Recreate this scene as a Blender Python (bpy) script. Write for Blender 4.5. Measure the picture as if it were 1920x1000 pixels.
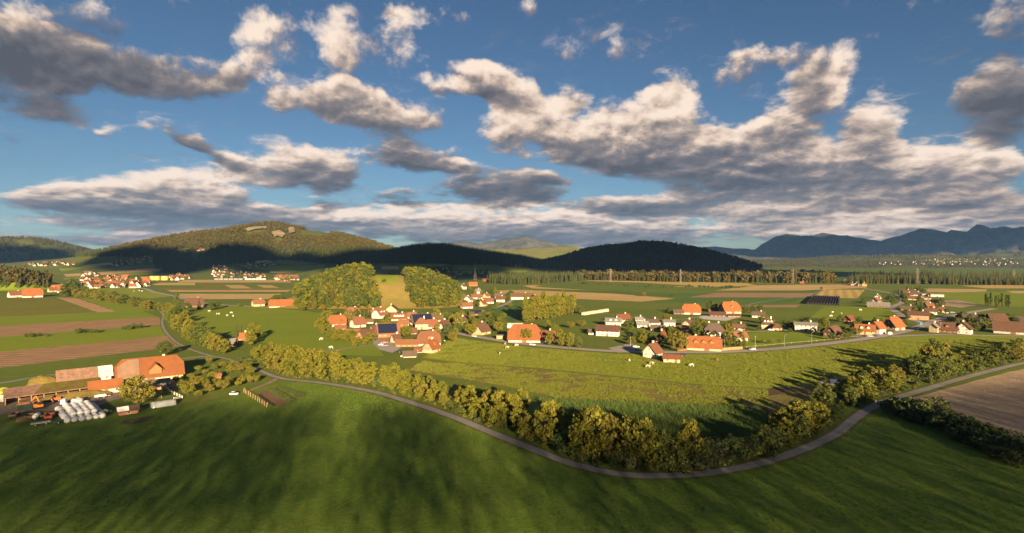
import bpy, bmesh, math, random
import numpy as np
from mathutils import Vector, Matrix, noise as mnoise

for o in list(bpy.data.objects): bpy.data.objects.remove(o)
S = bpy.context.scene
COL = S.collection
rad = math.radians
random.seed(11); NP = np.random.RandomState(7)

# ---------------------------------------------------------------- camera
H, F, CX, YH = 60.0, 1050.0, 960.0, 487.0      # drone height, focal length in px of a 1920 px frame, centre column, horizon row
cd = bpy.data.cameras.new('camera'); cam = bpy.data.objects.new('camera', cd); COL.objects.link(cam)
cam.location = (0, 0, H); cam.rotation_euler = (rad(90), 0, 0)
cd.sensor_width = 36; cd.lens = 36 * F / 1920; cd.shift_y = -13.0 / 1920
cd.clip_start = 1; cd.clip_end = 60000
S.camera = cam

# ---------------------------------------------------------------- light
SUN_EL, SUN_AZ = rad(12), rad(-13)            # light travels towards azimuth SUN_AZ (left of the view axis)
TE = math.tan(SUN_EL); UX, UY = math.sin(SUN_AZ), math.cos(SUN_AZ)
sd = bpy.data.lights.new('sun', 'SUN'); sun = bpy.data.objects.new('sun', sd); COL.objects.link(sun)
sd.energy = 5.0; sd.angle = rad(0.5); sd.color = (1.0, 0.72, 0.42)
ldir = Vector((UX * math.cos(SUN_EL), UY * math.cos(SUN_EL), -math.sin(SUN_EL)))
sun.rotation_euler = ldir.to_track_quat('-Z', 'Y').to_euler(); sun.location = (0, -300, 200)
S.view_settings.view_transform = 'Standard'; S.view_settings.look = 'None'
S.view_settings.exposure = 2.1; S.view_settings.gamma = 1
S.view_settings.use_curve_mapping = False

S.cycles.max_bounces = 4; S.cycles.diffuse_bounces = 2; S.cycles.glossy_bounces = 2; S.cycles.transmission_bounces = 2; S.cycles.volume_bounces = 0; S.cycles.transparent_max_bounces = 4
W = bpy.data.worlds.new('World'); S.world = W; W.use_nodes = True; W.cycles.sampling_method = 'MANUAL'; W.cycles.sample_map_resolution = 512
def build_world():
    nt = W.node_tree; nt.nodes.clear(); L = nt.links
    def N(t, **k):
        n = nt.nodes.new(t)
        for a, b in k.items(): setattr(n, a, b)
        return n
    def put(s, v):
        if isinstance(v, bpy.types.NodeSocket): L.new(v, s)
        else: s.default_value = v
    def M(op, a, b=0.0, c=0.0, clamp=False):
        n = N('ShaderNodeMath', operation=op, use_clamp=clamp)
        put(n.inputs[0], a); put(n.inputs[1], b); put(n.inputs[2], c)
        return n.outputs[0]
    def smooth(v, a, b, c=0.0, d=1.0):
        n = N('ShaderNodeMapRange', interpolation_type='SMOOTHSTEP')
        put(n.inputs[0], v); put(n.inputs[1], a); put(n.inputs[2], b); put(n.inputs[3], c); put(n.inputs[4], d)
        return n.outputs[0]
    def XYZ(x, y, z=0.0):
        n = N('ShaderNodeCombineXYZ'); put(n.inputs[0], x); put(n.inputs[1], y); put(n.inputs[2], z); return n.outputs[0]
    def NZ(v, scale, detail=8, rough=.55, dist=0.0, lac=2.0):
        n = N('ShaderNodeTexNoise', noise_dimensions='3D'); put(n.inputs['Vector'], v)
        n.inputs['Scale'].default_value = scale; n.inputs['Detail'].default_value = detail
        n.inputs['Roughness'].default_value = rough; n.inputs['Distortion'].default_value = dist
        n.inputs['Lacunarity'].default_value = lac
        return n
    out = N('ShaderNodeOutputWorld')
    sky = N('ShaderNodeTexSky', sky_type='NISHITA', sun_disc=False, sun_elevation=SUN_EL,
            sun_rotation=math.pi + SUN_AZ, altitude=600, air_density=1.0, dust_density=0.3, ozone_density=2.0)
    bg1 = N('ShaderNodeBackground'); gm = N('ShaderNodeVectorMath', operation='MULTIPLY'); L.new(sky.outputs[0], gm.inputs[0]); gm.inputs[1].default_value = (.245, .30, .355); L.new(gm.outputs[0], bg1.inputs[0]); bg1.inputs[1].default_value = SKY_STRENGTH
    tc = N('ShaderNodeTexCoord'); sp = N('ShaderNodeSeparateXYZ'); L.new(tc.outputs['Generated'], sp.inputs[0])
    az = M('ARCTAN2', sp.outputs[0], sp.outputs[1]); el = M('ARCSINE', sp.outputs[2])
    elp = M('MAXIMUM', el, 0.0)
    g = M('LOGARITHM', M('ADD', elp, 0.075), math.e)                 # flattens the cloud deck towards the horizon
    p = XYZ(az, el, 1.0)
    q = XYZ(M('MULTIPLY', az, 1.0), M('MULTIPLY', g, 0.50), CLOUD_SEED)
    wn = NZ(q, 9.0, 4, .55)
    wv = N('ShaderNodeVectorMath', operation='SUBTRACT'); L.new(wn.outputs['Color'], wv.inputs[0]); wv.inputs[1].default_value = (.5, .5, .5)
    ws = N('ShaderNodeVectorMath', operation='MULTIPLY'); L.new(wv.outputs[0], ws.inputs[0]); ws.inputs[1].default_value = (.060, .030, 0)
    pa = N('ShaderNodeVectorMath', operation='ADD'); L.new(p, pa.inputs[0]); L.new(ws.outputs[0], pa.inputs[1]); pw = pa.outputs[0]
    acc_ = None
    for (x, y, rx, ry, rot, amp, tint) in BLOBS:
        a = math.atan((x - CX) / F); e = math.atan((YH - y) / F * math.cos(a))
        k = math.cos(a) ** 2 / F
        RX, RY = rx * k * 1.25, ry * math.cos(a) / F * 1.3; ct, st = math.cos(rad(rot)), math.sin(rad(rot))
        du = N('ShaderNodeVectorMath', operation='DOT_PRODUCT'); L.new(pw, du.inputs[0]); du.inputs[1].default_value = (ct / RX, st / RX, -(a * ct + e * st) / RX)
        dv = N('ShaderNodeVectorMath', operation='DOT_PRODUCT'); L.new(pw, dv.inputs[0]); dv.inputs[1].default_value = (-st / RY, ct / RY, -(-a * st + e * ct) / RY)
        uu, vv = du.outputs['Value'], dv.outputs['Value']
        fo = M('MAXIMUM', M('SUBTRACT', 1.0, M('MULTIPLY_ADD', vv, vv, M('MULTIPLY', uu, uu))), 0.0)
        cb = XYZ(amp, vv, tint); sc = N('ShaderNodeVectorMath', operation='SCALE'); L.new(cb, sc.inputs[0]); L.new(fo, sc.inputs[3])
        if acc_ is None: acc_ = sc.outputs[0]
        else:
            ad = N('ShaderNodeVectorMath', operation='ADD'); L.new(acc_, ad.inputs[0]); L.new(sc.outputs[0], ad.inputs[1]); acc_ = ad.outputs[0]
    sa = N('ShaderNodeSeparateXYZ'); L.new(acc_, sa.inputs[0]); cov, ysum, tsum = sa.outputs
    # beyond the part of the sky in view the deck goes on with the same kind of broken cloud
    lf = NZ(q, 2.6, 2, .5)
    side = M('MAXIMUM', smooth(M('ABSOLUTE', az), .78, 1.1), smooth(el, .5, .75))
    extra = M('MULTIPLY', M('MULTIPLY', M('SUBTRACT', lf.outputs[0], .42), 3.0, clamp=True), side)
    cov = M('ADD', cov, extra)
    n1 = NZ(q, 11.0, 9, .60, .25)
    up = N('ShaderNodeVectorMath', operation='ADD'); L.new(q, up.inputs[0]); up.inputs[1].default_value = (-.010, .026, 0)
    n2 = NZ(up.outputs[0], 11.0, 5, .58, .25)
    nb = NZ(q, 30.0, 5, .6, .1)
    def puff(v):                                                       # rounded billows with creases between them
        a = NZ(v, 17.0, 5, .55, .15)
        return M('MULTIPLY', M('ABSOLUTE', M('SUBTRACT', a.outputs[0], .5)), 2.0)
    pf = puff(q)
    up2 = N('ShaderNodeVectorMath', operation='ADD'); L.new(q, up2.inputs[0]); up2.inputs[1].default_value = (-.006, .014, 0)
    pf2 = puff(up2.outputs[0])
    dens = M('ADD', M('ADD', M('MULTIPLY', cov, .95), M('MULTIPLY_ADD', n1.outputs[0], 2.5, -1.25)), -.42)
    dens = M('ADD', dens, M('MULTIPLY_ADD', nb.outputs[0], .70, -.35))
    dens = M('ADD', dens, M('MULTIPLY_ADD', pf, .50, -.10))
    alpha = smooth(dens, -.13, .50)
    wz = NZ(XYZ(M('MULTIPLY', az, 1.0), M('MULTIPLY', g, .9), 4.0), 16.0, 6, .68, .9)
    wl = NZ(q, 3.2, 2, .5)
    wisp = M('MULTIPLY', smooth(wz.outputs[0], .50, .80), smooth(wl.outputs[0], .44, .66, 0.0, .75))
    alpha = M('MAXIMUM', alpha, wisp)
    alpha = M('MULTIPLY', alpha, smooth(el, -.02, .0))
    inv = M('DIVIDE', 1.0, M('ADD', cov, .25))
    light = M('ADD', .54, M('MULTIPLY', M('MULTIPLY', ysum, inv), .80))
    light = M('ADD', light, M('MULTIPLY', M('SUBTRACT', n1.outputs[0], n2.outputs[0]), 1.7))
    light = M('ADD', light, M('MULTIPLY', M('MULTIPLY', tsum, inv), .50))
    light = M('ADD', light, M('MULTIPLY', M('SUBTRACT', pf, pf2), .55))
    light = M('ADD', light, M('MULTIPLY', M('SUBTRACT', nb.outputs[0], .5), .35))
    light = M('SUBTRACT', light, M('MULTIPLY', smooth(dens, .3, 1.3), .14))
    cr = N('ShaderNodeValToRGB'); L.new(light, cr.inputs[0]); r = cr.color_ramp
    stops = [(0.0, (.080, .082, .098)), (.28, (.138, .130, .142)), (.46, (.225, .190, .185)), (.64, (.43, .335, .275)),
             (.82, (.70, .54, .43)), (1.0, (.86, .70, .57))]
    while len(r.elements) < len(stops): r.elements.new(.5)
    for e_, (ps, c) in zip(r.elements, stops): e_.position = ps; e_.color = (*c, 1)
    bg2 = N('ShaderNodeBackground'); L.new(cr.outputs[0], bg2.inputs[0]); bg2.inputs[1].default_value = CLOUD_STRENGTH
    mx = N('ShaderNodeMixShader'); L.new(alpha, mx.inputs[0]); L.new(bg1.outputs[0], mx.inputs[1]); L.new(bg2.outputs[0], mx.inputs[2])
    L.new(mx.outputs[0], out.inputs[0])
CLOUD_SEED = 8.3
SKY_STRENGTH, CLOUD_STRENGTH = 0.05, 0.275
HAZE = 1.7e-5
# cloud banks: direction given as column, row, half widths, tilt, weight, brightness
BLOBS = [
 (110,115,165,48,0,1.3,-.9),(60,180,115,40,-8,1.15,-1.0),(335,145,115,46,4,1.2,-.6),(445,130,60,26,35,.7,.4),(505,75,60,58,50,.9,.8),
 (640,78,58,58,30,.85,.8),(755,85,62,62,-30,.85,.8),(870,30,62,20,5,.55,.4),(905,150,65,30,-15,.95,.5),(960,172,80,36,-22,1.1,.4),
 (830,160,55,18,-10,.5,.5),(600,185,130,40,-4,1.08,.4),(720,215,120,44,-10,1.12,.0),(275,230,48,22,0,.9,.7),(205,243,32,14,0,.6,.6),
 (345,255,42,26,-30,.8,-.3),(400,288,75,14,-22,.6,-.5),(530,308,130,46,-4,1.0,.4),(640,298,75,30,0,.8,.4),(610,340,95,24,0,.9,-.7),
 (785,295,85,30,0,1.15,-.8),(930,352,125,34,0,1.2,-.9),(650,378,70,14,0,.6,-.6),(770,372,70,16,0,.6,-.7),(110,365,110,26,4,.9,.7),(330,352,200,40,8,1.1,.9),
 (380,398,320,36,0,1.1,-.7),(150,438,210,24,0,.7,-.3),(330,446,170,18,6,.6,.5),(850,402,330,22,2,1.0,1.2),(850,434,360,26,0,1.05,-.3),
 (1210,436,280,42,0,1.0,.0),(1040,248,165,50,-8,1.1,.7),(1130,285,120,40,-12,.95,-.1),(1072,180,42,28,0,1.0,.6),(1235,228,145,52,-14,1.15,.7),
 (1258,165,54,28,-10,1.0,.7),(1405,120,84,30,8,.8,.2),(1540,140,54,60,-40,.8,.2),(1645,240,55,78,-15,.9,.5),(1480,205,90,55,0,.85,.3),(1590,205,90,40,-30,.5,.2),
 (1310,305,210,56,-12,1.2,-.4),(1420,270,120,46,0,1.0,.3),(1560,320,260,58,-10,1.2,-.1),(1770,325,120,60,0,1.15,.6),(1870,385,150,36,0,1.0,-.3),
 (1600,395,320,40,-5,1.0,.35),(1690,424,260,24,0,.95,1.3),(1870,185,95,75,25,1.3,-1.0),(1900,45,80,55,0,.8,.0),(1730,15,110,20,0,.35,-.2),(1060,95,42,18,-10,.55,.6),
 (1155,85,24,28,0,.55,.5),(1110,380,130,16,-6,.7,-.7),(1060,330,80,16,0,.6,.2),(1240,385,130,24,0,.8,-.5),(30,60,70,60,0,.85,.0),(160,30,90,36,0,.5,-.2),
 (20,258,40,20,0,.6,-.5),(880,310,60,14,0,.5,.5),(1890,310,40,30,0,.6,.5),(700,20,60,14,0,.35,.1),(985,12,50,18,0,.5,.5),(1385,95,40,16,0,.4,.4),
]
build_world()
# ---------------------------------------------------------------- helpers
def G(px, py, z=0.0):                       # ground point seen at a picture position
    t = (H - z) * F / (py - YH)
    return Vector(((px - CX) / F * t, t, z))
def mpp(py): return H / (py - YH)           # metres per picture pixel at that row
def pix(x, y, z): return CX + F * x / y, YH + F * (H - z) / y
def inpoly(x, y, poly):
    c = False; j = len(poly) - 1
    for i in range(len(poly)):
        xi, yi = poly[i]; xj, yj = poly[j]
        if (yi > y) != (yj > y) and x < (xj - xi) * (y - yi) / (yj - yi) + xi: c = not c
        j = i
    return c
def tag(o, label, cat, group=None, kind=None):
    o['label'] = label; o['category'] = cat
    if group: o['group'] = group
    if kind: o['kind'] = kind
    return o
def obj(name, me, parent=None, loc=(0, 0, 0), rot=(0, 0, 0)):
    o = bpy.data.objects.new(name, me); COL.objects.link(o)
    o.location = loc; o.rotation_euler = rot
    if parent: o.parent = parent
    return o
def empty(name, loc, rz=0.0, label='', cat='', group=None, scale=1.0):
    o = bpy.data.objects.new(name, None); COL.objects.link(o); o.empty_display_size = .5
    o.location = loc; o.rotation_euler = (0, 0, rz); o.scale = (scale,) * 3 if not isinstance(scale, tuple) else scale
    tag(o, label, cat, group); return o
def copy_thing(src, loc, rz, scale, label=None, group=None):
    r = src.copy(); COL.objects.link(r); r.location = loc; r.rotation_euler = (0, 0, rz)
    r.scale = (scale,) * 3 if not isinstance(scale, tuple) else scale
    if label: r['label'] = label
    if group: r['group'] = group
    for ch in src.children:
        c = ch.copy(); COL.objects.link(c); c.parent = r
        for g in ch.children:
            d = g.copy(); COL.objects.link(d); d.parent = c
    return r
def mesh(name, verts, faces, mats, smooth=False, mi=None):
    me = bpy.data.meshes.new(name); me.from_pydata([tuple(v) for v in verts], [], [tuple(f) for f in faces])
    for m in (mats if isinstance(mats, (list, tuple)) else [mats]): me.materials.append(m)
    if mi is not None: me.polygons.foreach_set('material_index', mi)
    if smooth: me.polygons.foreach_set('use_smooth', [True] * len(me.polygons))
    me.update(); return me
class MB:                                   # collects simple solids into one mesh
    def __init__(s): s.v = []; s.f = []; s.m = []
    def add(s, v, f, m=0):
        n = len(s.v); s.v += [tuple(a) for a in v]; s.f += [tuple(i + n for i in q) for q in f]; s.m += [m] * len(f)
    def box(s, c, d, m=0, rz=0.0, taper=1.0, rx=0.0, ry=0.0):
        x, y, z = d[0] / 2, d[1] / 2, d[2] / 2
        v = [Vector((sx * x * (taper if sz > 0 else 1), sy * y * (taper if sz > 0 else 1), sz * z)) for sz in (-1, 1) for sx, sy in ((-1, -1), (1, -1), (1, 1), (-1, 1))]
        R = Matrix.Rotation(rz, 3, 'Z') @ Matrix.Rotation(ry, 3, 'Y') @ Matrix.Rotation(rx, 3, 'X')
        s.add([R @ a + Vector(c) for a in v], [(3, 2, 1, 0), (4, 5, 6, 7), (0, 1, 5, 4), (1, 2, 6, 5), (2, 3, 7, 6), (3, 0, 4, 7)], m)
    def cyl(s, a, b, r0, r1=None, n=8, m=0):
        a = Vector(a); b = Vector(b); r1 = r0 if r1 is None else r1
        d = (b - a).normalized(); u = d.orthogonal().normalized(); w = d.cross(u)
        v = []
        for c, r in ((a, r0), (b, r1)):
            v += [c + (u * math.cos(2 * math.pi * i / n) + w * math.sin(2 * math.pi * i / n)) * r for i in range(n)]
        s.add(v, [(i, (i + 1) % n, n + (i + 1) % n, n + i) for i in range(n)] + [tuple(range(n - 1, -1, -1)), tuple(range(n, 2 * n))], m)
    def tube(s, pts, r, n=6, m=0):
        for a, b in zip(pts[:-1], pts[1:]): s.cyl(a, b, r, r, n, m)
    def prism(s, poly, y0, y1, m=0):        # polygon in xz, extruded along y
        n = len(poly); v = [(x, y0, z) for x, z in poly] + [(x, y1, z) for x, z in poly]
        s.add(v, [tuple(range(n)), tuple(range(2 * n - 1, n - 1, -1))] + [(i, i + n, (i + 1) % n + n, (i + 1) % n) for i in range(n)], m)
    def mesh(s, name, mats, smooth=False): return mesh(name, s.v, s.f, mats, smooth, s.m)
ONES = 'zeroth first second third fourth fifth sixth seventh eighth ninth tenth eleventh twelfth thirteenth fourteenth fifteenth sixteenth seventeenth eighteenth nineteenth'.split()
TENS = {20: 'twent', 30: 'thirt', 40: 'fort', 50: 'fift', 60: 'sixt', 70: 'sevent', 80: 'eight', 90: 'ninet'}
def ordn(n):
    if n < 20: return ONES[n]
    if n >= 100: return '%dth' % n
    t, r = n // 10 * 10, n % 10
    return TENS[t] + ('ieth' if r == 0 else 'y-' + ONES[r])

# ---------------------------------------------------------------- materials
def newmat(name):
    m = bpy.data.materials.new(name); m.use_nodes = True; nt = m.node_tree
    b = nt.nodes['Principled BSDF']; b.inputs['Specular IOR Level'].default_value = .25
    return m, nt, b
def nd(nt, t, **k):
    n = nt.nodes.new(t)
    for a, b in k.items(): setattr(n, a, b)
    return n
def mixc(nt, fac, a, b):
    n = nd(nt, 'ShaderNodeMix', data_type='RGBA')
    for s, v in ((n.inputs[0], fac), (n.inputs[6], a), (n.inputs[7], b)):
        if isinstance(v, bpy.types.NodeSocket): nt.links.new(v, s)
        elif isinstance(v, (tuple, list)): s.default_value = (*v[:3], 1)
        else: s.default_value = v
    return n.outputs[2]
def noisen(nt, vec, scale, detail=4, rough=.55, dist=0.0):
    n = nd(nt, 'ShaderNodeTexNoise'); nt.links.new(vec, n.inputs[0])
    n.inputs['Scale'].default_value = scale; n.inputs['Detail'].default_value = detail
    n.inputs['Roughness'].default_value = rough; n.inputs['Distortion'].default_value = dist
    return n.outputs[0]
def rng(nt, v, a, b, c=0.0, d=1.0):
    n = nd(nt, 'ShaderNodeMapRange'); nt.links.new(v, n.inputs[0])
    for i, x in enumerate((a, b, c, d)): n.inputs[i + 1].default_value = x
    return n.outputs[0]
MATS = {}
def flat(name, c, rough=.8, metal=0.0, nz=None, amt=.25, bump=0.0, spec=.25):
    """paint, wood, metal: base colour with uneven wear"""
    if name in MATS: return MATS[name]
    m, nt, b = newmat(name)
    tc = nd(nt, 'ShaderNodeTexCoord'); oi = nd(nt, 'ShaderNodeObjectInfo')
    n = noisen(nt, tc.outputs['Object'], nz or 1.2, 5, .6)
    f = rng(nt, n, .3, .7)
    col = mixc(nt, f, tuple(x * (1 - amt) for x in c), tuple(min(1, x * (1 + amt * .6)) for x in c))
    nt.links.new(col, b.inputs['Base Color'])
    b.inputs['Roughness'].default_value = rough; b.inputs['Metallic'].default_value = metal; b.inputs['Specular IOR Level'].default_value = spec
    if bump:
        bp = nd(nt, 'ShaderNodeBump'); bp.inputs['Strength'].default_value = bump; bp.inputs['Distance'].default_value = .05
        nt.links.new(n, bp.inputs['Height']); nt.links.new(bp.outputs[0], b.inputs['Normal'])
    MATS[name] = m; return m
def roofmat(name, c, c2=None, period=.55):
    """tiled roof: rows of tiles as fine relief, lichen and replaced tiles as colour"""
    if name in MATS: return MATS[name]
    m, nt, b = newmat(name); c2 = c2 or tuple(x * .55 for x in c)
    tc = nd(nt, 'ShaderNodeTexCoord'); O = tc.outputs['Object']; oi = nd(nt, 'ShaderNodeObjectInfo')
    n1 = noisen(nt, O, .35, 6, .65); n2 = noisen(nt, O, 3.0, 3, .6)
    col = mixc(nt, rng(nt, n1, .38, .68), c, c2)
    col = mixc(nt, rng(nt, n2, .35, .7, 0, .45), col, tuple(x * .6 for x in c))
    hs = nd(nt, 'ShaderNodeHueSaturation'); nt.links.new(col, hs.inputs['Color']); nt.links.new(rng(nt, oi.outputs['Random'], 0, 1, .85, 1.12), hs.inputs['Value'])
    nt.links.new(hs.outputs[0], b.inputs['Base Color']); b.inputs['Roughness'].default_value = .85
    w = nd(nt, 'ShaderNodeTexWave', wave_type='BANDS', bands_direction='Z', wave_profile='SAW'); nt.links.new(O, w.inputs[0]); w.inputs['Scale'].default_value = 1 / period
    w2 = nd(nt, 'ShaderNodeTexWave', wave_type='BANDS', bands_direction='X'); nt.links.new(O, w2.inputs[0]); w2.inputs['Scale'].default_value = .9 / period
    a = nd(nt, 'ShaderNodeMath', operation='ADD'); nt.links.new(w.outputs[1], a.inputs[0]); nt.links.new(w2.outputs[1], a.inputs[1])
    bp = nd(nt, 'ShaderNodeBump'); bp.inputs['Strength'].default_value = .35; bp.inputs['Distance'].default_value = .08
    nt.links.new(a.outputs[0], bp.inputs['Height']); nt.links.new(bp.outputs[0], b.inputs['Normal'])
    MATS[name] = m; return m
def woodmat(name, c, bands='X', period=.25):
    if name in MATS: return MATS[name]
    m, nt, b = newmat(name); tc = nd(nt, 'ShaderNodeTexCoord'); O = tc.outputs['Object']
    w = nd(nt, 'ShaderNodeTexWave', wave_type='BANDS', bands_direction=bands, wave_profile='SAW'); nt.links.new(O, w.inputs[0]); w.inputs['Scale'].default_value = .31 / period; w.inputs['Distortion'].default_value = .3
    n1 = noisen(nt, O, 1.4, 5, .65)
    col = mixc(nt, rng(nt, n1, .3, .7), tuple(x * .65 for x in c), tuple(x * 1.25 for x in c))
    col = mixc(nt, rng(nt, w.outputs[1], .0, .15, .5, 0), col, tuple(x * .4 for x in c))
    nt.links.new(col, b.inputs['Base Color']); b.inputs['Roughness'].default_value = .8
    MATS[name] = m; return m
def fieldmat(name, c1, c2, c3=None, rows=None, blotch=.02, fine=.8, bump=.6, bdist=.25, aniso=None):
    """grass, stubble or soil: patchy colour, optional drill rows (angle in degrees, spacing in m, strength)"""
    if name in MATS: return MATS[name]
    m, nt, b = newmat(name); geo = nd(nt, 'ShaderNodeNewGeometry'); P = geo.outputs['Position']
    if aniso:
        mp = nd(nt, 'ShaderNodeMapping', vector_type='TEXTURE'); nt.links.new(P, mp.inputs[0]); mp.inputs[2].default_value = (0, 0, rad(aniso[0])); mp.inputs[3].default_value = (aniso[1], 1, 1); PA = mp.outputs[0]
    else: PA = P
    n1 = noisen(nt, PA, blotch, 6, .62, .4); n2 = noisen(nt, PA, fine, 6, .7); n3 = noisen(nt, P, blotch * 4.3, 4, .6, .6)
    col = mixc(nt, rng(nt, n1, .36, .64), c1, c2)
    if c3: col = mixc(nt, rng(nt, n3, .50, .68, 0, .75), col, c3)
    col = mixc(nt, rng(nt, n2, .30, .72, .5, 0), col, tuple(x * .45 for x in c1))
    hgt = n2
    if rows:
        mp = nd(nt, 'ShaderNodeMapping'); nt.links.new(P, mp.inputs[0]); mp.inputs[2].default_value = (0, 0, rad(-rows[0]))
        w = nd(nt, 'ShaderNodeTexWave', wave_type='BANDS', bands_direction='Y'); nt.links.new(mp.outputs[0], w.inputs[0]); w.inputs['Scale'].default_value = .314 / rows[1]; w.inputs['Distortion'].default_value = 1.0; w.inputs['Detail'].default_value = 3; w.inputs['Detail Scale'].default_value = .4
        col = mixc(nt, rng(nt, w.outputs[1], .2, .8, rows[2], 0), col, tuple(x * .45 for x in c1))
        a = nd(nt, 'ShaderNodeMath', operation='MULTIPLY_ADD'); nt.links.new(w.outputs[1], a.inputs[0]); a.inputs[1].default_value = .8; nt.links.new(n2, a.inputs[2]); hgt = a.outputs[0]
    nt.links.new(col, b.inputs['Base Color']); b.inputs['Roughness'].default_value = .95; b.inputs['Specular IOR Level'].default_value = .08
    if bump:
        bp = nd(nt, 'ShaderNodeBump'); bp.inputs['Strength'].default_value = bump; bp.inputs['Distance'].default_value = bdist
        nt.links.new(hgt, bp.inputs['Height']); nt.links.new(bp.outputs[0], b.inputs['Normal'])
    MATS[name] = m; return m
def leafmat(name, c1, c2, trans=.35, c3=None):
    """foliage: colour differs from tree to tree and leaf clump to leaf clump, thin leaves let light through"""
    if name in MATS: return MATS[name]
    m, nt, b = newmat(name); tc = nd(nt, 'ShaderNodeTexCoord'); oi = nd(nt, 'ShaderNodeObjectInfo')
    n = noisen(nt, tc.outputs['Object'], 9.0, 3, .6)
    col = mixc(nt, oi.outputs['Random'], c1, c2)
    if c3: col = mixc(nt, rng(nt, oi.outputs['Random'], .8, .84), col, c3)
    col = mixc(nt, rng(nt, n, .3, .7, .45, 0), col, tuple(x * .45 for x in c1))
    nt.links.new(col, b.inputs['Base Color']); b.inputs['Roughness'].default_value = .6; b.inputs['Specular IOR Level'].default_value = .15
    t = nd(nt, 'ShaderNodeBsdfTranslucent'); nt.links.new(col, t.inputs[0])
    mx = nd(nt, 'ShaderNodeMixShader'); mx.inputs[0].default_value = trans
    nt.links.new(b.outputs[0], mx.inputs[1]); nt.links.new(t.outputs[0], mx.inputs[2])
    nt.links.new(mx.outputs[0], nt.nodes['Material Output'].inputs[0])
    MATS[name] = m; return m
def glass(name='window_glass', c=(.02, .025, .03)):
    if name in MATS: return MATS[name]
    m, nt, b = newmat(name); b.inputs['Base Color'].default_value = (*c, 1); b.inputs['Roughness'].default_value = .08; b.inputs['Specular IOR Level'].default_value = .6
    MATS[name] = m; return m

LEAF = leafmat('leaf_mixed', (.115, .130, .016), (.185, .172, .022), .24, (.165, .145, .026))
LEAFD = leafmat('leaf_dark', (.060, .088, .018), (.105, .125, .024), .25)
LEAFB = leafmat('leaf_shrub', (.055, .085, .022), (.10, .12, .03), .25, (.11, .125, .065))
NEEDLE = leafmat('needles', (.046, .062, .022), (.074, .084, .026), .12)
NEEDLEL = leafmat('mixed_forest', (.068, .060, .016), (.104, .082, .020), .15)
BARK = flat('bark', (.085, .065, .045), .9, nz=6)

# ---------------------------------------------------------------- plant prototypes, one unit high
def crown_mesh(name, seed, rx, rz, cz, nc, nl, ls, mat, cr=.30, droop=0.0, shape='ball'):
    r = np.random.RandomState(seed); V = []; C = []
    for i in range(nc):
        u = r.uniform(-1, 1); th = 2.399963 * i + r.uniform(-.4, .4); s = math.sqrt(max(0, 1 - u * u)); k = r.uniform(.45, .92) ** .6
        x, y, z = s * math.cos(th) * k * rx, s * math.sin(th) * k * rx, u * k * rz
        if shape == 'cone':
            t = (z / rz + 1) / 2; f = 1.15 * (1 - t) ** .75 + .12; x *= f; y *= f
        if shape == 'egg':
            t = (z / rz + 1) / 2; f = 1.12 - .5 * t * t; x *= f; y *= f
        C.append((x, y, z + cz, cr * r.uniform(.65, 1.25) * rx))
    for (x, y, z, q) in C:
        n = nl
        d = r.normal(size=(n, 3)); d /= np.linalg.norm(d, axis=1)[:, None]
        rr = q * r.uniform(.55, 1.0, n) ** .5 * (1 + .35 * r.rand(n) ** 4)
        p = d * rr[:, None] * np.array([1, 1, .8]) + np.array([x, y, z])
        nn = d + r.normal(size=(n, 3)) * .55; nn /= np.linalg.norm(nn, axis=1)[:, None]
        t = np.cross(nn, r.normal(size=(n, 3))); t /= np.linalg.norm(t, axis=1)[:, None]; b = np.cross(nn, t)
        s = (ls * r.uniform(.6, 1.3, n))[:, None]
        V.append(np.stack([p - t * s - b * s * .5, p + t * s * .2 - b * s * .9, p + t * s + b * s * .4, p - t * s * .1 + b * s], 1).reshape(-1, 3))
    V = np.concatenate(V); nf = len(V) // 4
    me = bpy.data.meshes.new(name); me.vertices.add(len(V)); me.vertices.foreach_set('co', V.ravel())
    me.loops.add(nf * 4); me.loops.foreach_set('vertex_index', np.arange(nf * 4)); me.polygons.add(nf); me.polygons.foreach_set('loop_start', np.arange(nf) * 4)
    me.materials.append(mat); me.update(calc_edges=True); return me
def trunk_mesh(name, seed, h, r0, limbs, spread, up=.35):
    r = random.Random(seed); m = MB(); p = Vector((0, 0, -.02)); pts = [p]
    for i in range(3):
        p = p + Vector((r.uniform(-.015, .015), r.uniform(-.015, .015), h / 3)); pts.append(p)
    for i in range(3): m.cyl(pts[i], pts[i + 1], r0 * (1 - .22 * i), r0 * (1 - .22 * (i + 1)), 7)
    for k in range(limbs):
        a = 2 * math.pi * k / limbs + r.uniform(-.4, .4); z = h * r.uniform(.55, 1.0); base = Vector((0, 0, z))
        mid = base + Vector((math.cos(a) * spread * .5, math.sin(a) * spread * .5, up * .45)); end = mid + Vector((math.cos(a) * spread * .5, math.sin(a) * spread * .5, up * .6))
        m.cyl(base, mid, r0 * .42, r0 * .26, 5); m.cyl(mid, end, r0 * .26, r0 * .10, 5)
    m.cyl(pts[-1], pts[-1] + Vector((0, 0, up)), r0 * .34, r0 * .08, 5)
    return m.mesh(name, BARK, True)
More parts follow.
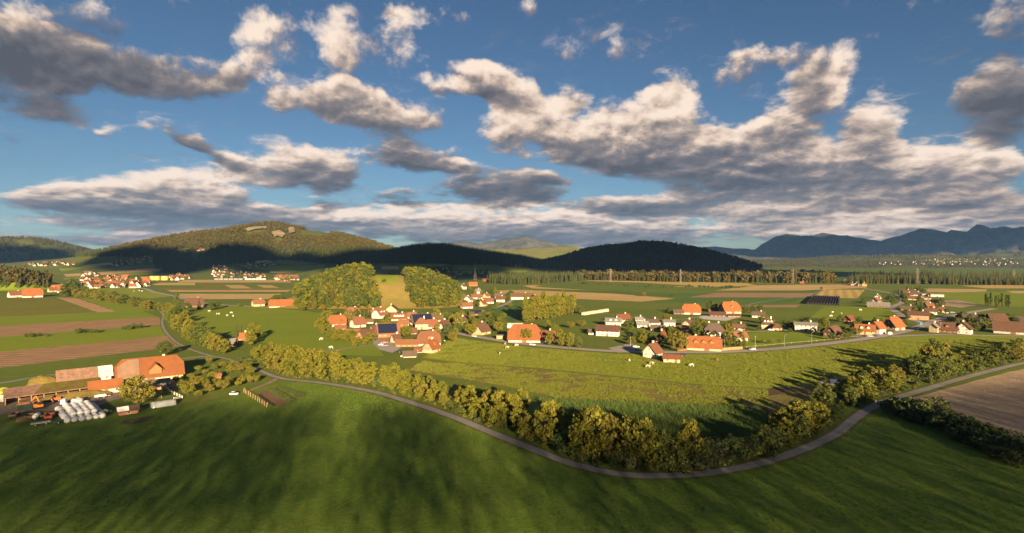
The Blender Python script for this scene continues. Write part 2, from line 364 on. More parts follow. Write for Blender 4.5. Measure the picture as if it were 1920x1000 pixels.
def conifer_mesh(name, seed, layers=11, per=9, w=.17, base=.06, mat=None):
    r = random.Random(seed); v = []; f = []
    for i in range(layers):
        t = i / (layers - 1); z = base + (1 - base) * (t ** .9) * .97; R = w * (1 - t) ** .85 * r.uniform(.9, 1.1) + .008
        for k in range(per):
            a = 2 * math.pi * (k + r.random() * .8) / per; L = R * r.uniform(.65, 1.2); hw = max(.012, L * .42)
            ca, sa = math.cos(a), math.sin(a); n = len(v); dz = -L * .55
            zt = z + .05 * (1 - t) + .02
            v += [(0, 0, zt), (ca * L * .6 - sa * hw, sa * L * .6 + ca * hw, z + dz * .5), (ca * L, sa * L, z + dz), (ca * L * .6 + sa * hw, sa * L * .6 - ca * hw, z + dz * .5)]
            f += [(n, n + 1, n + 2), (n, n + 2, n + 3)]
    n = len(v); v += [(.012, 0, -.02), (-.006, .01, -.02), (-.006, -.01, -.02), (0, 0, .99)]; f += [(n, n + 1, n + 3), (n + 1, n + 2, n + 3), (n + 2, n, n + 3)]
    return mesh(name, v, f, mat or NEEDLE)
def proto(name, me):                         # unlinked object, only used as the source of scattered stuff
    return bpy.data.objects.new(name, me)
GNG = {}
def scatter(name, pts, protos, label, cat, kind='stuff'):
    """pts: x, y, z, scale, squash. One object that holds a mass nobody could count."""
    pts = np.asarray(pts, dtype=np.float64)
    me = bpy.data.meshes.new(name); me.vertices.add(len(pts)); me.vertices.foreach_set('co', pts[:, :3].astype(np.float32).ravel())
    a = me.attributes.new('sc', 'FLOAT_VECTOR', 'POINT'); s = pts[:, 3]; q = pts[:, 4] if pts.shape[1] > 4 else np.ones(len(s))
    a.data.foreach_set('vector', np.stack([s * q, s * q, s], 1).astype(np.float32).ravel())
    o = obj(name, me); tag(o, label, cat, None, kind)
    cn = 'proto_' + '_'.join(p.name for p in protos)
    c = bpy.data.collections.get(cn)
    if c is None:
        c = bpy.data.collections.new(cn)
        for p in protos:
            if p.name not in c.objects: c.objects.link(p)
    ng = bpy.data.node_groups.new(name, 'GeometryNodeTree')
    ng.interface.new_socket('Geometry', in_out='INPUT', socket_type='NodeSocketGeometry'); ng.interface.new_socket('Geometry', in_out='OUTPUT', socket_type='NodeSocketGeometry')
    N = ng.nodes.new; gi = N('NodeGroupInput'); go = N('NodeGroupOutput'); L = ng.links.new
    ci = N('GeometryNodeCollectionInfo'); ci.inputs[0].default_value = c; ci.inputs[1].default_value = True; ci.inputs[2].default_value = True
    ip = N('GeometryNodeInstanceOnPoints'); ip.inputs['Pick Instance'].default_value = True
    mp = N('GeometryNodeMeshToPoints'); L(gi.outputs[0], mp.inputs[0]); L(mp.outputs[0], ip.inputs['Points'])
    L(ci.outputs[0], ip.inputs['Instance'])
    rv = N('FunctionNodeRandomValue'); rv.data_type = 'FLOAT_VECTOR'; rv.inputs[0].default_value = (-.05, -.05, 0); rv.inputs[1].default_value = (.05, .05, 6.283); L(rv.outputs[0], ip.inputs['Rotation'])
    na = N('GeometryNodeInputNamedAttribute'); na.data_type = 'FLOAT_VECTOR'; na.inputs[0].default_value = 'sc'; L(na.outputs[0], ip.inputs['Scale'])
    L(ip.outputs[0], go.inputs[0])
    md = o.modifiers.new('scatter', 'NODES'); md.node_group = ng
    return o
# ---------------------------------------------------------------- the land
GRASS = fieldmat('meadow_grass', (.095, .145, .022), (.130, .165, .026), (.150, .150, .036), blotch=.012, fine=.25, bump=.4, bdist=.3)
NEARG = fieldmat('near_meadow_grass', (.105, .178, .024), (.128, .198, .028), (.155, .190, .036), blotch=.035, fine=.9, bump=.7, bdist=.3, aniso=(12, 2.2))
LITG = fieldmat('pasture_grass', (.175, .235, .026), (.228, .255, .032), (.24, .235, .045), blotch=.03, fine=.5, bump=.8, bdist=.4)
BRIGHT = fieldmat('bright_meadow', (.150, .215, .018), (.185, .225, .022), None, blotch=.02, fine=.4, bump=.3, bdist=.2)
SOIL = fieldmat('ploughed_soil', (0.294, 0.188, 0.106), (0.362, 0.237, 0.138), (0.250, 0.156, 0.088), rows=(3, 7, .32), blotch=.03, fine=.9, bump=.9, bdist=.3)
SOILG = fieldmat('grey_soil', (.345, .255, .165), (.41, .315, .205), (.46, .37, .25), blotch=.04, fine=.8, bump=1.0, bdist=.35)
STUB = fieldmat('stubble', (0.418, 0.292, 0.121), (0.506, 0.363, 0.165), (0.374, 0.259, 0.110), rows=(4, 6, .15), blotch=.006, fine=.12, bump=.4, bdist=.4)
WHEAT = fieldmat('wheat', (.44, .32, .105), (.52, .39, .14), None, rows=(60, 14, .45), blotch=.008, fine=.12, bump=.4, bdist=.4)
CROP = fieldmat('row_crop', (0.154, 0.165, 0.028), (0.196, 0.189, 0.036), None, rows=(62, 7, .5), blotch=.01, fine=.2, bump=.8, bdist=.6)
DKGREEN = fieldmat('beet_field', (0.068, 0.130, 0.029), (0.094, 0.155, 0.032), None, blotch=.01, fine=.2, bump=.5, bdist=.4)
OLIVE = fieldmat('olive_field', (0.163, 0.153, 0.038), (0.201, 0.174, 0.046), (0.139, 0.096, 0.050), blotch=.035, fine=.6, bump=.9, bdist=.4, aniso=(-8, 2.5))
CORNSOIL = fieldmat('corn_floor', (0.078, 0.129, 0.039), (0.108, 0.156, 0.043), None, blotch=.05, fine=.6)
DIRT = fieldmat('farmyard_dirt', (.23, .18, .13), (.30, .25, .18), (.14, .14, .06), blotch=.08, fine=1.2, bump=.4)
ASPH = fieldmat('asphalt', (0.281, 0.255, 0.246), (0.340, 0.315, 0.297), None, blotch=.06, fine=1.5, bump=.1)
GRAVEL = fieldmat('gravel_path', (0.210, 0.203, 0.207), (0.259, 0.252, 0.249), None, blotch=.15, fine=2.0, bump=.3, bdist=.05)
CONCRETE = flat('concrete', (.42, .40, .37), .85)
FLOORF = flat('forest_floor', (.030, .036, .014), .95, nz=.02)
BROWNM = fieldmat('dry_hill_grass', (.20, .165, .045), (.255, .195, .060), (.165, .165, .035), blotch=.03, fine=.4, bump=.8, bdist=.5)
MUD = fieldmat('mud', (.075, .052, .034), (.11, .08, .05), None, blotch=.1, fine=1.0)

g = obj('ground', mesh('ground', [(-15000, -1400, 0), (15000, -1400, 0), (15000, 15000, 0), (-15000, 15000, 0)], [(0, 1, 2, 3)], GRASS))
tag(g, 'wide flat green valley floor under all the fields', 'ground', None, 'structure')
NF = [0]
def field(name, pts, mat, label, lv=1, cat='field', world=False):
    P = [Vector((p[0], p[1], 0)) for p in pts] if world else [G(*p) for p in pts]
    Q = []; NF[0] += 1
    for a, b in zip(P, P[1:] + P[:1]):                      # slightly ragged margins
        L_ = (b - a).length; n = max(1, min(24, int(L_ / 9))); d = (b - a).normalized(); sd_ = Vector((-d.y, d.x, 0))
        for i in range(n): Q.append(a.lerp(b, i / n) + (sd_ * random.uniform(-.6, .6) * min(1.6, max(.5, a.y / 300)) if i else Vector()))
    P = Q
    bm = bmesh.new(); vs = [bm.verts.new((p.x, p.y, .02 * lv + .01 + NF[0] * .0002)) for p in P]
    f = bm.faces.new(vs); bmesh.ops.triangulate(bm, faces=[f]); bmesh.ops.recalc_face_normals(bm, faces=bm.faces)
    for f in bm.faces:
        if f.normal.z < 0: f.normal_flip()
    me = bpy.data.meshes.new(name); bm.to_mesh(me); bm.free(); me.materials.append(mat)
    return tag(obj(name, me), label, cat, None, 'structure')
def spline(P, n=8):
    out = []
    for i in range(len(P) - 1):
        p0 = P[max(i - 1, 0)]; p1 = P[i]; p2 = P[i + 1]; p3 = P[min(i + 2, len(P) - 1)]
        for k in range(n):
            t = k / n
            out.append(.5 * ((2 * p1) + (p2 - p0) * t + (2 * p0 - 5 * p1 + 4 * p2 - p3) * t * t + (3 * p1 - p0 - 3 * p2 + p3) * t ** 3))
    return out + [P[-1]]
def road(name, pts, width, mat, label, lv=4, cat='road', n=8, verge=None, slim=False):
    P = spline([G(*p) for p in pts], n); NF[0] += 1
    def strip(w, z, nm, m, wob=0.0):
        v = []; f = []
        for i, p in enumerate(P):
            d = (P[min(i + 1, len(P) - 1)] - P[max(i - 1, 0)]).normalized(); s = Vector((-d.y, d.x, 0))
            for k, q in enumerate((-.5, .5)):
                ww = w if not slim or p.x > -60 else w * float(np.interp(p.y, [260, 330], [1.0, .55])); j = wob * (mnoise.noise(Vector((p.x * .15, p.y * .15, k * 9))) )
                v.append(p + s * (ww * q + j) + Vector((0, 0, z)))
        for i in range(len(P) - 1): f.append((2 * i, 2 * i + 2, 2 * i + 3, 2 * i + 1))
        me = mesh(nm, v, f, m)
        for pl in me.polygons:
            if pl.normal.z < 0: me.flip_normals(); break
        return me
    o = tag(obj(name, strip(width, .02 * lv + .01 + NF[0] * .0002, name, mat, .12)), label, cat, None, 'structure')
    if verge: obj('verge', strip(width + 2 * verge[0], .02 * lv - .004 + NF[0] * .0002, 'verge', verge[1], .9), o)
    return o, P

# near fields
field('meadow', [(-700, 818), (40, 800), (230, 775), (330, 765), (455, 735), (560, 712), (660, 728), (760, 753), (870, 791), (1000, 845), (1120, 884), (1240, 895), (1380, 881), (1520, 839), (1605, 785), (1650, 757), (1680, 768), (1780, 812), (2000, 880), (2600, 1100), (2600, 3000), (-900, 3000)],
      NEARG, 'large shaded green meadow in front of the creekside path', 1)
field('ploughed_field', [(1672, 757), (1760, 733), (1860, 706), (1925, 690), (2150, 640), (2300, 760), (2250, 880), (1920, 838), (1800, 800), (1740, 778)], SOILG, 'bare grey-brown ploughed field beyond the hedge at the right edge', 2)
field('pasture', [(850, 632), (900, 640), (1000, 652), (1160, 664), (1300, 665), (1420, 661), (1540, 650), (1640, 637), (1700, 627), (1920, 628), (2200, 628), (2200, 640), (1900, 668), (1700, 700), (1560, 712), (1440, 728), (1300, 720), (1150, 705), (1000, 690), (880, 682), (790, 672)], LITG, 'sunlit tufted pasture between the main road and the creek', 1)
field('olive_field', [(780, 675), (880, 684), (1000, 692), (1150, 707), (1300, 722), (1440, 730), (1560, 716), (1560, 760), (1440, 790), (1430, 765), (1250, 765), (1060, 750), (930, 722), (760, 694)], OLIVE, 'patchy olive and brown mown field behind the creekside trees', 1)
field('corn_plot', [(1000, 748), (1060, 752), (1250, 766), (1432, 766), (1450, 795), (1430, 842), (1250, 850), (1130, 840), (1030, 790)], CORNSOIL, 'dark floor of the corn plot behind the creekside trees', 2)
for nm, P_, lb in [('mud_patch', [(1425, 735), (1455, 726), (1490, 727), (1475, 738), (1440, 743)], 'dark muddy patch in the olive field'),
                   ('mud_patch', [(235, 788), (262, 783), (290, 780), (275, 790), (245, 797), (222, 795)], 'bare dark earth patch in the meadow beside the bales')]:
    field(nm, P_, MUD, lb, 3, 'mud')
field('puddle', [(1535, 716), (1560, 710), (1582, 714), (1575, 722), (1545, 722)], flat('wet_mud', (.20, .19, .19), .25), 'pale wet puddle behind the trees by the bridge', 3, 'puddle')
# fields on the left
field('ploughed_field', [(-500, 706), (0, 660), (170, 645), (312, 630), (322, 640), (338, 650), (250, 660), (0, 690), (-500, 745)], SOIL, 'lower reddish ploughed strip behind the orange-roofed farm', 2)
field('green_strip', [(-500, 672), (0, 632), (160, 620), (308, 610), (312, 630), (170, 645), (0, 660), (-500, 706)], BRIGHT, 'bright green strip between the two ploughed strips', 1)
field('ploughed_field', [(-500, 646), (0, 612), (150, 603), (296, 595), (308, 609), (160, 620), (0, 632), (-500, 672)], SOIL, 'upper reddish ploughed strip with dark bushes along it', 2)
field('green_strip', [(-500, 622), (0, 594), (180, 586), (265, 582), (296, 595), (150, 603), (0, 612), (-500, 646)], BRIGHT, 'green strip above the upper ploughed strip', 1)
field('crop_field', [(-500, 566), (0, 558), (95, 558), (180, 586), (0, 594), (-500, 622)], CROP, 'yellow-green crop field with drill rows before the orange barn', 2)
field('stubble_strip', [(106, 558), (142, 559), (220, 585), (182, 586)], fieldmat('stubble_strip', (.36, .23, .11), (.42, .28, .14), None, rows=(70, 5, .2), blotch=.02, fine=.3), 'tan stubble strip slanting beside the crop field', 3)
field('grass_strip', [(146, 558), (250, 570), (298, 582), (222, 585)], BRIGHT, 'green strip beside the slanting stubble strip', 1)
field('farm_meadow', [(-500, 745), (0, 690), (250, 660), (345, 651), (365, 661), (240, 690), (110, 703), (0, 719), (-500, 770)], GRASS, 'dark green meadow between farm and ploughed strip', 1)
field('horse_pasture', [(350, 596), (400, 574), (480, 575), (560, 582), (640, 592), (610, 608), (700, 640), (720, 668), (600, 665), (480, 640), (420, 628), (380, 612)], BRIGHT, 'bright green cow pasture with long tree shadows', 1)
# mid left plain: strips of stubble, wheat and grass
def strips(rows, x0f, x1f, mats, names):
    for i in range(len(rows) - 1):
        m, lb = mats[i], names[i]
        if m is None: continue
        a, b = rows[i], rows[i + 1]
        field('field_strip', [(x0f(a), a), (x1f(a), a), (x1f(b), b), (x0f(b), b)], m, lb, 2)
strips([541, 544.5, 547.5, 551, 553, 561.5], lambda r: 300 + (r - 541) * 3.4, lambda r: 555 - (r - 541) * 2.6, [OLIVE, STUB, DKGREEN, WHEAT, None, ], [
    'narrow olive strip beyond the cypress', 'thin pale stubble strip beyond the dark barn', 'thin dark green strip between stubble strips', 'thin yellow wheat strip left of the wooded knoll', ''])
field('field_strip', [(330, 553), (515, 553), (505, 561), (350, 561)], STUB, 'broad tan stubble strip just behind the dark barn', 2)
field('stubble_field', [(345, 525), (545, 525), (545, 530), (330, 530)], STUB, 'long tan stubble field along the far railway', 2)
field('wheat_field', [(300, 530.5), (366, 530.5), (366, 535), (270, 535)], WHEAT, 'small yellow wheat field left of the vineyard rows', 2)
field('row_field', [(368, 530.5), (418, 530.5), (432, 541), (385, 541)], CROP, 'striped green field between two pale fields on the plain', 2)
field('wheat_field', [(421, 535), (455, 535), (472, 541), (434, 541)], WHEAT, 'pale straw field right of the striped green field', 2)
field('wheat_field', [(480, 535), (508, 535), (524, 540), (496, 540)], WHEAT, 'small pale straw field nearest the wooded knoll', 2)
field('lit_meadow', [(165, 541), (250, 540), (320, 556), (280, 560), (220, 556)], LITG, 'sunlit pasture below the far red-roofed village', 1)
# fields of the wide plain
field('tan_field', [(930, 545), (985, 544), (1150, 551), (1265, 560), (1228, 567), (1060, 560), (940, 551)], STUB, 'large tan stubble field behind the poplar row', 2)
field('tan_field', [(980, 536), (1000, 535), (1125, 543), (1120, 545), (1000, 541)], STUB, 'narrow tan strip slanting across the green plain', 2)
field('dark_field', [(985, 543), (1130, 546), (1310, 551), (1440, 545), (1600, 544), (1520, 549), (1430, 560), (1270, 558), (1150, 550)], DKGREEN, 'dark green field across the middle of the plain', 1)
field('green_field', [(1000, 538), (1090, 527), (1200, 530), (1300, 536), (1200, 540), (1130, 546)], GRASS, 'green field before the long forest edge', 2)
field('wheat_field', [(1090, 525), (1250, 528), (1400, 531), (1420, 536), (1300, 539), (1240, 537), (1150, 531)], WHEAT, 'golden field along the long forest edge', 1)
field('wheat_field', [(1420, 535.5), (1500, 534), (1620, 534), (1625, 540), (1500, 545), (1340, 545)], STUB, 'golden stubble field before the forest with lone trees', 2)
field('brown_field', [(1345, 549), (1530, 550), (1515, 558), (1290, 558)], SOIL, 'brown harvested field beyond the orange-roofed barns', 3)
field('green_field', [(1290, 558.5), (1515, 558.5), (1470, 571), (1400, 572), (1200, 566)], DKGREEN, 'dark green field behind the two orange-roofed barns', 2)
field('brown_strip', [(1415, 572), (1500, 572), (1492, 577), (1395, 576)], SOIL, 'narrow brown strip left of the black netted plot', 3)
field('wheat_field', [(1545, 543), (1622, 544), (1607, 560), (1524, 557)], WHEAT, 'golden striped wheat field behind the black netted plot', 3)
field('green_field', [(1545, 575), (1668, 576), (1690, 598), (1640, 601), (1540, 598), (1508, 603), (1530, 586)], BRIGHT, 'green cow pasture behind the restaurant', 2)
field('green_field', [(1500, 573), (1545, 575), (1530, 588), (1500, 604), (1450, 604)], GRASS, 'pale green meadow below the black netted plot', 2)
field('wheat_field', [(1735, 541), (1850, 543), (1848, 549), (1735, 548)], STUB, 'tan field behind the white industrial sheds', 2)
field('wheat_field', [(1800, 536), (1990, 532), (1990, 541), (1850, 541)], WHEAT, 'golden field at the far right below the forest', 2)
field('green_field', [(1760, 549), (1850, 547), (1990, 552), (1990, 578), (1860, 574), (1770, 560)], BRIGHT, 'green meadow behind the row of dark poplars', 2)
field('tan_field', [(1885, 546), (1990, 545), (1990, 552), (1900, 550)], STUB, 'tan field beyond the dark poplars at the right edge', 3)
field('ploughed_strip', [(1745, 562), (1800, 564), (1840, 572), (1800, 577), (1720, 568)], SOILG, 'dark ploughed strip beside the railway near the poplars', 3)
field('meadow_strip', [(1400, 625), (1440, 622), (1600, 626), (1560, 637), (1420, 651), (1395, 652)], BRIGHT, 'bright green meadow with young trees beside the main road', 2)
field('meadow_strip', [(1100, 572), (1260, 572), (1330, 590), (1290, 600), (1180, 598), (1080, 588)], GRASS, 'green meadow between poplar row and orange barns', 1)
field('dark_field', [(920, 578), (975, 560), (985, 595), (960, 606), (935, 590)], DKGREEN, 'dark green grazing field left of the poplar row', 2)
field('orchard_meadow', [(425, 672), (470, 690), (500, 700), (470, 730), (440, 745), (350, 762), (330, 735), (330, 690)], GRASS, 'orchard meadow between farm and path', 1)
field('dark_meadow', [(600, 668), (720, 668), (800, 672), (770, 690), (700, 684), (620, 676)], GRASS, 'shaded meadow behind the creekside trees', 2)
# farmyard
field('farmyard', [(-40, 770), (0, 750), (70, 741), (140, 735), (225, 732), (240, 722), (300, 712), (345, 716), (335, 724), (250, 735), (235, 745), (190, 757), (150, 764), (60, 772), (0, 778)], DIRT, 'bare dirt farmyard between the farm sheds', 2, 'yard')
field('yard', [(190, 690), (220, 688), (222, 708), (205, 708)], ASPH, 'grey yard between white shed and farmhouse', 3, 'yard')
field('yard', [(700, 632), (740, 634), (755, 650), (735, 662), (712, 656), (700, 646)], ASPH, 'paved yard in the middle of the village', 2, 'yard')
field('yard', [(1140, 653), (1180, 644), (1195, 650), (1190, 660), (1160, 662)], ASPH, 'paved forecourt of the fire station', 5, 'yard')
field('yard', [(1310, 596), (1320, 591), (1375, 592), (1390, 594), (1360, 602), (1320, 599)], CONCRETE, 'pale paved farmyard before the orange-roofed barns', 3, 'yard')
field('yard', [(1606, 627), (1660, 624), (1665, 630), (1640, 635), (1600, 632)], ASPH, 'car park before the red-roofed restaurant', 3, 'yard')

# roads
VERGE = fieldmat('grass_verge', (.095, .110, .025), (.13, .13, .035), None, blotch=.1, fine=.8)
PATH_PX = [(300, 584), (306, 592), (304, 606), (309, 620), (325, 638), (345, 650), (370, 660), (398, 668), (428, 674), (480, 692), (525, 709), (600, 718), (660, 727), (710, 737), (760, 752), (810, 768), (870, 790), (930, 815), (1000, 843), (1060, 866), (1120, 882), (1180, 891), (1240, 893), (1310, 889), (1380, 879), (1450, 862), (1520, 837), (1570, 812), (1605, 783), (1635, 764), (1660, 752), (1720, 735), (1800, 711), (1880, 690), (1940, 677), (2100, 645)]
_, PATHP = road('gravel_path', PATH_PX, 3.6, GRAVEL, 'grey gravel path curving along the creekside trees', 4, 'path', verge=(1.3, VERGE), slim=True)
MAIN_PX = [(800, 618), (850, 624), (890, 631), (940, 639), (1000, 647), (1080, 654), (1160, 659), (1300, 661), (1400, 658), (1500, 650), (1580, 641), (1650, 631), (1700, 620), (1735, 609), (1770, 596), (1820, 586), (1865, 579)]
road('main_road', MAIN_PX, 8.5, ASPH, 'pale asphalt main road through the village', 4, verge=(1.5, VERGE))
road('side_road', [(1600, 638), (1660, 632), (1760, 628), (1860, 630), (2000, 630)], 6, ASPH, 'side road in front of the houses on the right', 3, verge=(1, VERGE))
road('side_road', [(1738, 607), (1700, 597), (1685, 588), (1672, 577), (1690, 568), (1692, 560), (1680, 553), (1655, 547), (1620, 541)], 7, ASPH, 'road winding from the junction to the far houses', 3)
road('farm_lane', [(-120, 735), (0, 719), (60, 709), (110, 702), (200, 692), (290, 681), (350, 672), (400, 668)], 3.5, GRAVEL, 'pale farm lane behind the sheds', 4, 'lane')
road('side_road', [(580, 578), (540, 578), (480, 575), (420, 572), (380, 568)], 6, ASPH, 'lane past the orange barn below the wooded knoll', 3)
road('side_road', [(200, 537), (262, 540), (290, 548), (330, 556), (345, 561)], 8, ASPH, 'straight pale road into the far red-roofed village', 3)
road('track', [(590, 662), (640, 655), (690, 648), (720, 645)], 3, GRAVEL, 'pale track from the village through the shaded meadow', 4, 'track')
road('track', [(1030, 585), (1095, 585), (1180, 594), (1260, 600), (1330, 590), (1420, 568), (1500, 556), (1545, 545)], 3, GRAVEL, 'pale field track across the green plain', 4, 'track')
road('side_road', [(1300, 620), (1400, 622), (1480, 620), (1560, 624)], 4, ASPH, 'narrow lane behind the roadside meadow', 3, 'lane')
road('side_road', [(860, 590), (890, 587), (925, 578), (950, 570), (962, 561)], 6, ASPH, 'lane curving up through the white hillside houses', 3, 'lane')
road('track', [(1530, 648), (1570, 672), (1620, 705)], 3.0, fieldmat('worn_track', (.10, .10, .03), (.13, .12, .04), None, blotch=.2, fine=1.0), 'worn tractor track across the sunlit pasture', 3, 'track')
WT = fieldmat('wheel_track', (.150, .200, .030), (.175, .215, .036), None, blotch=.2, fine=1.2, bump=.3)
for k_ in (-7, 7): road('wheel_track', [(520 + k_, 995), (640 + k_, 945), (750 + k_ * .8, 885), (830 + k_ * .7, 830), (880 + k_ * .6, 800)], .7, WT, 'faint %s wheel rut across the shaded meadow' % ('left' if k_ < 0 else 'right'), 3, 'track')
road('yard_track', [(-60, 782), (0, 771), (60, 768), (140, 770), (190, 757), (235, 738)], 3.2, DIRT, 'dirt track through the farm machinery', 4, 'track')
road('railway', [(1735, 560), (1800, 567), (1860, 575), (1990, 582)], 7, flat('railway_ballast', (.16, .13, .11), .95, nz=.5), 'brown railway line on the plain at the right', 4, 'railway')
road('field_path', [(455, 738), (480, 728), (505, 718), (520, 710)], 2.4, DIRT, 'short dirt path to the vegetable plot', 3, 'path')

# hills ----------------------------------------------------------------------------------------------------------
HILLS = {}
class Hill:
    def __init__(s, name, D, prof, wf, wb, tree=0, amp=.16, fr=1 / 260., seed=0, mat=None, label='', nx=110, ny=46, base=0.0, sharp=1.0, x0=None, x1=None, flatbase=False, ridged=0.0):
        s.ridged = ridged
        s.D, s.wf, s.wb, s.amp, s.fr, s.seed, s.base, s.sharp = D, wf, wb, amp, fr, seed, base, sharp
        s.px = [(p[0] - CX) / F * D for p in prof]; s.pz = [max(-4.0, H + (YH - p[1]) * D / F - tree) for p in prof]
        xs = np.linspace(s.px[0], s.px[-1], nx); ys = np.linspace(D - wf, D + wb, ny)
        v = []; f = []
        for y in ys:
            for x in xs: v.append((x, y, s.h(x, y) if not flatbase else s.h(x, y)))
        for j in range(ny - 1):
            for i in range(nx - 1): f.append((j * nx + i, j * nx + i + 1, (j + 1) * nx + i + 1, (j + 1) * nx + i))
        s.o = tag(obj(name, mesh(name, v, f, mat or FLOORF, True)), label, 'hill', None, 'structure')
    def h(s, x, y):
        z = float(np.interp(x, s.px, s.pz)); t = (y - s.D) / (s.wf if y < s.D else s.wb)
        if abs(t) >= 1: return -3.0
        c = (.5 + .5 * math.cos(math.pi * t) if not s.ridged else (1 - abs(t)) ** 1.12) ** s.sharp
        n = mnoise.fractal(Vector((x * s.fr + s.seed, y * s.fr, s.seed * 1.7)), 1.0, 2.0, 5)
        k = 0.0
        if s.ridged: k = s.ridged * (mnoise.ridged_multi_fractal(Vector((x * s.fr * 1.6 + s.seed, y * s.fr * .8, 2.2)), .9, 2.1, 6, 1.0, 2.0) - 1.1) * (.10 + .9 * math.sin(math.pi * min(1, max(0, c))))
        return -3.0 + (z + 3) * max(0, c * (1 + s.amp * n * (1.2 - .7 * c)) + k)
    def hit(s, px, row):                                # first point of the slope seen at a picture position
        y = s.D - s.wf
        while y < s.D + s.wb * .5:
            x = (px - CX) / F * y
            if s.h(x, y) >= H - (row - YH) / F * y: return Vector((x, y, s.h(x, y)))
            y += (s.wf / 160)
        return None
    def drape(s, name, poly, mat, label, cat='meadow', n=14, dz=1.2):
        P = [s.hit(*p) for p in poly]
        if any(p is None for p in P): return None
        bm = bmesh.new(); f = bm.faces.new([bm.verts.new((p.x, p.y, 0)) for p in P]); bmesh.ops.triangulate(bm, faces=[f])
        for k in range(3): bmesh.ops.subdivide_edges(bm, edges=[e for e in bm.edges if e.calc_length() > s.wf / 25], cuts=1, use_grid_fill=True)
        bmesh.ops.triangulate(bm, faces=bm.faces)
        for v in bm.verts: v.co.z = s.h(v.co.x, v.co.y) + dz
        bmesh.ops.recalc_face_normals(bm, faces=bm.faces)
        for f in bm.faces:
            if f.normal.z < 0: f.normal_flip()
        me = bpy.data.meshes.new(name); bm.to_mesh(me); bm.free(); me.materials.append(mat)
        return tag(obj(name, me), label, cat, None, 'structure')
    def forest(s, name, spacing, hmin, hmax, protos, label, clear=(), keep=None, ymax=.35, minz=1.0, hs=None):
        pts = []; r = np.random.RandomState(int(s.D) + 5)
        x = s.px[0]
        while x < s.px[-1]:
            y = s.D - s.wf
            while y < s.D + s.wb * ymax:
                X, Y = x + r.uniform(-.5, .5) * spacing, y + r.uniform(-.5, .5) * spacing; Z = s.h(X, Y); y += spacing
                if Z < minz: continue
                a, b = pix(X, Y, Z + 5)
                if any(inpoly(a, b, c) for c in clear): continue
                if keep and not keep(a, b, X, Y, Z): continue
                pts.append((X, Y, Z - .5, r.uniform(hmin, hmax) * (hs(a) if hs else 1), r.uniform(.8, 1.25)))
            x += spacing
        return scatter(name, pts, protos, label, 'forest') if pts else None

ALLH = []
def surf(x, y): return max([0.0] + [h.h(x, y) for h in ALLH])
def hit_any(px, row):
    y = 1500.0
    while y < 9000:
        x = (px - CX) / F * y
        if surf(x, y) >= H - (row - YH) / F * y: return Vector((x, y, surf(x, y)))
        y += 8.0
    return None
def drape_any(name, poly, mat, label, cat='field', dz=.8):
    P = [hit_any(*p) for p in poly]
    if any(p is None for p in P): print('drape missed', label); return None
    bm = bmesh.new(); f = bm.faces.new([bm.verts.new((p.x, p.y, 0)) for p in P]); bmesh.ops.triangulate(bm, faces=[f])
    for k in range(4): bmesh.ops.subdivide_edges(bm, edges=[e for e in bm.edges if e.calc_length() > 60], cuts=1, use_grid_fill=True)
    bmesh.ops.triangulate(bm, faces=bm.faces)
    for v in bm.verts: v.co.z = surf(v.co.x, v.co.y) + dz
    for f in bm.faces:
        f.normal_update()
        if f.normal.z < 0: f.normal_flip()
    me = bpy.data.meshes.new(name); bm.to_mesh(me); bm.free(); me.materials.append(mat)
    return tag(obj(name, me), label, cat, None, 'structure')
CON = [proto('spruce_a', conifer_mesh('spruce_a', 1, 9, 8, .19)), proto('spruce_b', conifer_mesh('spruce_b', 2, 10, 8, .15)), proto('spruce_c', conifer_mesh('spruce_c', 3, 8, 9, .23))]
CONL = [proto('fir_a', conifer_mesh('fir_a', 4, 9, 8, .20, mat=NEEDLEL)), proto('fir_b', conifer_mesh('fir_b', 5, 8, 8, .26, mat=NEEDLEL)),
        proto('beech_a', crown_mesh('beech_a', 6, .34, .46, .52, 12, 22, .075, NEEDLEL, .42, shape='egg')), proto('beech_b', crown_mesh('beech_b', 7, .30, .46, .52, 12, 22, .075, NEEDLEL, .42, shape='egg'))]
MIX = CON + [proto('oak_a', crown_mesh('oak_a', 8, .30, .44, .53, 12, 26, .07, NEEDLEL, .42, shape='egg'))]
def fb(n, sd, rx, m): return proto(n, crown_mesh(n, sd, rx,   .45, .54, 34, 24, .036, m, .26, shape='egg'))
BRD = [fb('ash_a', 9, .34, LEAF), fb('ash_b', 10, .30, LEAFD), fb('ash_c', 12, .36, LEAFD), proto('spruce_d', conifer_mesh('spruce_d', 13, 11, 9, .19, mat=NEEDLEL)), fb('ash_d', 14, .28, LEAFD), proto('spruce_e', conifer_mesh('spruce_e', 15, 11, 9, .17, mat=NEEDLEL))]
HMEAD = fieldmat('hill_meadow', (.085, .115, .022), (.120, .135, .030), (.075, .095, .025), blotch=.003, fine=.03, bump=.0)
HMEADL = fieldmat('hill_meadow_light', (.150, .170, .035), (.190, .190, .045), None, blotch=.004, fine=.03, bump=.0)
ROCK = fieldmat('sandstone', (.26, .20, .125), (.33, .25, .16), (.08, .07, .035), blotch=.012, fine=.08, bump=1, bdist=3)
ALP = fieldmat('alpine_rock', (.075, .080, .060), (.10, .10, .075), (.16, .15, .13), blotch=.0012, fine=.01, bump=1, bdist=12)
PLAINF = fieldmat('far_plain', (.07, .09, .03), (.15, .15, .05), (.035, .050, .02), blotch=.0018, fine=.02, bump=0)

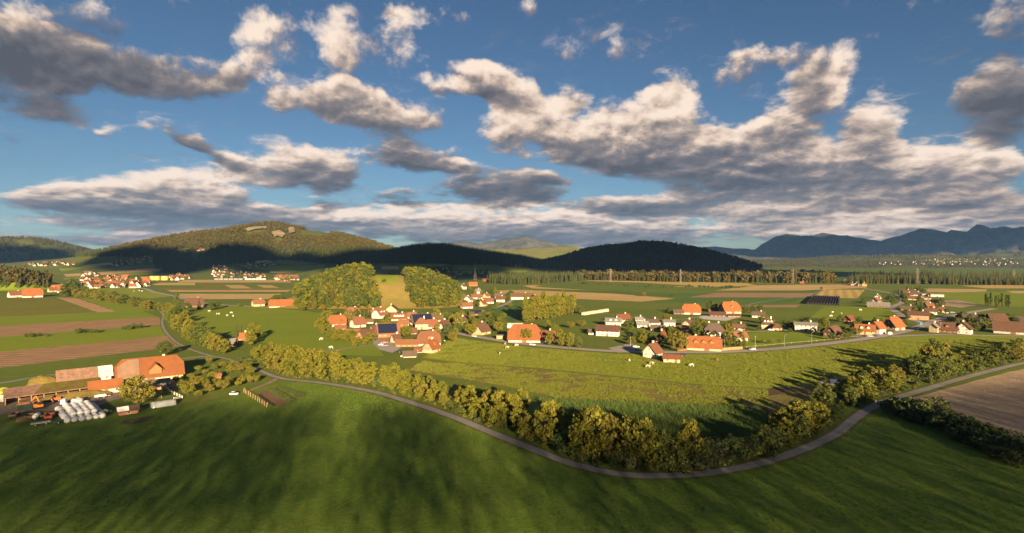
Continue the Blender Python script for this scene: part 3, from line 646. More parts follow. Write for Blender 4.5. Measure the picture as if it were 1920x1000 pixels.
# far chains
Hill('mountain', 11500, [(640, 478), (760, 472), (830, 456), (870, 452), (900, 457), (940, 448), (985, 444), (1010, 450), (1050, 458), (1080, 464), (1130, 470), (1250, 468), (1340, 462), (1400, 470), (1500, 480)], 3200, 1500, 0, .10, 1 / 900., 3, ALP, 'low blue mountain ridge on the horizon behind the dark wooded hill', 300, 60, ridged=.22)
Hill('mountain', 12500, [(1240, 480), (1330, 470), (1380, 466), (1415, 468), (1435, 455), (1455, 443), (1475, 438), (1490, 441), (1512, 446), (1540, 437), (1560, 440), (1580, 444), (1610, 447), (1650, 455), (1720, 462), (1800, 470)], 3800, 1500, 0, .10, 1 / 800., 5, ALP, 'blue peaked mountain at the left end of the right-hand chain', 320, 90, ridged=.28)
Hill('mountain', 10800, [(1480, 486), (1560, 476), (1610, 464), (1645, 455), (1665, 448), (1690, 441), (1722, 431), (1740, 429), (1760, 430), (1775, 433), (1784, 428), (1800, 434), (1812, 433), (1824, 428), (1832, 420), (1840, 420), (1850, 427), (1880, 431), (1915, 436), (1950, 432), (2100, 428), (2300, 440)], 3800, 1500, 0, .10, 1 / 800., 8, ALP, 'long blue rocky mountain chain with a knob summit', 420, 90, ridged=.28)
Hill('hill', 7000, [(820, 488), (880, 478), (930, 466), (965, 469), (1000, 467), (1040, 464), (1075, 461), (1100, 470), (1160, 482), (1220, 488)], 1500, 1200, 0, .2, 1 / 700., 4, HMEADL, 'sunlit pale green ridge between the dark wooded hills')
HF = Hill('hill', 6400, [(1180, 492), (1300, 490), (1400, 490), (1500, 485), (1600, 481), (1700, 479), (1800, 480), (1900, 477), (2000, 480), (2250, 486)], 3000, 1200, 0, .35, 1 / 500., 6, PLAINF, 'hazy rolling country with a far town below the mountains', 120, 50)
HF.forest('forest', 40, 16, 26, MIX, 'patches of forest in the hazy country below the mountains', (), lambda a, b, X, Y, Z: mnoise.noise(Vector((X / 420., Y / 300., 7.7))) > .02, ymax=.3, minz=1)
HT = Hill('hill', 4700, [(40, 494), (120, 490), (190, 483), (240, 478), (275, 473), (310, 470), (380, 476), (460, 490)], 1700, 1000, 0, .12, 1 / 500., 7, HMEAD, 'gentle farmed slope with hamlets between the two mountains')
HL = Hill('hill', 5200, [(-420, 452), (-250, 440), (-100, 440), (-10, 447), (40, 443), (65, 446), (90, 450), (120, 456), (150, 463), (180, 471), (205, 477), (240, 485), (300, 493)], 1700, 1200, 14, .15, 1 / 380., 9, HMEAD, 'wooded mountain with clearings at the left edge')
CL = [[(28, 452), (45, 445), (60, 449), (62, 458), (40, 460)], [(70, 462), (95, 460), (118, 464), (112, 470), (80, 470)], [(118, 458), (142, 460), (140, 464), (120, 463)], [(30, 475), (60, 470), (66, 476), (40, 480)], [(100, 482), (150, 480), (170, 485), (110, 488)], [(0, 490), (300, 484), (300, 520), (0, 520)], [(-60, 462), (-10, 458), (10, 464), (-30, 470)]]
HL.forest('forest', 21, 15, 24, MIX, 'patchy forest on the mountain at the left edge', CL, ymax=.08)
# big hill
HB = Hill('hill', 3600, [(180, 494), (230, 484), (285, 471), (315, 458), (345, 447), (375, 438), (400, 432), (425, 431), (445, 431), (470, 427), (492, 421), (508, 416), (520, 415), (532, 417), (548, 421), (580, 426), (620, 432), (650, 438), (690, 448), (720, 456), (745, 464), (800, 478), (850, 488), (900, 493)], 1550, 1200, 18, .10, 1 / 330., 2, HMEAD, 'big forested hill with pale cliffs below its top', 130, 60)
EDGE = [(190, 480), (262, 480), (285, 475), (290, 500), (300, 508), (345, 511), (368, 503), (385, 500), (450, 492), (500, 487), (545, 487), (600, 493), (700, 494), (900, 495)]
def above_edge(a, b, X, Y, Z): return b < np.interp(a, [e[0] for e in EDGE], [e[1] for e in EDGE])
CB = [[(330, 468), (345, 464), (357, 465), (356, 471), (335, 474)], [(366, 470), (392, 463), (398, 466), (384, 473), (368, 478), (376, 484), (360, 484)], [(474, 471), (481, 470), (481, 474), (475, 475)],
      [(456, 431), (475, 426), (502, 426), (503, 433), (465, 440)], [(506, 436), (524, 431), (538, 439), (534, 452), (512, 451)], [(538, 428), (553, 427), (555, 441), (540, 443)], [(560, 429), (598, 430), (620, 434), (618, 443), (568, 443)]]
for i, (pl, lb) in enumerate([([(458, 432), (475, 428), (500, 427), (499, 432), (480, 433), (466, 437)], 'pale cliff band under the hill top, leftmost'), ([(509, 438), (523, 434), (528, 437), (535, 441), (529, 449), (521, 445), (515, 448)], 'pale cliff in the middle of the big hill'),
                              ([(540, 430), (551, 428), (553, 438), (543, 440)], 'small pale cliff right of the middle one'), ([(562, 431), (580, 430), (598, 432), (616, 436), (606, 439), (590, 437), (572, 439)], 'pale cliff band on the right shoulder of the big hill')]):
    HB.drape('cliff', pl, ROCK, lb, 'cliff', dz=9)
HB.forest('forest', 12.5, 15, 25, CONL[:3] + CON + CON[:1], 'conifer forest on the upper slopes of the big hill', CB, lambda a, b, X, Y, Z: above_edge(a, b, X, Y, Z) and b < np.interp(a, [285, 400, 470, 520, 600, 720, 800], [468, 478, 468, 468, 464, 466, 470]), ymax=.05)
HB.forest('forest', 12.5, 18, 28, CON, 'spruce forest on the lower slopes of the big hill, shade put into its darker colour', CB, lambda a, b, X, Y, Z: above_edge(a, b, X, Y, Z) and b >= np.interp(a, [285, 400, 470, 520, 600, 720, 800], [468, 478, 468, 468, 464, 466, 470]), ymax=0)  # only dark trees below the line: the shaded band is put into their colour
HB.drape('hill_field', [(506, 507), (575, 508), (576, 513), (506, 512)], STUB, 'tan strip on the green slope left of the knoll', 'field', dz=.6)
HD = Hill('hill', 2650, [(590, 503), (660, 488), (700, 476), (740, 465), (775, 458), (800, 455), (835, 456), (865, 461), (900, 467), (940, 473), (980, 479), (1020, 487), (1080, 496)], 950, 700, 20, .10, 1 / 240., 12, HMEAD, 'dark wooded ridge behind the knoll')
HD.forest('forest', 11, 19, 29, CON, 'dark spruce forest on the ridge behind the knoll', (), lambda a, b, X, Y, Z: b < np.interp(a, [590, 660, 720, 840, 930, 960, 1100], [497, 495, 492, 494, 496, 500, 505]), ymax=.1)
HD.drape('hill_field', [(716, 500), (748, 500), (748, 506), (716, 506)], STUB, 'small square tan field on the slope behind the knoll', 'field', dz=.5)
HR = Hill('hill', 2950, [(900, 498), (960, 492), (1020, 486), (1060, 476), (1095, 465), (1130, 459), (1165, 456), (1200, 451), (1235, 452), (1265, 456), (1290, 462), (1315, 469), (1335, 477), (1352, 486), (1370, 495), (1390, 506)], 950, 800, 20, .12, 1 / 250., 15, HMEAD, 'rounded dark wooded hill in the middle of the horizon')
HR.forest('forest', 11.5, 17, 27, CON + [MIX[3]], 'dark forest covering the rounded hill', [[(1250, 460), (1275, 462), (1276, 467), (1256, 466)]], lambda a, b, X, Y, Z: a < 1425, ymax=.1, minz=4)
HR.drape('cliff', [(1253, 461), (1274, 463), (1274, 466), (1258, 465)], ROCK, 'small pale scar on the rounded dark hill', 'cliff', dz=6)
ALLH += [HT, HB, HD, HR, HF]
for i, (pl, mt, lb) in enumerate([
 ([(120, 515), (200, 510), (300, 506), (304, 509.5), (210, 514), (125, 520)], STUB, 'long tan field on the rise beyond the far village'),
 ([(150, 510), (235, 500), (330, 497), (312, 504), (200, 509)], GRASS, 'green field on the rise below the forested hill'),
 ([(257, 505), (308, 503.5), (308, 508), (250, 511)], STUB, 'small tan field above the yellow tanks'),
 ([(118, 522), (160, 519), (160, 523), (120, 526)], LITG, 'pale green field left of the far village'),
 ([(200, 514.5), (300, 510.5), (268, 517), (205, 519)], BRIGHT, 'green field just behind the far village'),
 ([(110, 505), (170, 499), (205, 497), (150, 505), (115, 510)], BRIGHT, 'pale green field below the left mountain'),
 ([(150, 499), (215, 492), (235, 494), (180, 500)], STUB, 'tan strip on the slope between the mountains'),
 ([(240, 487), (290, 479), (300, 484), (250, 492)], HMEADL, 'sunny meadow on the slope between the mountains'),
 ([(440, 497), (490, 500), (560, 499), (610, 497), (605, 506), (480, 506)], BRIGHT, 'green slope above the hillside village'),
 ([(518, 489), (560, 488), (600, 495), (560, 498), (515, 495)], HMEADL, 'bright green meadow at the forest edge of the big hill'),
 ([(500, 514), (575, 514), (570, 519), (505, 520)], DKGREEN, 'dark green field left of the knoll'),
 ([(750, 498), (840, 496), (845, 501), (752, 506)], BRIGHT, 'green slope above the white hamlet'),
 ([(850, 498), (930, 497), (950, 505), (860, 508)], GRASS, 'green slope left of the forest block'),
 ([(850, 510), (990, 508), (985, 512), (850, 515)], BRIGHT, 'bright meadow below the dark ridge'),
 ]): drape_any('hill_field', pl, mt, lb)
drape_any('hill_field', [(480, 490), (500, 488), (512, 492), (505, 495), (478, 495)], STUB, 'small tan field above the hillside village', 'field')
# low mound with a wood at the left edge
HW = Hill('mound', 1150, [(-420, 530), (-200, 514), (-60, 514), (20, 516), (50, 520), (80, 530), (110, 543), (130, 552)], 95, 120, 0, .05, 1 / 90., 18, BRIGHT, 'low mound under the wood at the left edge', 60, 24)
HW.forest('forest', 9, 16, 26, MIX + CON[:1], 'dark mixed wood at the left edge', (), lambda a, b, X, Y, Z: a < 92 and b < 548, ymax=.6, minz=4)
# wooded knoll
HK = Hill('knoll', 830, [(505, 566), (535, 563), (560, 556), (585, 543), (612, 529), (640, 519), (668, 515), (700, 515), (745, 516), (790, 518), (822, 527), (850, 541), (875, 555), (900, 566)], 178, 150, 0, .05, 1 / 120., 21, BROWNM, 'grassy knoll rising behind the village', 90, 60)
KCLEAR = [(694, 490), (698, 530), (708, 560), (714, 605), (796, 605), (778, 566), (762, 540), (757, 490)]
HK.forest('forest', 5.4, 9, 21, BRD, 'leafy woods on both sides of the grassy knoll', [KCLEAR], lambda a, b, X, Y, Z: 556 < a < 862 and b < np.interp(a, [555, 600, 640, 700, 720, 780, 830, 862], [566, 578, 584, 586, 586, 585, 580, 562]), ymax=.75, minz=.5, hs=lambda a: 1.0 if a < 740 else .78)
HK.drape('meadow_top', [(702, 517), (749, 517), (747, 526), (735, 532), (708, 531)], fieldmat('meadow_lime', (.15, .20, .02), (.19, .23, .03), None, blotch=.03, fine=.4), 'bright green top of the grassy knoll', 'meadow', dz=.4)
# flat forests on the plain
def flat_forest(name, edge, depth, protos, label, hmin, hmax, seed, sp=8.0):
    r = np.random.RandomState(seed); pts = []
    ex = [e[0] for e in edge]; er = [e[1] for e in edge]
    d = 0.0
    while d < depth:
        step = sp * (1 + d / 140.)
        y0 = min(H * F / (q - YH) for q in er); y1 = max(H * F / (q - YH) for q in er)
        xa = (ex[0] - CX) / F * (y0 + d); xb = (ex[-1] - CX) / F * (y1 + d)
        x = xa
        while x < xb:
            y = (y0 + y1) / 2 + d
            for _ in range(3):
                p = CX + F * x / y; y = H * F / (np.interp(p, ex, er) - YH) + d
            p = CX + F * x / y
            if ex[0] <= p <= ex[-1]:
                clump = 1 + .18 * mnoise.noise(Vector((x / 60., y / 60., seed)))
                pts.append((x + r.uniform(-.5, .5) * step, y + r.uniform(-.5, .5) * step, -.3, r.uniform(hmin, hmax) * clump, r.uniform(.8, 1.3)))
            x += step * .95
        d += step
    scatter(name, pts, protos, label, 'forest')
flat_forest('forest', [(918, 531), (950, 533), (985, 533.5), (1010, 532), (1090, 527)], 420, CON, 'dark forest block behind the poplar row', 19, 29, 31)
flat_forest('forest', [(1085, 525), (1250, 528.5), (1400, 530), (1470, 531), (1558, 531)], 900, CON + CON + CONL[:3], 'long spruce forest across the middle of the plain', 14, 30, 32)
flat_forest('forest', [(1596, 532.5), (1660, 532), (1740, 533), (1800, 534), (1990, 536)], 700, CON + CONL[:1], 'forest belt on the plain at the right', 13, 29, 33)
flat_forest('forest', [(268, 522), (290, 519), (320, 518), (345, 521)], 160, MIX, 'small wood behind the yellow tanks', 12, 19, 34)
flat_forest('wood', [(728, 522), (790, 521)], 40, BRD, 'belt of trees behind the grassy knoll', 12, 17, 35)

# wooded hill behind the camera whose long evening shadow lies over the near meadow
RIDGE_Y = -150.0
def shade_top(x):
    """height the wood behind the camera needs at column x so that its shadow ends where the photograph's does"""
    k = UX / UY
    y = 250.0
    for _ in range(4):
        px = CX + F * (x + k * (y - RIDGE_Y)) / y
        y = np.interp(px, [-300, 0, 250, 450, 560, 700, 820, 960, 1100, 1300, 1600, 1920, 2300], [246, 246, 240, 236, 236, 236, 236, 228, 224, 224, 250, 282, 300])
    return (y - RIDGE_Y) / UY * TE
WOOD_ROWS, WOOD_STEP = 10, 4.5
GAPS = [(20, 14, 12), (66, 14, 12)]
vs = []; fs = []; nx, ny = 90, 14
for j in range(ny):
    for i in range(nx):
        x = -620 + 1500 * i / (nx - 1); y = -420 + 360 * j / (ny - 1); t = abs(y - RIDGE_Y) / (90 if y > RIDGE_Y else 270)
        z = -1 + max(0, math.cos(min(t, 1) * math.pi / 2)) * (shade_top(x) - 27 + 1.5 * mnoise.noise(Vector((x / 40., y / 40., 3)))); vs.append((x, y, z))
for j in range(ny - 1):
    for i in range(nx - 1): fs.append((j * nx + i, j * nx + i + 1, (j + 1) * nx + i + 1, (j + 1) * nx + i))
tag(obj('hill', mesh('hill_behind', vs, fs, GRASS, True)), 'wooded hill behind the viewpoint that shades the meadow', 'hill', None, 'structure')
pts = []
for row in range(WOOD_ROWS):
    x = -610.0
    while x < 870:
        y = RIDGE_Y - 22 + row * 5 + random.uniform(-3, 3); top = shade_top(x) + random.gauss(0, .8)
        gap = max([gd for (gx, gw, gd) in GAPS if abs(x - (gx + (y - RIDGE_Y) * UX / UY)) < gw / 2] + [0])
        t = abs(y - RIDGE_Y) / 90; base = -1 + math.cos(min(t, 1) * math.pi / 2) * (shade_top(x) - 27)
        hh = top - gap - base - .5
        if hh > 3: pts.append((x, y, base, hh, 1.5 if gap < 3 else .4))
        x += random.uniform(.75, 1.25) * WOOD_STEP
THIN = [proto('birch_%d' % i, crown_mesh('birch_%d' % i, 80 + i, .24, .47, .52, 36, 3, .012, LEAF, .45, shape='egg')) for i in range(3)]
scatter('forest', pts, THIN, 'wood on the hill behind the viewpoint', 'forest')

# added opaque blockers, unseen behind the viewpoint; they keep the evening sun off the lower slopes and the far chain
BLOCKERM = flat('cloud_blocker_white', (.8, .8, .8), 1.0, nz=.001, amt=.05)
def cloud_blocker(x0, x1, y, z0, z1, seed, label):
    r = random.Random(seed); bm = bmesh.new(); n = max(8, int((x1 - x0) / (z1 - z0) * 2.2)); hh = (z1 - z0) / 2
    for i in range(n):
        c = Vector((x0 + (x1 - x0) * (i + r.uniform(.1, .9)) / n, y + r.uniform(-150, 150), (z0 + z1) / 2 + r.uniform(-.2, .2) * hh)); q = hh * r.uniform(.75, 1.0)
        m = bmesh.ops.create_icosphere(bm, subdivisions=3, radius=1)
        for v in m['verts']: v.co *= 1 + .25 * mnoise.fractal(v.co * 1.8 + Vector((seed, i, 0)), 1, 2, 3); v.co = Vector((v.co.x * q * 1.5, v.co.y * q * 1.3, v.co.z * q)) + c
    me = bpy.data.meshes.new('cloud_blocker'); bm.to_mesh(me); bm.free(); me.materials.append(BLOCKERM); me.polygons.foreach_set('use_smooth', [True] * len(me.polygons))
    tag(obj('cloud_blocker', me), label, 'cloud_blocker', None, 'stuff')
CY = -4500.0
def bank(d, xa, xb, za, zb, seed, label):            # bank that shades heights za..zb at distance d between world columns xa..xb
    k = (d - CY) / UY * TE; sx = -UX / UY * (d - CY); cloud_blocker(xa + sx, xb + sx, CY, za + k, zb + k, seed, label)
bank(2950, -1950, -750, -150, 92, 1, 'low added blocker unseen behind the viewpoint shading the foot of the big hill')
bank(2950, -760, 1350, -230, 188, 3, 'low added blocker unseen behind the viewpoint shading the rounded hill')
bank(11200, 3600, 12500, -420, 900, 2, 'high added blocker unseen behind the viewpoint shading the far mountain chain')
bank(4800, -5400, -3500, -150, 150, 5, 'low added blocker unseen behind the viewpoint shading the left mountain')
# ---------------------------------------------------------------- trees as single things
def tree_src(name, crown, trunk, cat='tree'):
    e = bpy.data.objects.new(name, None); e['category'] = cat; e['label'] = name.replace('_', ' ')
    c = bpy.data.objects.new('crown', crown); c.parent = e
    t = bpy.data.objects.new('trunk', trunk); t.parent = e
    return e
def TS(name, seed, rx, rz, cz, nc, nl, ls, mat, cr, shape, th, r0, limbs, cat='tree'):
    return tree_src(name, crown_mesh(name + '_crown', seed, rx, rz, cz, nc, nl, ls, mat, cr, 0, shape), trunk_mesh(name + '_trunk', seed, th, r0, limbs, rx * .7, .3), cat)
SRC = {
 'ash':    [TS('leafy_tree', s, rx, .45, .55, 46, 48, .025, LEAF, .27, 'egg', .34, .022, 5) for s, rx in ((41, .33), (42, .29), (43, .38), (44, .26))],
 'dark':   [TS('leafy_tree', s, rx, .43, .56, 44, 48, .026, LEAFD, .28, 'egg', .34, .024, 5) for s, rx in ((45, .36), (46, .30), (47, .42))],
 'wide':   [TS('leafy_tree', s, rx, .41, .57, 56, 48, .025, LEAF, .25, 'ball', .32, .03, 6) for s, rx in ((48, .48), (49, .44))],
 'fruit':  [TS('fruit_tree', s, rx, .32, .63, 22, 46, .040, LEAF, .40, 'ball', .42, .03, 4) for s, rx in ((50, .48), (51, .42))],
 'poplar': [TS('poplar_tree', s, rx, .49, .50, 44, 40, .020, LEAF, .75, 'ball', .30, .016, 3) for s, rx in ((52, .075), (53, .065), (62, .085))],
 'dpoplar':[TS('poplar_tree', s, rx, .48, .51, 40, 46, .020, LEAFD, .70, 'ball', .30, .016, 3) for s, rx in ((54, .075), (55, .065))],
 'shrub':  [TS('shrub', s, rx, .46, .48, 26, 52, .050, LEAFB, .36, 'ball', .25, .03, 5, 'shrub') for s, rx in ((56, .62), (57, .52), (58, .75))],
 'spruce': [tree_src('spruce_tree', conifer_mesh('spruce_crown_%d' % s, s, 20, 15, w, .08, NEEDLE), trunk_mesh('spruce_trunk_%d' % s, s, .3, .018, 0, .1)) for s, w in ((59, .20), (60, .16))],
 'cypress':[tree_src('cypress_tree', crown_mesh('cypress_crown', 61, .13, .47, .52, 40, 40, .024, LEAFD, .55, 0, 'cone'), trunk_mesh('cypress_trunk', 61, .2, .02, 0, .1))],
}
NTREE = [0]
def plant(kind, loc, h, label, group=None, sq=1.0, name=None):
    s = random.choice(SRC[kind]); NTREE[0] += 1
    o = s.copy(); COL.objects.link(o); o.name = name or s.name.split('.')[0]; o.location = loc; o.rotation_euler = (0, 0, random.uniform(0, 6.28)); o.scale = (h * sq, h * sq, h)
    for ch in s.children:
        c = ch.copy(); COL.objects.link(c); c.parent = o
    o['label'] = label
    if group: o['group'] = group
    return o
def plant_px(kind, px, row, hpx, label, group=None, sq=1.0, name=None):
    return plant(kind, G(px, row), hpx * mpp(row), label, group, sq, name)

PX = [p[0] for p in PATH_PX[8:]]; PR = [p[1] for p in PATH_PX[8:]]
TOPX = [430, 470, 500, 530, 560, 600, 650, 700, 740, 780, 800, 860, 900, 960, 1000, 1025, 1045, 1060, 1085, 1115, 1145, 1165, 1195, 1225, 1250, 1292, 1310, 1450, 1465, 1495, 1520, 1545, 1575, 1600, 1640, 1680, 1720, 1760, 1800, 1850, 1900, 1980]
TOPR = [655, 645, 645, 648, 652, 660, 668, 678, 684, 700, 708, 722, 730, 742, 748, 752, 770, 782, 775, 768, 772, 795, 783, 795, 812, 786, 830, 830, 752, 760, 738, 720, 714, 702, 690, 684, 672, 648, 664, 655, 642, 630]
# walk along the path in world space
walk = [p for p in PATHP if p.y > 0 and 430 < CX + F * p.x / p.y < 2050]
acc = [0.0]
for a, b in zip(walk[:-1], walk[1:]): acc.append(acc[-1] + (b - a).length)
def at(s):
    i = max(1, min(len(acc) - 1, int(np.searchsorted(acc, s)))); t = (s - acc[i - 1]) / (acc[i] - acc[i - 1] + 1e-6)
    p = walk[i - 1].lerp(walk[i], t); d = (walk[i] - walk[i - 1]).normalized(); n = Vector((-d.y, d.x, 0))
    if n.y < 0 and abs(n.y) > .05: n = -n
    return p, n
cre = []
for off, step, kf in ((6.0, 8.6, .66), (12.5, 8.2, .92), (19.0, 8.4, 1.08), (25.0, 9.0, 1.05)):
    s = random.uniform(0, 3)
    while s < acc[-1]:
        p, n = at(s); p = p + n * (off + random.uniform(-1.8, 1.8)); s += step * random.uniform(.75, 1.3)
        a, b = pix(p.x, p.y, 0)
        if 1095 < a < 1448: continue
        if a > 820 and off > 20: continue
        if a > 1030 and a < 1300 and off > 14: continue
        if a < 500 and off < 8: continue
        if a < 560 and off > 20: continue
        if 1040 < a < 1060 or 1168 < a < 1180 or 1236 < a < 1282: continue
        if a > 820 and random.random() < .24: continue
        if a > 1450 and off > 20: continue
        if a > 1720 and random.random() < .25: continue
        top = np.interp(a, TOPX, TOPR); hh = (b - top) * (H / (b - YH)) * kf * random.uniform(.78, 1.12)
        if a > 1020 and a < 1300: hh = (b - top) * (H / (b - YH)) * random.uniform(.92, 1.08) * (kf ** .3)
        hh = max(5, min(21, hh * (1.2 if a > 850 else 1.04))); cre.append((a, p, hh, off))
cre.sort(key=lambda c: c[0])
for i, (a, p, hh, off) in enumerate(cre):
    dark = (a > 1460 and random.random() < .35) or (a > 820 and off > 14 and random.random() < .3)
    where = 'beside the path' if off < 9 else 'amid the creek belt' if off < 16 else 'on the creek\'s field side'
    plant('dark' if dark else 'ash', p, hh, '%s tree %s, %s from the orchard end' % ('dark green' if dark else 'yellow-green', where, ordn(i + 1)), 'trees along the creek', random.uniform(.95, 1.25), 'creekside_tree')
# shrubs along the creek and the hedge of the ploughed field
for i, (px, row, h) in enumerate([(1310, 878, 34), (1328, 872, 44), (1348, 868, 40), (1368, 866, 46), (1390, 862, 40), (1410, 858, 38), (1430, 852, 44), (1445, 846, 50), (1262, 882, 36), (1285, 884, 40), (1235, 880, 30), (1180, 876, 34), (1150, 872, 30), (1090, 860, 30), (1060, 850, 34), (1340, 855, 34), (1400, 850, 30)]):
    plant_px('shrub', px, row, h, 'dark shrub on the shaded creek bank, %s of its row' % ordn(i + 1), 'shrubs on the creek bank', 1.0)
hedge = [(1668, 768, 26), (1683, 772, 34), (1700, 778, 30), (1715, 784, 42), (1733, 786, 48), (1750, 792, 38), (1768, 803, 36), (1783, 808, 46), (1800, 812, 42), (1818, 818, 40), (1835, 826, 34), (1850, 832, 40), (1866, 838, 44), (1884, 846, 40), (1900, 850, 44), (1918, 862, 40), (1935, 866, 46), (1795, 822, 26), (1828, 834, 24), (1872, 852, 26), (1905, 868, 30)]
for i, (px, row, h) in enumerate(hedge):
    plant_px('shrub', px, row + 6, h, 'dark shrub in the hedge beside the ploughed field, %s from the bridge' % ordn(i + 1), 'hedge by the ploughed field', 1.15)
for i, (x0, x1, row, h) in enumerate([(46, 62, 632, 8), (62, 90, 631, 6), (143, 160, 625, 9), (160, 184, 624, 8), (227, 246, 618, 8), (246, 267, 616, 9)]):
    n = max(2, int((x1 - x0) / 6))
    for k in range(n):
        plant_px('shrub', x0 + (x1 - x0) * (k + .5) / n, row + random.uniform(-.6, .6), h * random.uniform(.8, 1.2), 'low dark bush on the ploughed strip, %s bush of its %s clump' % (ordn(k + 1), ordn(i + 1)), 'bushes on the ploughed strips', 1.0)
for i, (k_, px, row, h_, sq_) in enumerate([('wide', 1112, 866, 106, .8), ('ash', 1142, 870, 96, .95), ('dark', 1090, 858, 70, 1.0), ('wide', 1196, 878, 102, .72), ('ash', 1224, 878, 82, .95), ('dark', 1170, 872, 60, 1.1), ('dark', 1248, 880, 72, .9), ('ash', 1292, 878, 92, .75), ('dark', 1275, 880, 66, 1.0), ('dark', 1318, 878, 52, 1.1), ('dark', 1432, 858, 60, 1.0)]):
    plant_px(k_, px, row, h_, '%s tree on the front bank of the creek bend, %s from the left' % ('dark green' if k_ == 'dark' else 'bright yellow-green', ordn(i + 1)), 'trees along the creek', sq_, 'creekside_tree')
for i, (px, row) in enumerate([(1092, 532.5), (1100, 533), (1116, 533.5), (1125, 534), (1140, 535), (1148, 535), (1172, 536.5), (1178, 536.5), (1210, 538), (1218, 538), (1245, 539), (1252, 539), (1262, 539), (1286, 539), (1292, 538.5), (1298, 539), (1312, 539), (1320, 539), (1328, 539), (1336, 539.5), (1354, 540), (1362, 540), (1370, 540), (1386, 540.5)]):
    plant_px('shrub', px, row, random.uniform(2.5, 5.5), 'small dark bush before the long forest, %s from the left' % ordn(i + 1), 'bushes on the plain', 1.1)
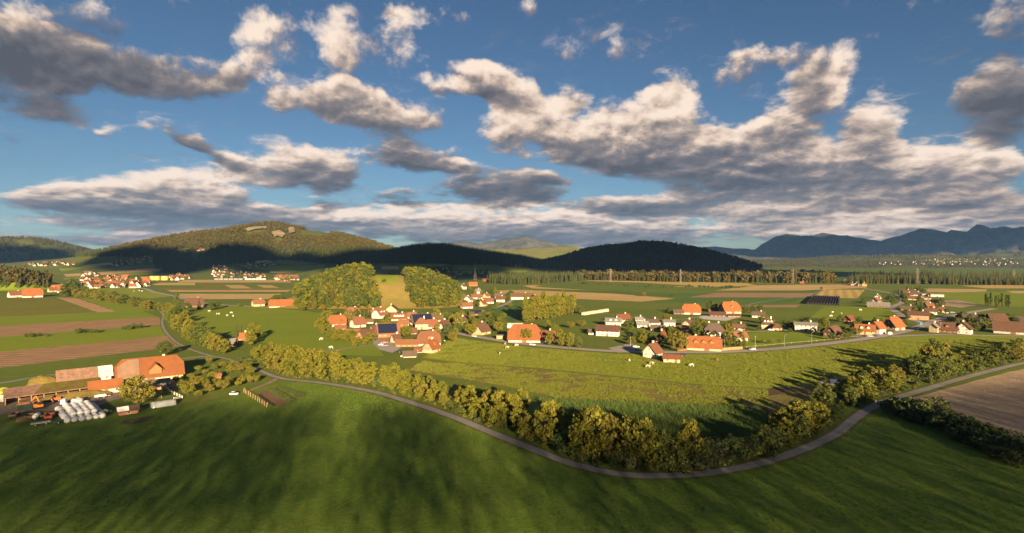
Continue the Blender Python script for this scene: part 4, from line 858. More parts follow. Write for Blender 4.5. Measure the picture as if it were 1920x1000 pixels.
# hand-placed trees: kind, column, base row, height in px, width factor, label
TREES = [
 ('wide', 258, 762, 60, 1.0, 'big bright walnut tree before the orange-roofed farmhouse'), ('dark', 309, 668, 30, 1.1, 'round tree behind the right end of the farmhouse roof'),
 ('ash', 355, 632, 36, 1.1, 'bushy tree on the bend of the path left of the pasture'), ('ash', 338, 622, 34, 1.1, 'leafy tree on the outer bend of the path'), ('dark', 375, 648, 42, 1.0, 'tall tree beside the path above the fork'), ('dark', 392, 655, 36, 1.1, 'dark tree beside the small barn yard'),
 ('ash', 348, 606, 26, 1.0, 'smaller tree at the top of the path bend'), ('ash', 325, 610, 22, 1.1, 'tree on the inside of the path bend'), ('dark', 330, 596, 24, 1.1, 'dark tree below the cypress'), ('ash', 365, 640, 24, 1.2, 'low leafy tree in front of the tall path tree'),
 ('cypress', 331, 577, 29, 1.1, 'dark pointed cypress standing above the tree row'), ('spruce', 373, 580, 22, 1.0, 'spruce in front of the dark barn'), ('dark', 395, 582, 16, 1.3, 'round tree right of the dark barn'), ('dark', 406, 580, 16, 1.3, 'tree at the right end of the dark barn garden'), ('dark', 350, 586, 20, 1.2, 'tree at the left of the dark barn'),
 ('spruce', 443, 640, 36, .9, 'slim spruce beside the small barn'), ('spruce', 451, 638, 34, 1.0, 'spruce behind the small orange roof'), ('ash', 475, 640, 36, 1.0, 'tree beside the small orange roof'), ('ash', 470, 648, 30, 1.2, 'bushy tree before the small orange roof'),
 ('dark', 133, 553, 30, 1.2, 'large dark tree beside the left hamlet'), ('wide', 70, 546, 12, 1.0, 'round tree behind the left orange barn'), 
 ('wide', 612, 606, 26, .9, 'round yellow-green tree left of the orange-roofed house'), ('ash', 600, 620, 24, 1.2, 'tree at the village edge by the pasture'), ('ash', 640, 612, 14, 1.1, 'small tree before the orange-roofed house'), ('ash', 655, 606, 26, 1.0, 'tall tree between two orange roofs'), ('dark', 668, 598, 22, 1.0, 'dark tree before the knoll-foot farm'), ('spruce', 683, 595, 16, 1.1, 'left of two small conifers below the knoll wood'), ('spruce', 693, 594, 18, 1.1, 'right of two small conifers below the knoll wood'),
 ('dark', 629, 590, 13, 1.2, 'round green bush by the lane below the knoll'), ('wide', 761, 634, 24, 1.0, 'round leafy tree right of the solar roof barn'), ('ash', 818, 604, 28, .9, 'tall tree behind the solar barns'), ('ash', 848, 612, 26, .9, 'tree above the cream gabled house'), ('ash', 820, 632, 28, .8, 'slim tree before the cream gabled house'), ('dark', 838, 628, 22, .8, 'narrow dark tree before the cream gabled house'), ('ash', 858, 622, 36, .7, 'tall slim tree behind the stone wall'),
 ('wide', 883, 630, 24, 1.1, 'bright round tree beside the cream farmhouse on the main road'), ('wide', 848, 642, 20, 1.0, 'tree at the road corner beside the orange farmhouse'), ('dark', 828, 645, 14, 1.1, 'dark shrubby tree right of the orange farmhouse'), ('wide', 934, 624, 22, 1.0, 'tree left of the large orange barn'), ('wide', 988, 642, 28, 1.0, 'round tree in front of the large orange barn'), 
 ('ash', 1030, 648, 30, .9, 'tall tree on the roadside right of the large barn'), ('ash', 1052, 650, 36, .8, 'tallest of the roadside trees right of the large barn'), ('ash', 1068, 652, 30, .9, 'yellowing roadside tree right of the large barn'), ('dark', 1085, 653, 22, .9, 'last roadside tree before the fire station'), ('wide', 1040, 622, 16, 1.2, 'fruit tree behind the roadside trees'), ('wide', 1070, 616, 14, 1.3, 'fruit tree on the slope below the poplars'), ('ash', 1028, 618, 20, 1.0, 'yellow tree behind the large barn'), ('dark', 1087, 589, 17, 1.3, 'lone round dark tree at the end of the stone bank'), ('wide', 1090, 612, 12, 1.5, 'bushy hedge tree in the small meadow'),
 ('wide', 1185, 648, 18, 1.0, 'bright tree beside the fire station forecourt'), ('dark', 1240, 650, 24, .9, 'dark tree behind the white roadside house'), ('wide', 1272, 660, 40, .9, 'large bright tree at the roadside barn'), ('dark', 1222, 645, 20, 1.0, 'dark tree between fire station and orange gable'), ('dark', 1255, 648, 26, 1.0, 'leafy tree left of the large roadside tree'), ('spruce', 1278, 614, 22, .7, 'slim dark conifer among the white houses'), ('dark', 1310, 634, 28, 1.0, 'dark tree beside the hipped manor'), ('ash', 1365, 645, 40, .7, 'tall slender birch right of the hipped manor'), ('dark', 1340, 640, 20, 1.2, 'tree in front of the hipped manor'), ('ash', 1328, 636, 18, 1.1, 'pale tree in front of the hipped manor'), ('dark', 1200, 634, 15, 1.6, 'round hedge tree in the white house quarter'), ('dark', 1300, 628, 24, 1.0, 'dark tree left of the hipped manor'),
 ('dark', 1335, 585, 22, 1.1, 'dark tree between the two orange barns'), ('dark', 1295, 587, 12, 1.2, 'small tree before the left orange barn'), ('dark', 1255, 586, 13, 1.2, 'tree left of the orange barns'), ('dark', 1398, 589, 16, 1.2, 'tree right of the orange barns'), ('dark', 1412, 588, 15, 1.2, 'bushy tree beside the small white house'), ('dark', 1425, 585, 14, 1.1, 'far tree right of the orange barns'),
 ('spruce', 1428, 608, 20, 1.0, 'dark conifer left of the cream hipped house'), ('dark', 1380, 650, 22, 1.1, 'tree at the end of the picket fence'), ('ash', 1395, 652, 16, 1.1, 'small tree at the meadow corner by the road'), ('dark', 1390, 640, 20, 1.1, 'garden tree beside the brown-roofed cottage'),
 ('fruit', 1432, 645, 9, 1.0, 'young tree in the roadside meadow, leftmost of three'), ('fruit', 1447, 646, 11, 1.0, 'young tree in the roadside meadow, middle of three'), ('fruit', 1462, 645, 10, 1.0, 'young tree in the roadside meadow, rightmost of three'),
 ('ash', 1548, 618, 26, 1.0, 'tall tree behind the brown barn house'), ('dark', 1536, 622, 18, 1.1, 'dark tree beside the long white house'), ('dark', 1515, 603, 9, 1.2, 'small tree behind the long white house'), ('dark', 1482, 618, 16, 1.2, 'bushes left of the long white house'), ('dark', 1560, 638, 14, 1.4, 'bush in front of the brown barn house'), ('dark', 1585, 636, 17, 1.3, 'bushy tree left of the restaurant'), ('dark', 1600, 616, 14, 1.3, 'dark tree behind the red barn'), ('dark', 1612, 606, 14, 1.2, 'dark tree behind the restaurant'), ('spruce', 1653, 608, 15, 1.1, 'pointed conifer between restaurant and barn'), ('dark', 1640, 606, 12, 1.2, 'round tree behind the restaurant chimney'), ('dark', 1698, 612, 14, 1.0, 'tree at the road junction'),
 ('dark', 1670, 573, 20, 1.1, 'large dark tree right of the grey-roofed farm'), ('dark', 1618, 571, 11, 1.1, 'round tree left of the grey-roofed farm'), ('dark', 1628, 570, 9, 1.1, 'smaller round tree left of the grey-roofed farm'), ('spruce', 1720, 582, 22, 1.4, 'big dark conifer pair in the right village, left one'), ('spruce', 1728, 582, 20, 1.4, 'big dark conifer pair in the right village, right one'), ('dark', 1695, 569, 13, 1.1, 'dark tree at the bend of the side road'), ('dark', 1700, 592, 12, 1.3, 'bush left of the brick house'), ('dark', 1745, 598, 12, 1.3, 'bush right of the brick house'), 
 ('spruce', 1686, 553, 15, 1.0, 'conifer at the edge of the far houses'), ('spruce', 1701, 549, 14, 1.3, 'large conifer behind the far houses'), ('spruce', 1710, 547, 12, .9, 'slim conifer behind the far houses'), ('spruce', 1727, 550, 13, 1.0, 'left of two conifers beside the white sheds'), ('spruce', 1731, 550, 12, 1.0, 'right of two conifers beside the white sheds'), ('dark', 1694, 560, 12, 1.0, 'dark tree on the side road'), ('spruce', 1676, 557, 8, .9, 'small conifer on the bend of the side road'),
 ('dark', 1830, 622, 18, 1.1, 'tree right of the white gabled house'), ('dark', 1820, 606, 18, 1.3, 'dark tree before the grey-roofed white house'), ('dark', 1842, 606, 18, 1.3, 'dark tree left of the dark red barn'), ('dark', 1890, 602, 14, 1.3, 'bushy tree right of the dark red barn'), ('dark', 1800, 596, 12, 1.4, 'bush along the main road in the right village'), ('dark', 1782, 602, 10, 1.4, 'hedge bush behind the brown barn'), ('wide', 1905, 600, 10, 1.2, 'low tree behind the long brown barn'), ('dark', 1795, 612, 12, 1.2, 'bush behind the white gabled house'),
 ('fruit', 1206, 556, 8, 1.3, 'lone round tree in the middle of the plain'), ('dark', 1261, 556, 6, 1.5, 'lone small tree in the dark green field'), ('dark', 1540, 543, 5, 1.3, 'lone tree by the golden field'), ('fruit', 720, 537, 7, 1.2, 'lone bush on the top of the grassy knoll'), ('spruce', 1354, 560, 5, 1.2, 'tiny far conifer on the plain'),
 ('ash', 565, 583, 16, 1.2, 'tree right of the lane barn'), ('ash', 555, 578, 20, 1.0, 'tall tree beside the lane barn'), ('ash', 590, 580, 14, 1.4, 'fruit tree below the knoll wood'), ('ash', 605, 582, 12, 1.4, 'low tree below the knoll wood'), ('dark', 530, 561, 8, 1.5, 'bushy tree before the knoll on the plain'), ('dark', 515, 562, 9, 1.3, 'tree behind the lane barn'),
 ('wide', 448, 575, 6, 1.5, 'small bush beside the lane'),
]
for k, px, row, h, sq, lb in TREES:
    if k == 'fruit' and px == 720: 
        p = HK.hit(720, 531); plant(k, p, 6, lb, None, 1.2); continue
    plant_px(k, px, row, h, lb, None, sq)
# rows of trees
for i in range(16):
    t = i / 15; px = 318 + 100 * t + random.uniform(-3, 3); row = np.interp(px, [318, 330, 360, 418], [602, 618, 642, 664]) + random.uniform(-3, 3)
    plant_px('dark' if i % 3 == 1 else 'ash', px, row, random.uniform(24, 38), 'leafy tree on the outer side of the path bend, %s from the top' % ordn(i + 1), 'trees at the path bend', random.uniform(.9, 1.2), 'row_tree')
for i in range(34):
    t = i / 33; px = 118 + 212 * t + random.uniform(-3, 3); row = np.interp(px, [118, 200, 260, 300, 332], [555, 565, 577, 584, 594]) + random.uniform(-2, 2)
    plant_px('dark' if i % 3 == 0 else 'ash', px, row, random.uniform(13, 22), 'tree in the row between crop field and far pasture, %s from the hamlet' % ordn(i + 1), 'tree row at the left', random.uniform(1.0, 1.3), 'row_tree')
k = 0
for r_ in range(3):
    for i in range(15):
        px = 983 + i * 6.4 + random.uniform(-1, 1) + r_ * 2; row = 605 - i * 1.1 - r_ * 3.5 + random.uniform(-.8, .8); k += 1
        h = np.interp(px, [984, 1010, 1040, 1075], [44, 46, 42, 36]) * random.uniform(.80, 1.08)
        plant_px('poplar', px, row, h, 'tall slim poplar in the dense grove, %s from the left in its %s row' % (ordn(i + 1), ['front', 'middle', 'back'][r_]), 'poplar grove', 1.15)
for i, (px, row, h) in enumerate([(1849, 574, 27), (1853, 576, 22), (1858, 573, 26), (1868, 579, 28), (1872, 575, 24), (1879, 575, 28), (1887, 576, 25), (1892, 578, 28)]):
    plant_px('dpoplar', px, row, h, 'dark slim poplar beside the railway, %s from the left' % ordn(i + 1), 'poplars by the railway', 1.0)
orch = [(382, 728, 16), (398, 712, 14), (352, 742, 20), (366, 730, 22), (372, 745, 12), (392, 738, 16), (418, 732, 18), (405, 722, 12), (430, 722, 14), (392, 682, 12), (402, 694, 10), (418, 690, 11), (432, 700, 14), (450, 700, 17), (436, 690, 12), (462, 698, 18), (470, 704, 14), (340, 728, 14), (330, 718, 12), (452, 722, 14), (460, 718, 16), (470, 720, 15), (480, 718, 14), (446, 726, 12), (372, 698, 12), (358, 712, 12), (384, 703, 10), (325, 702, 10), (410, 706, 9)]
for i, (px, row, h) in enumerate(orch):
    plant_px('fruit', px, row, h * 1.1, 'small orchard tree right of the farmhouse, %s counting across the orchard' % ordn(i + 1), 'orchard trees', 1.1)
gard = [(615, 622), (625, 628), (634, 634), (643, 640), (652, 640), (662, 642), (672, 644), (682, 643), (690, 640), (628, 640), (640, 630), (605, 628), (618, 634), (700, 640), (650, 632), (660, 634), (665, 652), (684, 648), (610, 614)]
for i, (px, row) in enumerate(gard):
    plant_px('ash' if i % 3 else 'wide', px, row, random.uniform(12, 18), 'yellow-green garden tree on the village edge facing the pasture, %s of the belt' % ordn(i + 1), 'garden trees at the village edge', 1.2, 'garden_tree')
# scattered garden trees and bushes in the house quarters
i = 0
QUART = [([(1170, 600), (1300, 604), (1310, 640), (1290, 655), (1190, 650)], 34, 'among the white houses behind the fire station'), ([(1300, 605), (1400, 612), (1400, 650), (1360, 650), (1300, 645)], 22, 'around the hipped manor'),
         ([(1400, 606), (1600, 606), (1610, 632), (1540, 630), (1400, 620)], 28, 'behind the roadside meadow'), ([(1690, 560), (1770, 570), (1780, 595), (1700, 600)], 30, 'among the houses at the road junction'), ([(1790, 596), (1910, 602), (1915, 622), (1790, 622)], 24, 'among the houses at the right edge'),
         ([(690, 590), (850, 596), (862, 630), (700, 640)], 42, 'among the old farmhouses of the village'), ([(860, 535), (960, 545), (965, 575), (880, 590), (855, 575)], 30, 'among the white hillside houses'), ([(855, 590), (960, 596), (950, 622), (860, 612)], 30, 'in the thicket behind the main road'), ([(1690, 548), (1740, 548), (1745, 562), (1690, 562)], 10, 'among the far houses by the white sheds')]
HOUSE_PX = []
def garden_trees():
    for poly, n, wh in QUART:
        x0, x1 = min(p[0] for p in poly), max(p[0] for p in poly); y0, y1 = min(p[1] for p in poly), max(p[1] for p in poly); k = 0; tries = 0
        while k < n and tries < 4000:
            tries += 1
            px, row = random.uniform(x0, x1), random.uniform(y0, y1)
            if not inpoly(px, row, poly): continue
            if any(abs(px - a) < w * .75 and -hh * .2 < b - row + 0 < 7 and True for a, b, w, hh in HOUSE_PX): continue
            if any(abs(px - a) < w * .55 and 0 < row - b < 12 for a, b, w, hh in HOUSE_PX): continue
            k += 1; sz = random.uniform(7, 17)
            plant_px(random.choice(['dark', 'dark', 'ash', 'shrub', 'wide']), px, row, sz * (1.0 if row > 590 else .7), '%s tree %s, %s of them' % ('tall' if sz > 9 else 'small', wh, ordn(k)), 'garden trees ' + wh, 1.2, 'garden_tree')
# undergrowth of the creek bank
SH = [proto('bush_a', crown_mesh('bush_a', 71, .7, .46, .40, 12, 34, .085, LEAFB, .45)), proto('bush_b', crown_mesh('bush_b', 72, .6, .46, .42, 12, 34, .085, LEAFB, .45)), proto('bush_c', crown_mesh('bush_c', 73, .65, .46, .42, 12, 34, .085, LEAF, .45))]
pts = []
s = 0.0
while s < acc[-1]:
    p, n = at(s); s += .9
    for k in range(2):
        q = p + n * random.uniform(3.2, 22); a, b = pix(q.x, q.y, 0)
        if a > 1030 and a < 1300 and (q - p).length > 17: continue
        pts.append((q.x, q.y, 0, random.uniform(.5, 2.0), random.uniform(.8, 1.4)))
scatter('undergrowth', pts, SH, 'dense bushes and weeds on the creek bank under the trees', 'undergrowth')
print('creek trees', len(cre))
# ---------------------------------------------------------------- houses
RM = {'o': roofmat('tiles_orange', (.205, .074, .025), (.15, .058, .025)), 'r': roofmat('tiles_red', (.15, .055, .030), (.11, .045, .028)), 'b': roofmat('tiles_brown', (.09, .047, .031), (.066, .038, .027)),
      'm': roofmat('tiles_mid', (.155, .068, .036), (.115, .055, .032)), 'd': roofmat('tiles_dark', (.085, .060, .050), (.06, .048, .042)), 'g': roofmat('slate_grey', (.15, .145, .145), (.11, .105, .105)), 's': flat('solar_panels', (.012, .016, .035), .22, spec=.5, amt=.1)}
WM = {'w': flat('white_render', (.42, .40, .36), .85, nz=.5, amt=.12), 'c': flat('cream_render', (.36, .29, .18), .85, nz=.5, amt=.15), 'y': flat('yellow_render', (.33, .25, .125), .85, nz=.5, amt=.15), 't': woodmat('weathered_timber', (.15, .08, .038)), 'k': woodmat('dark_timber', (.085, .050, .032)),
      'h': woodmat('honey_timber', (.21, .108, .044)), 'R': woodmat('red_timber', (.20, .050, .035)), 'B': flat('brick', (.38, .17, .10), .85, nz=2.0), 'n': flat('grey_stone', (.34, .31, .28), .9, nz=1.0)}
FRAME = flat('window_frame', (.70, .66, .58), .6); GLASS = glass(); SHUT = flat('shutter_green', (.06, .11, .06), .7); DOORM = woodmat('door_wood', (.16, .085, .045)); CHIM = flat('chimney_render', (.60, .52, .42), .9)
def win_mesh(w, h):
    k = 'win%.2f_%.2f' % (w, h)
    if k in bpy.data.meshes: return bpy.data.meshes[k]
    m = MB(); f = .10
    for c, d in (((0, 0, h / 2 - f / 2), (w, .10, f)), ((0, 0, -h / 2 + f / 2), (w + .2, .18, f)), ((-w / 2 + f / 2, 0, 0), (f, .10, h - 2 * f)), ((w / 2 - f / 2, 0, 0), (f, .10, h - 2 * f)), ((0, 0, 0), (.05, .08, h - 2 * f))): m.box(c, d, 0)
    m.box((0, .03, 0), (w - 2 * f, .02, h - 2 * f), 1)
    return m.mesh(k, [FRAME, GLASS])
def door_mesh(w, h):
    k = 'door%.2f_%.2f' % (w, h)
    if k in bpy.data.meshes: return bpy.data.meshes[k]
    m = MB(); m.box((0, 0, h / 2), (w, .12, h), 0); n = max(2, int(w / .6))
    for i in range(n): m.box((-w / 2 + (i + .5) * w / n, -.08, h / 2), (w / n - .08, .06, h - .2), 0)
    return m.mesh(k, [DOORM])
def roof_geo(L, D, z, hr, oh, k, th=.28):
    sl = hr / (D / 2); X = L / 2 + oh; Y = D / 2 + oh; z0 = z - oh * sl; zr = z + hr; T = zr - z0
    c = k * T * .85 if k < 1 else min(X * .85, k * Y * .95)
    zc = z0 + (1 - k) * T; yc = Y * k
    R0, R1 = (-(X - c), 0, zr), (X - c, 0, zr)
    E = [(-X, -Y, z0), (X, -Y, z0), (X, Y, z0), (-X, Y, z0)]
    if k == 0: v = E + [(-X, 0, zr), (X, 0, zr)]; f = [(0, 1, 5, 4), (2, 3, 4, 5)]
    elif k >= 1: v = E + [R0, R1]; f = [(0, 1, 5, 4), (2, 3, 4, 5), (1, 2, 5), (3, 0, 4)]
    else:
        v = E + [R0, R1, (-X, -yc, zc), (X, -yc, zc), (X, yc, zc), (-X, yc, zc)]
        f = [(0, 1, 7, 5, 4, 6), (2, 3, 9, 4, 5, 8), (7, 8, 5), (9, 6, 4)]
    n = len(v); V = list(v) + [(a, b, q - th) for a, b, q in v]; Fs = list(f) + [tuple(i + n for i in reversed(q)) for q in f]
    ed = {}
    for q in f:
        for a, b in zip(q, q[1:] + q[:1]): ed[(a, b)] = 1
    for (a, b) in ed:
        if (b, a) not in ed: Fs.append((b, a, a + n, b + n))
    return V, Fs, (zr, zc, yc)
HCOUNT = [0]
def house(px, row, L, D, hw, hr, rot, k, roof, wall, label, name='house', cat='house', base=None, nwin=True, base_z=0.0, oh=None, chim=1, dorm=0, meters=False, door=None, loc=None, balcony=0, parent_far=False):
    s = 1.0 if meters else mpp(row)
    L, D, hw, hr = L * s, D * s, hw * s, hr * s
    oh = (.9 if hw > 3 else .6) if oh is None else oh
    az = math.atan((px - CX) / F); rz = rad(rot) - az
    P = loc or G(px, row)
    # front edge stands on the given row
    ext = abs(math.sin(rad(rot))) * L / 2 + abs(math.cos(rad(rot))) * D / 2
    if loc is None:
        vd = Vector((P.x, P.y, 0)).normalized(); P = P + vd * ext
        HOUSE_PX.append((px, row, max(L * abs(math.cos(rad(rot))) + D * abs(math.sin(rad(rot))), 3) / s / 2 * 1.0, (hw + hr) / s))
    e = empty(name, P, rz, label, cat); HCOUNT[0] += 1
    # walls
    V, Fs, (zr, zc, yc) = roof_geo(L, D, hw, hr, oh, k)
    v = [(-L / 2, -D / 2, -.4), (L / 2, -D / 2, -.4), (L / 2, D / 2, -.4), (-L / 2, D / 2, -.4), (-L / 2, -D / 2, hw), (L / 2, -D / 2, hw), (L / 2, D / 2, hw), (-L / 2, D / 2, hw)]
    f = [(0, 1, 5, 4), (2, 3, 7, 6)]
    if k >= 1: f += [(1, 2, 6, 5), (3, 0, 4, 7)]
    elif k == 0:
        v += [(-L / 2, 0, hw + hr - .05), (L / 2, 0, hw + hr - .05)]; f += [(1, 2, 6, 9, 5), (3, 0, 4, 8, 7)]
    else:
        w = (1 - (zc - hw) / hr) * D / 2; z = zc - .05
        v += [(-L / 2, -w, z), (-L / 2, w, z), (L / 2, -w, z), (L / 2, w, z)]; f += [(1, 2, 6, 11, 10, 5), (3, 0, 4, 8, 9, 7)]
    WMm = WM[wall[0]]
    obj('wall', mesh('wall', v, f, WMm), e)
    if len(wall) > 1:                               # plastered ground floor under timber
        m = MB(); hb = min(2.7, hw * .5); m.box((0, 0, hb / 2 - .2), (L + .12, D + .12, hb + .4)); obj('ground_floor', m.mesh('ground_floor', WM[wall[1]]), e)
    ro = obj('roof', mesh('roof', [(a, b, c + .06) for a, b, c in V], Fs, RM[roof[0]]), e)
    if len(roof) > 1:                               # solar sheet laid on the slope facing the camera side
        ny, nzv = Vector((0, -hr, D / 2)).normalized().y, Vector((0, -hr, D / 2)).normalized().z
        a0, a1 = -L / 2 * .96, L / 2 * (.90 if k == 0 else .72)
        q = lambda x, t: Vector((x, -(D / 2 + oh * .7) * (1 - t), hw - oh * .7 * hr / (D / 2) + (hr + oh * .7 * hr / (D / 2)) * t)) + Vector((0, ny, nzv)) * .16
        nx_, nt_ = max(2, int((a1 - a0) / 2.2)), 4
        sm = mesh('solar_panel', [q(-.96, 0)] * 0 + [Vector((-.98, -.5, 0)), Vector((.98, -.5, 0)), Vector((.98, .5, 0)), Vector((-.98, .5, 0))], [(0, 1, 2, 3)], RM['s']) if False else None
        mm = MB()
        A, B, C_, D_ = q(a0, .03), q(a1, .03), q(a1, .95), q(a0, .95)
        m_ = mesh('solar_sheet', [A, B, C_, D_] + [p - Vector((0, ny, nzv)) * .08 for p in (A, B, C_, D_)], [(0, 1, 2, 3), (7, 6, 5, 4), (0, 4, 5, 1), (1, 5, 6, 2), (2, 6, 7, 3), (3, 7, 4, 0)], RM['s'])
        so = obj('solar_panels', m_, e)
    for c in range(chim):
        x = L * (.22 if c == 0 else -.25); yy = D * .10; zz = hw + hr * (1 - abs(yy) / (D / 2))
        m = MB(); m.box((0, 0, .6), (.9, .9, 2.8)); m.box((0, 0, 2.1), (1.15, 1.15, .2)); obj('chimney', m.mesh('chimney', CHIM), ro, (x, yy, zz))
    for c in range(dorm):
        x = (c - (dorm - 1) / 2) * L * .7 / max(1, dorm); t = .38; yy = -(D / 2) * (1 - t); zz = hw + hr * t
        m = MB(); w = min(1.5, L * .08); m.prism([(-w, -.6), (w, -.6), (w, .7), (0, 1.5), (-w, .7)], yy - .9, yy + 2.0, 0)
        dm = obj('dormer', m.mesh('dormer', WM['w'] if wall[0] in 'wcy' else WM['h']), ro, (x, 0, zz))
        m = MB(); m.add([(-w - .25, yy - 1.2, .5), (0, yy - 1.2, 1.72), (0, yy + 2.2, 1.72), (-w - .25, yy + 2.2, .5), (w + .25, yy - 1.2, .5), (w + .25, yy + 2.2, .5), (-w - .25, yy - 1.2, .3), (0, yy - 1.2, 1.52), (w + .25, yy - 1.2, .3)], [(0, 1, 2, 3), (1, 4, 5, 2), (6, 7, 1, 0), (7, 8, 4, 1)]); obj('dormer_roof', m.mesh('dormer_roof', RM[roof[0]]), dm)
    # windows on the sides that face the viewpoint
    if nwin:
        wv = Vector((-P.x, -P.y, 0)).normalized(); Rm = Matrix.Rotation(rz, 3, 'Z')
        st = max(1, int(round(hw / 2.9))); wm = win_mesh(1.15, 1.35); n_ = 0
        for nrm, ln, off, rr in ((Vector((0, -1, 0)), L, D / 2, 0), (Vector((1, 0, 0)), D, L / 2, math.pi / 2), (Vector((-1, 0, 0)), D, L / 2, -math.pi / 2)):
            if (Rm @ nrm).dot(wv) < .22: continue
            nw = max(1, int(ln / 3.2)); nw = min(nw, 7)
            levels = [hw * (i + .55) / st for i in range(st)]
            gable = nrm.x != 0 and k < 1 and hr > 3
            for li, z in enumerate(levels + ([hw + hr * .30] if gable else [])):
                cnt = nw if li < len(levels) else max(1, min(2, nw - 2))
                for i in range(cnt):
                    u = (i + .5) / cnt - .5; u *= ln * (1 if li < len(levels) else .4)
                    if li == 0 and nrm.y < 0 and i == cnt // 2:
                        if hw > 2.6:
                            d = obj('door', door_mesh(1.3 if wall[0] not in 'tkhR' else 3.2, min(2.3, hw * .8) if wall[0] not in 'tkhR' else min(3.2, hw * .8)), e, (u, -off - .07, 0)); continue
                    if nrm.y < 0: o_ = obj('window', wm, e, (u, -off - .05 - (.06 if len(wall) > 1 and z < 2.5 else 0), z))
                    else: o_ = obj('window', wm, e, (nrm.x * (off + .05 + (.06 if len(wall) > 1 and z < 2.5 else 0)), u, z), (0, 0, rr))
                    n_ += 1
        if balcony:
            m = MB(); zb = hw * .52; m.box((0, -D / 2 - .6, zb), (L * .92, 1.2, .15)); m.box((0, -D / 2 - 1.15, zb + .5), (L * .92, .08, .9))
            obj('balcony', m.mesh('balcony', WM['t']), e)
    return e
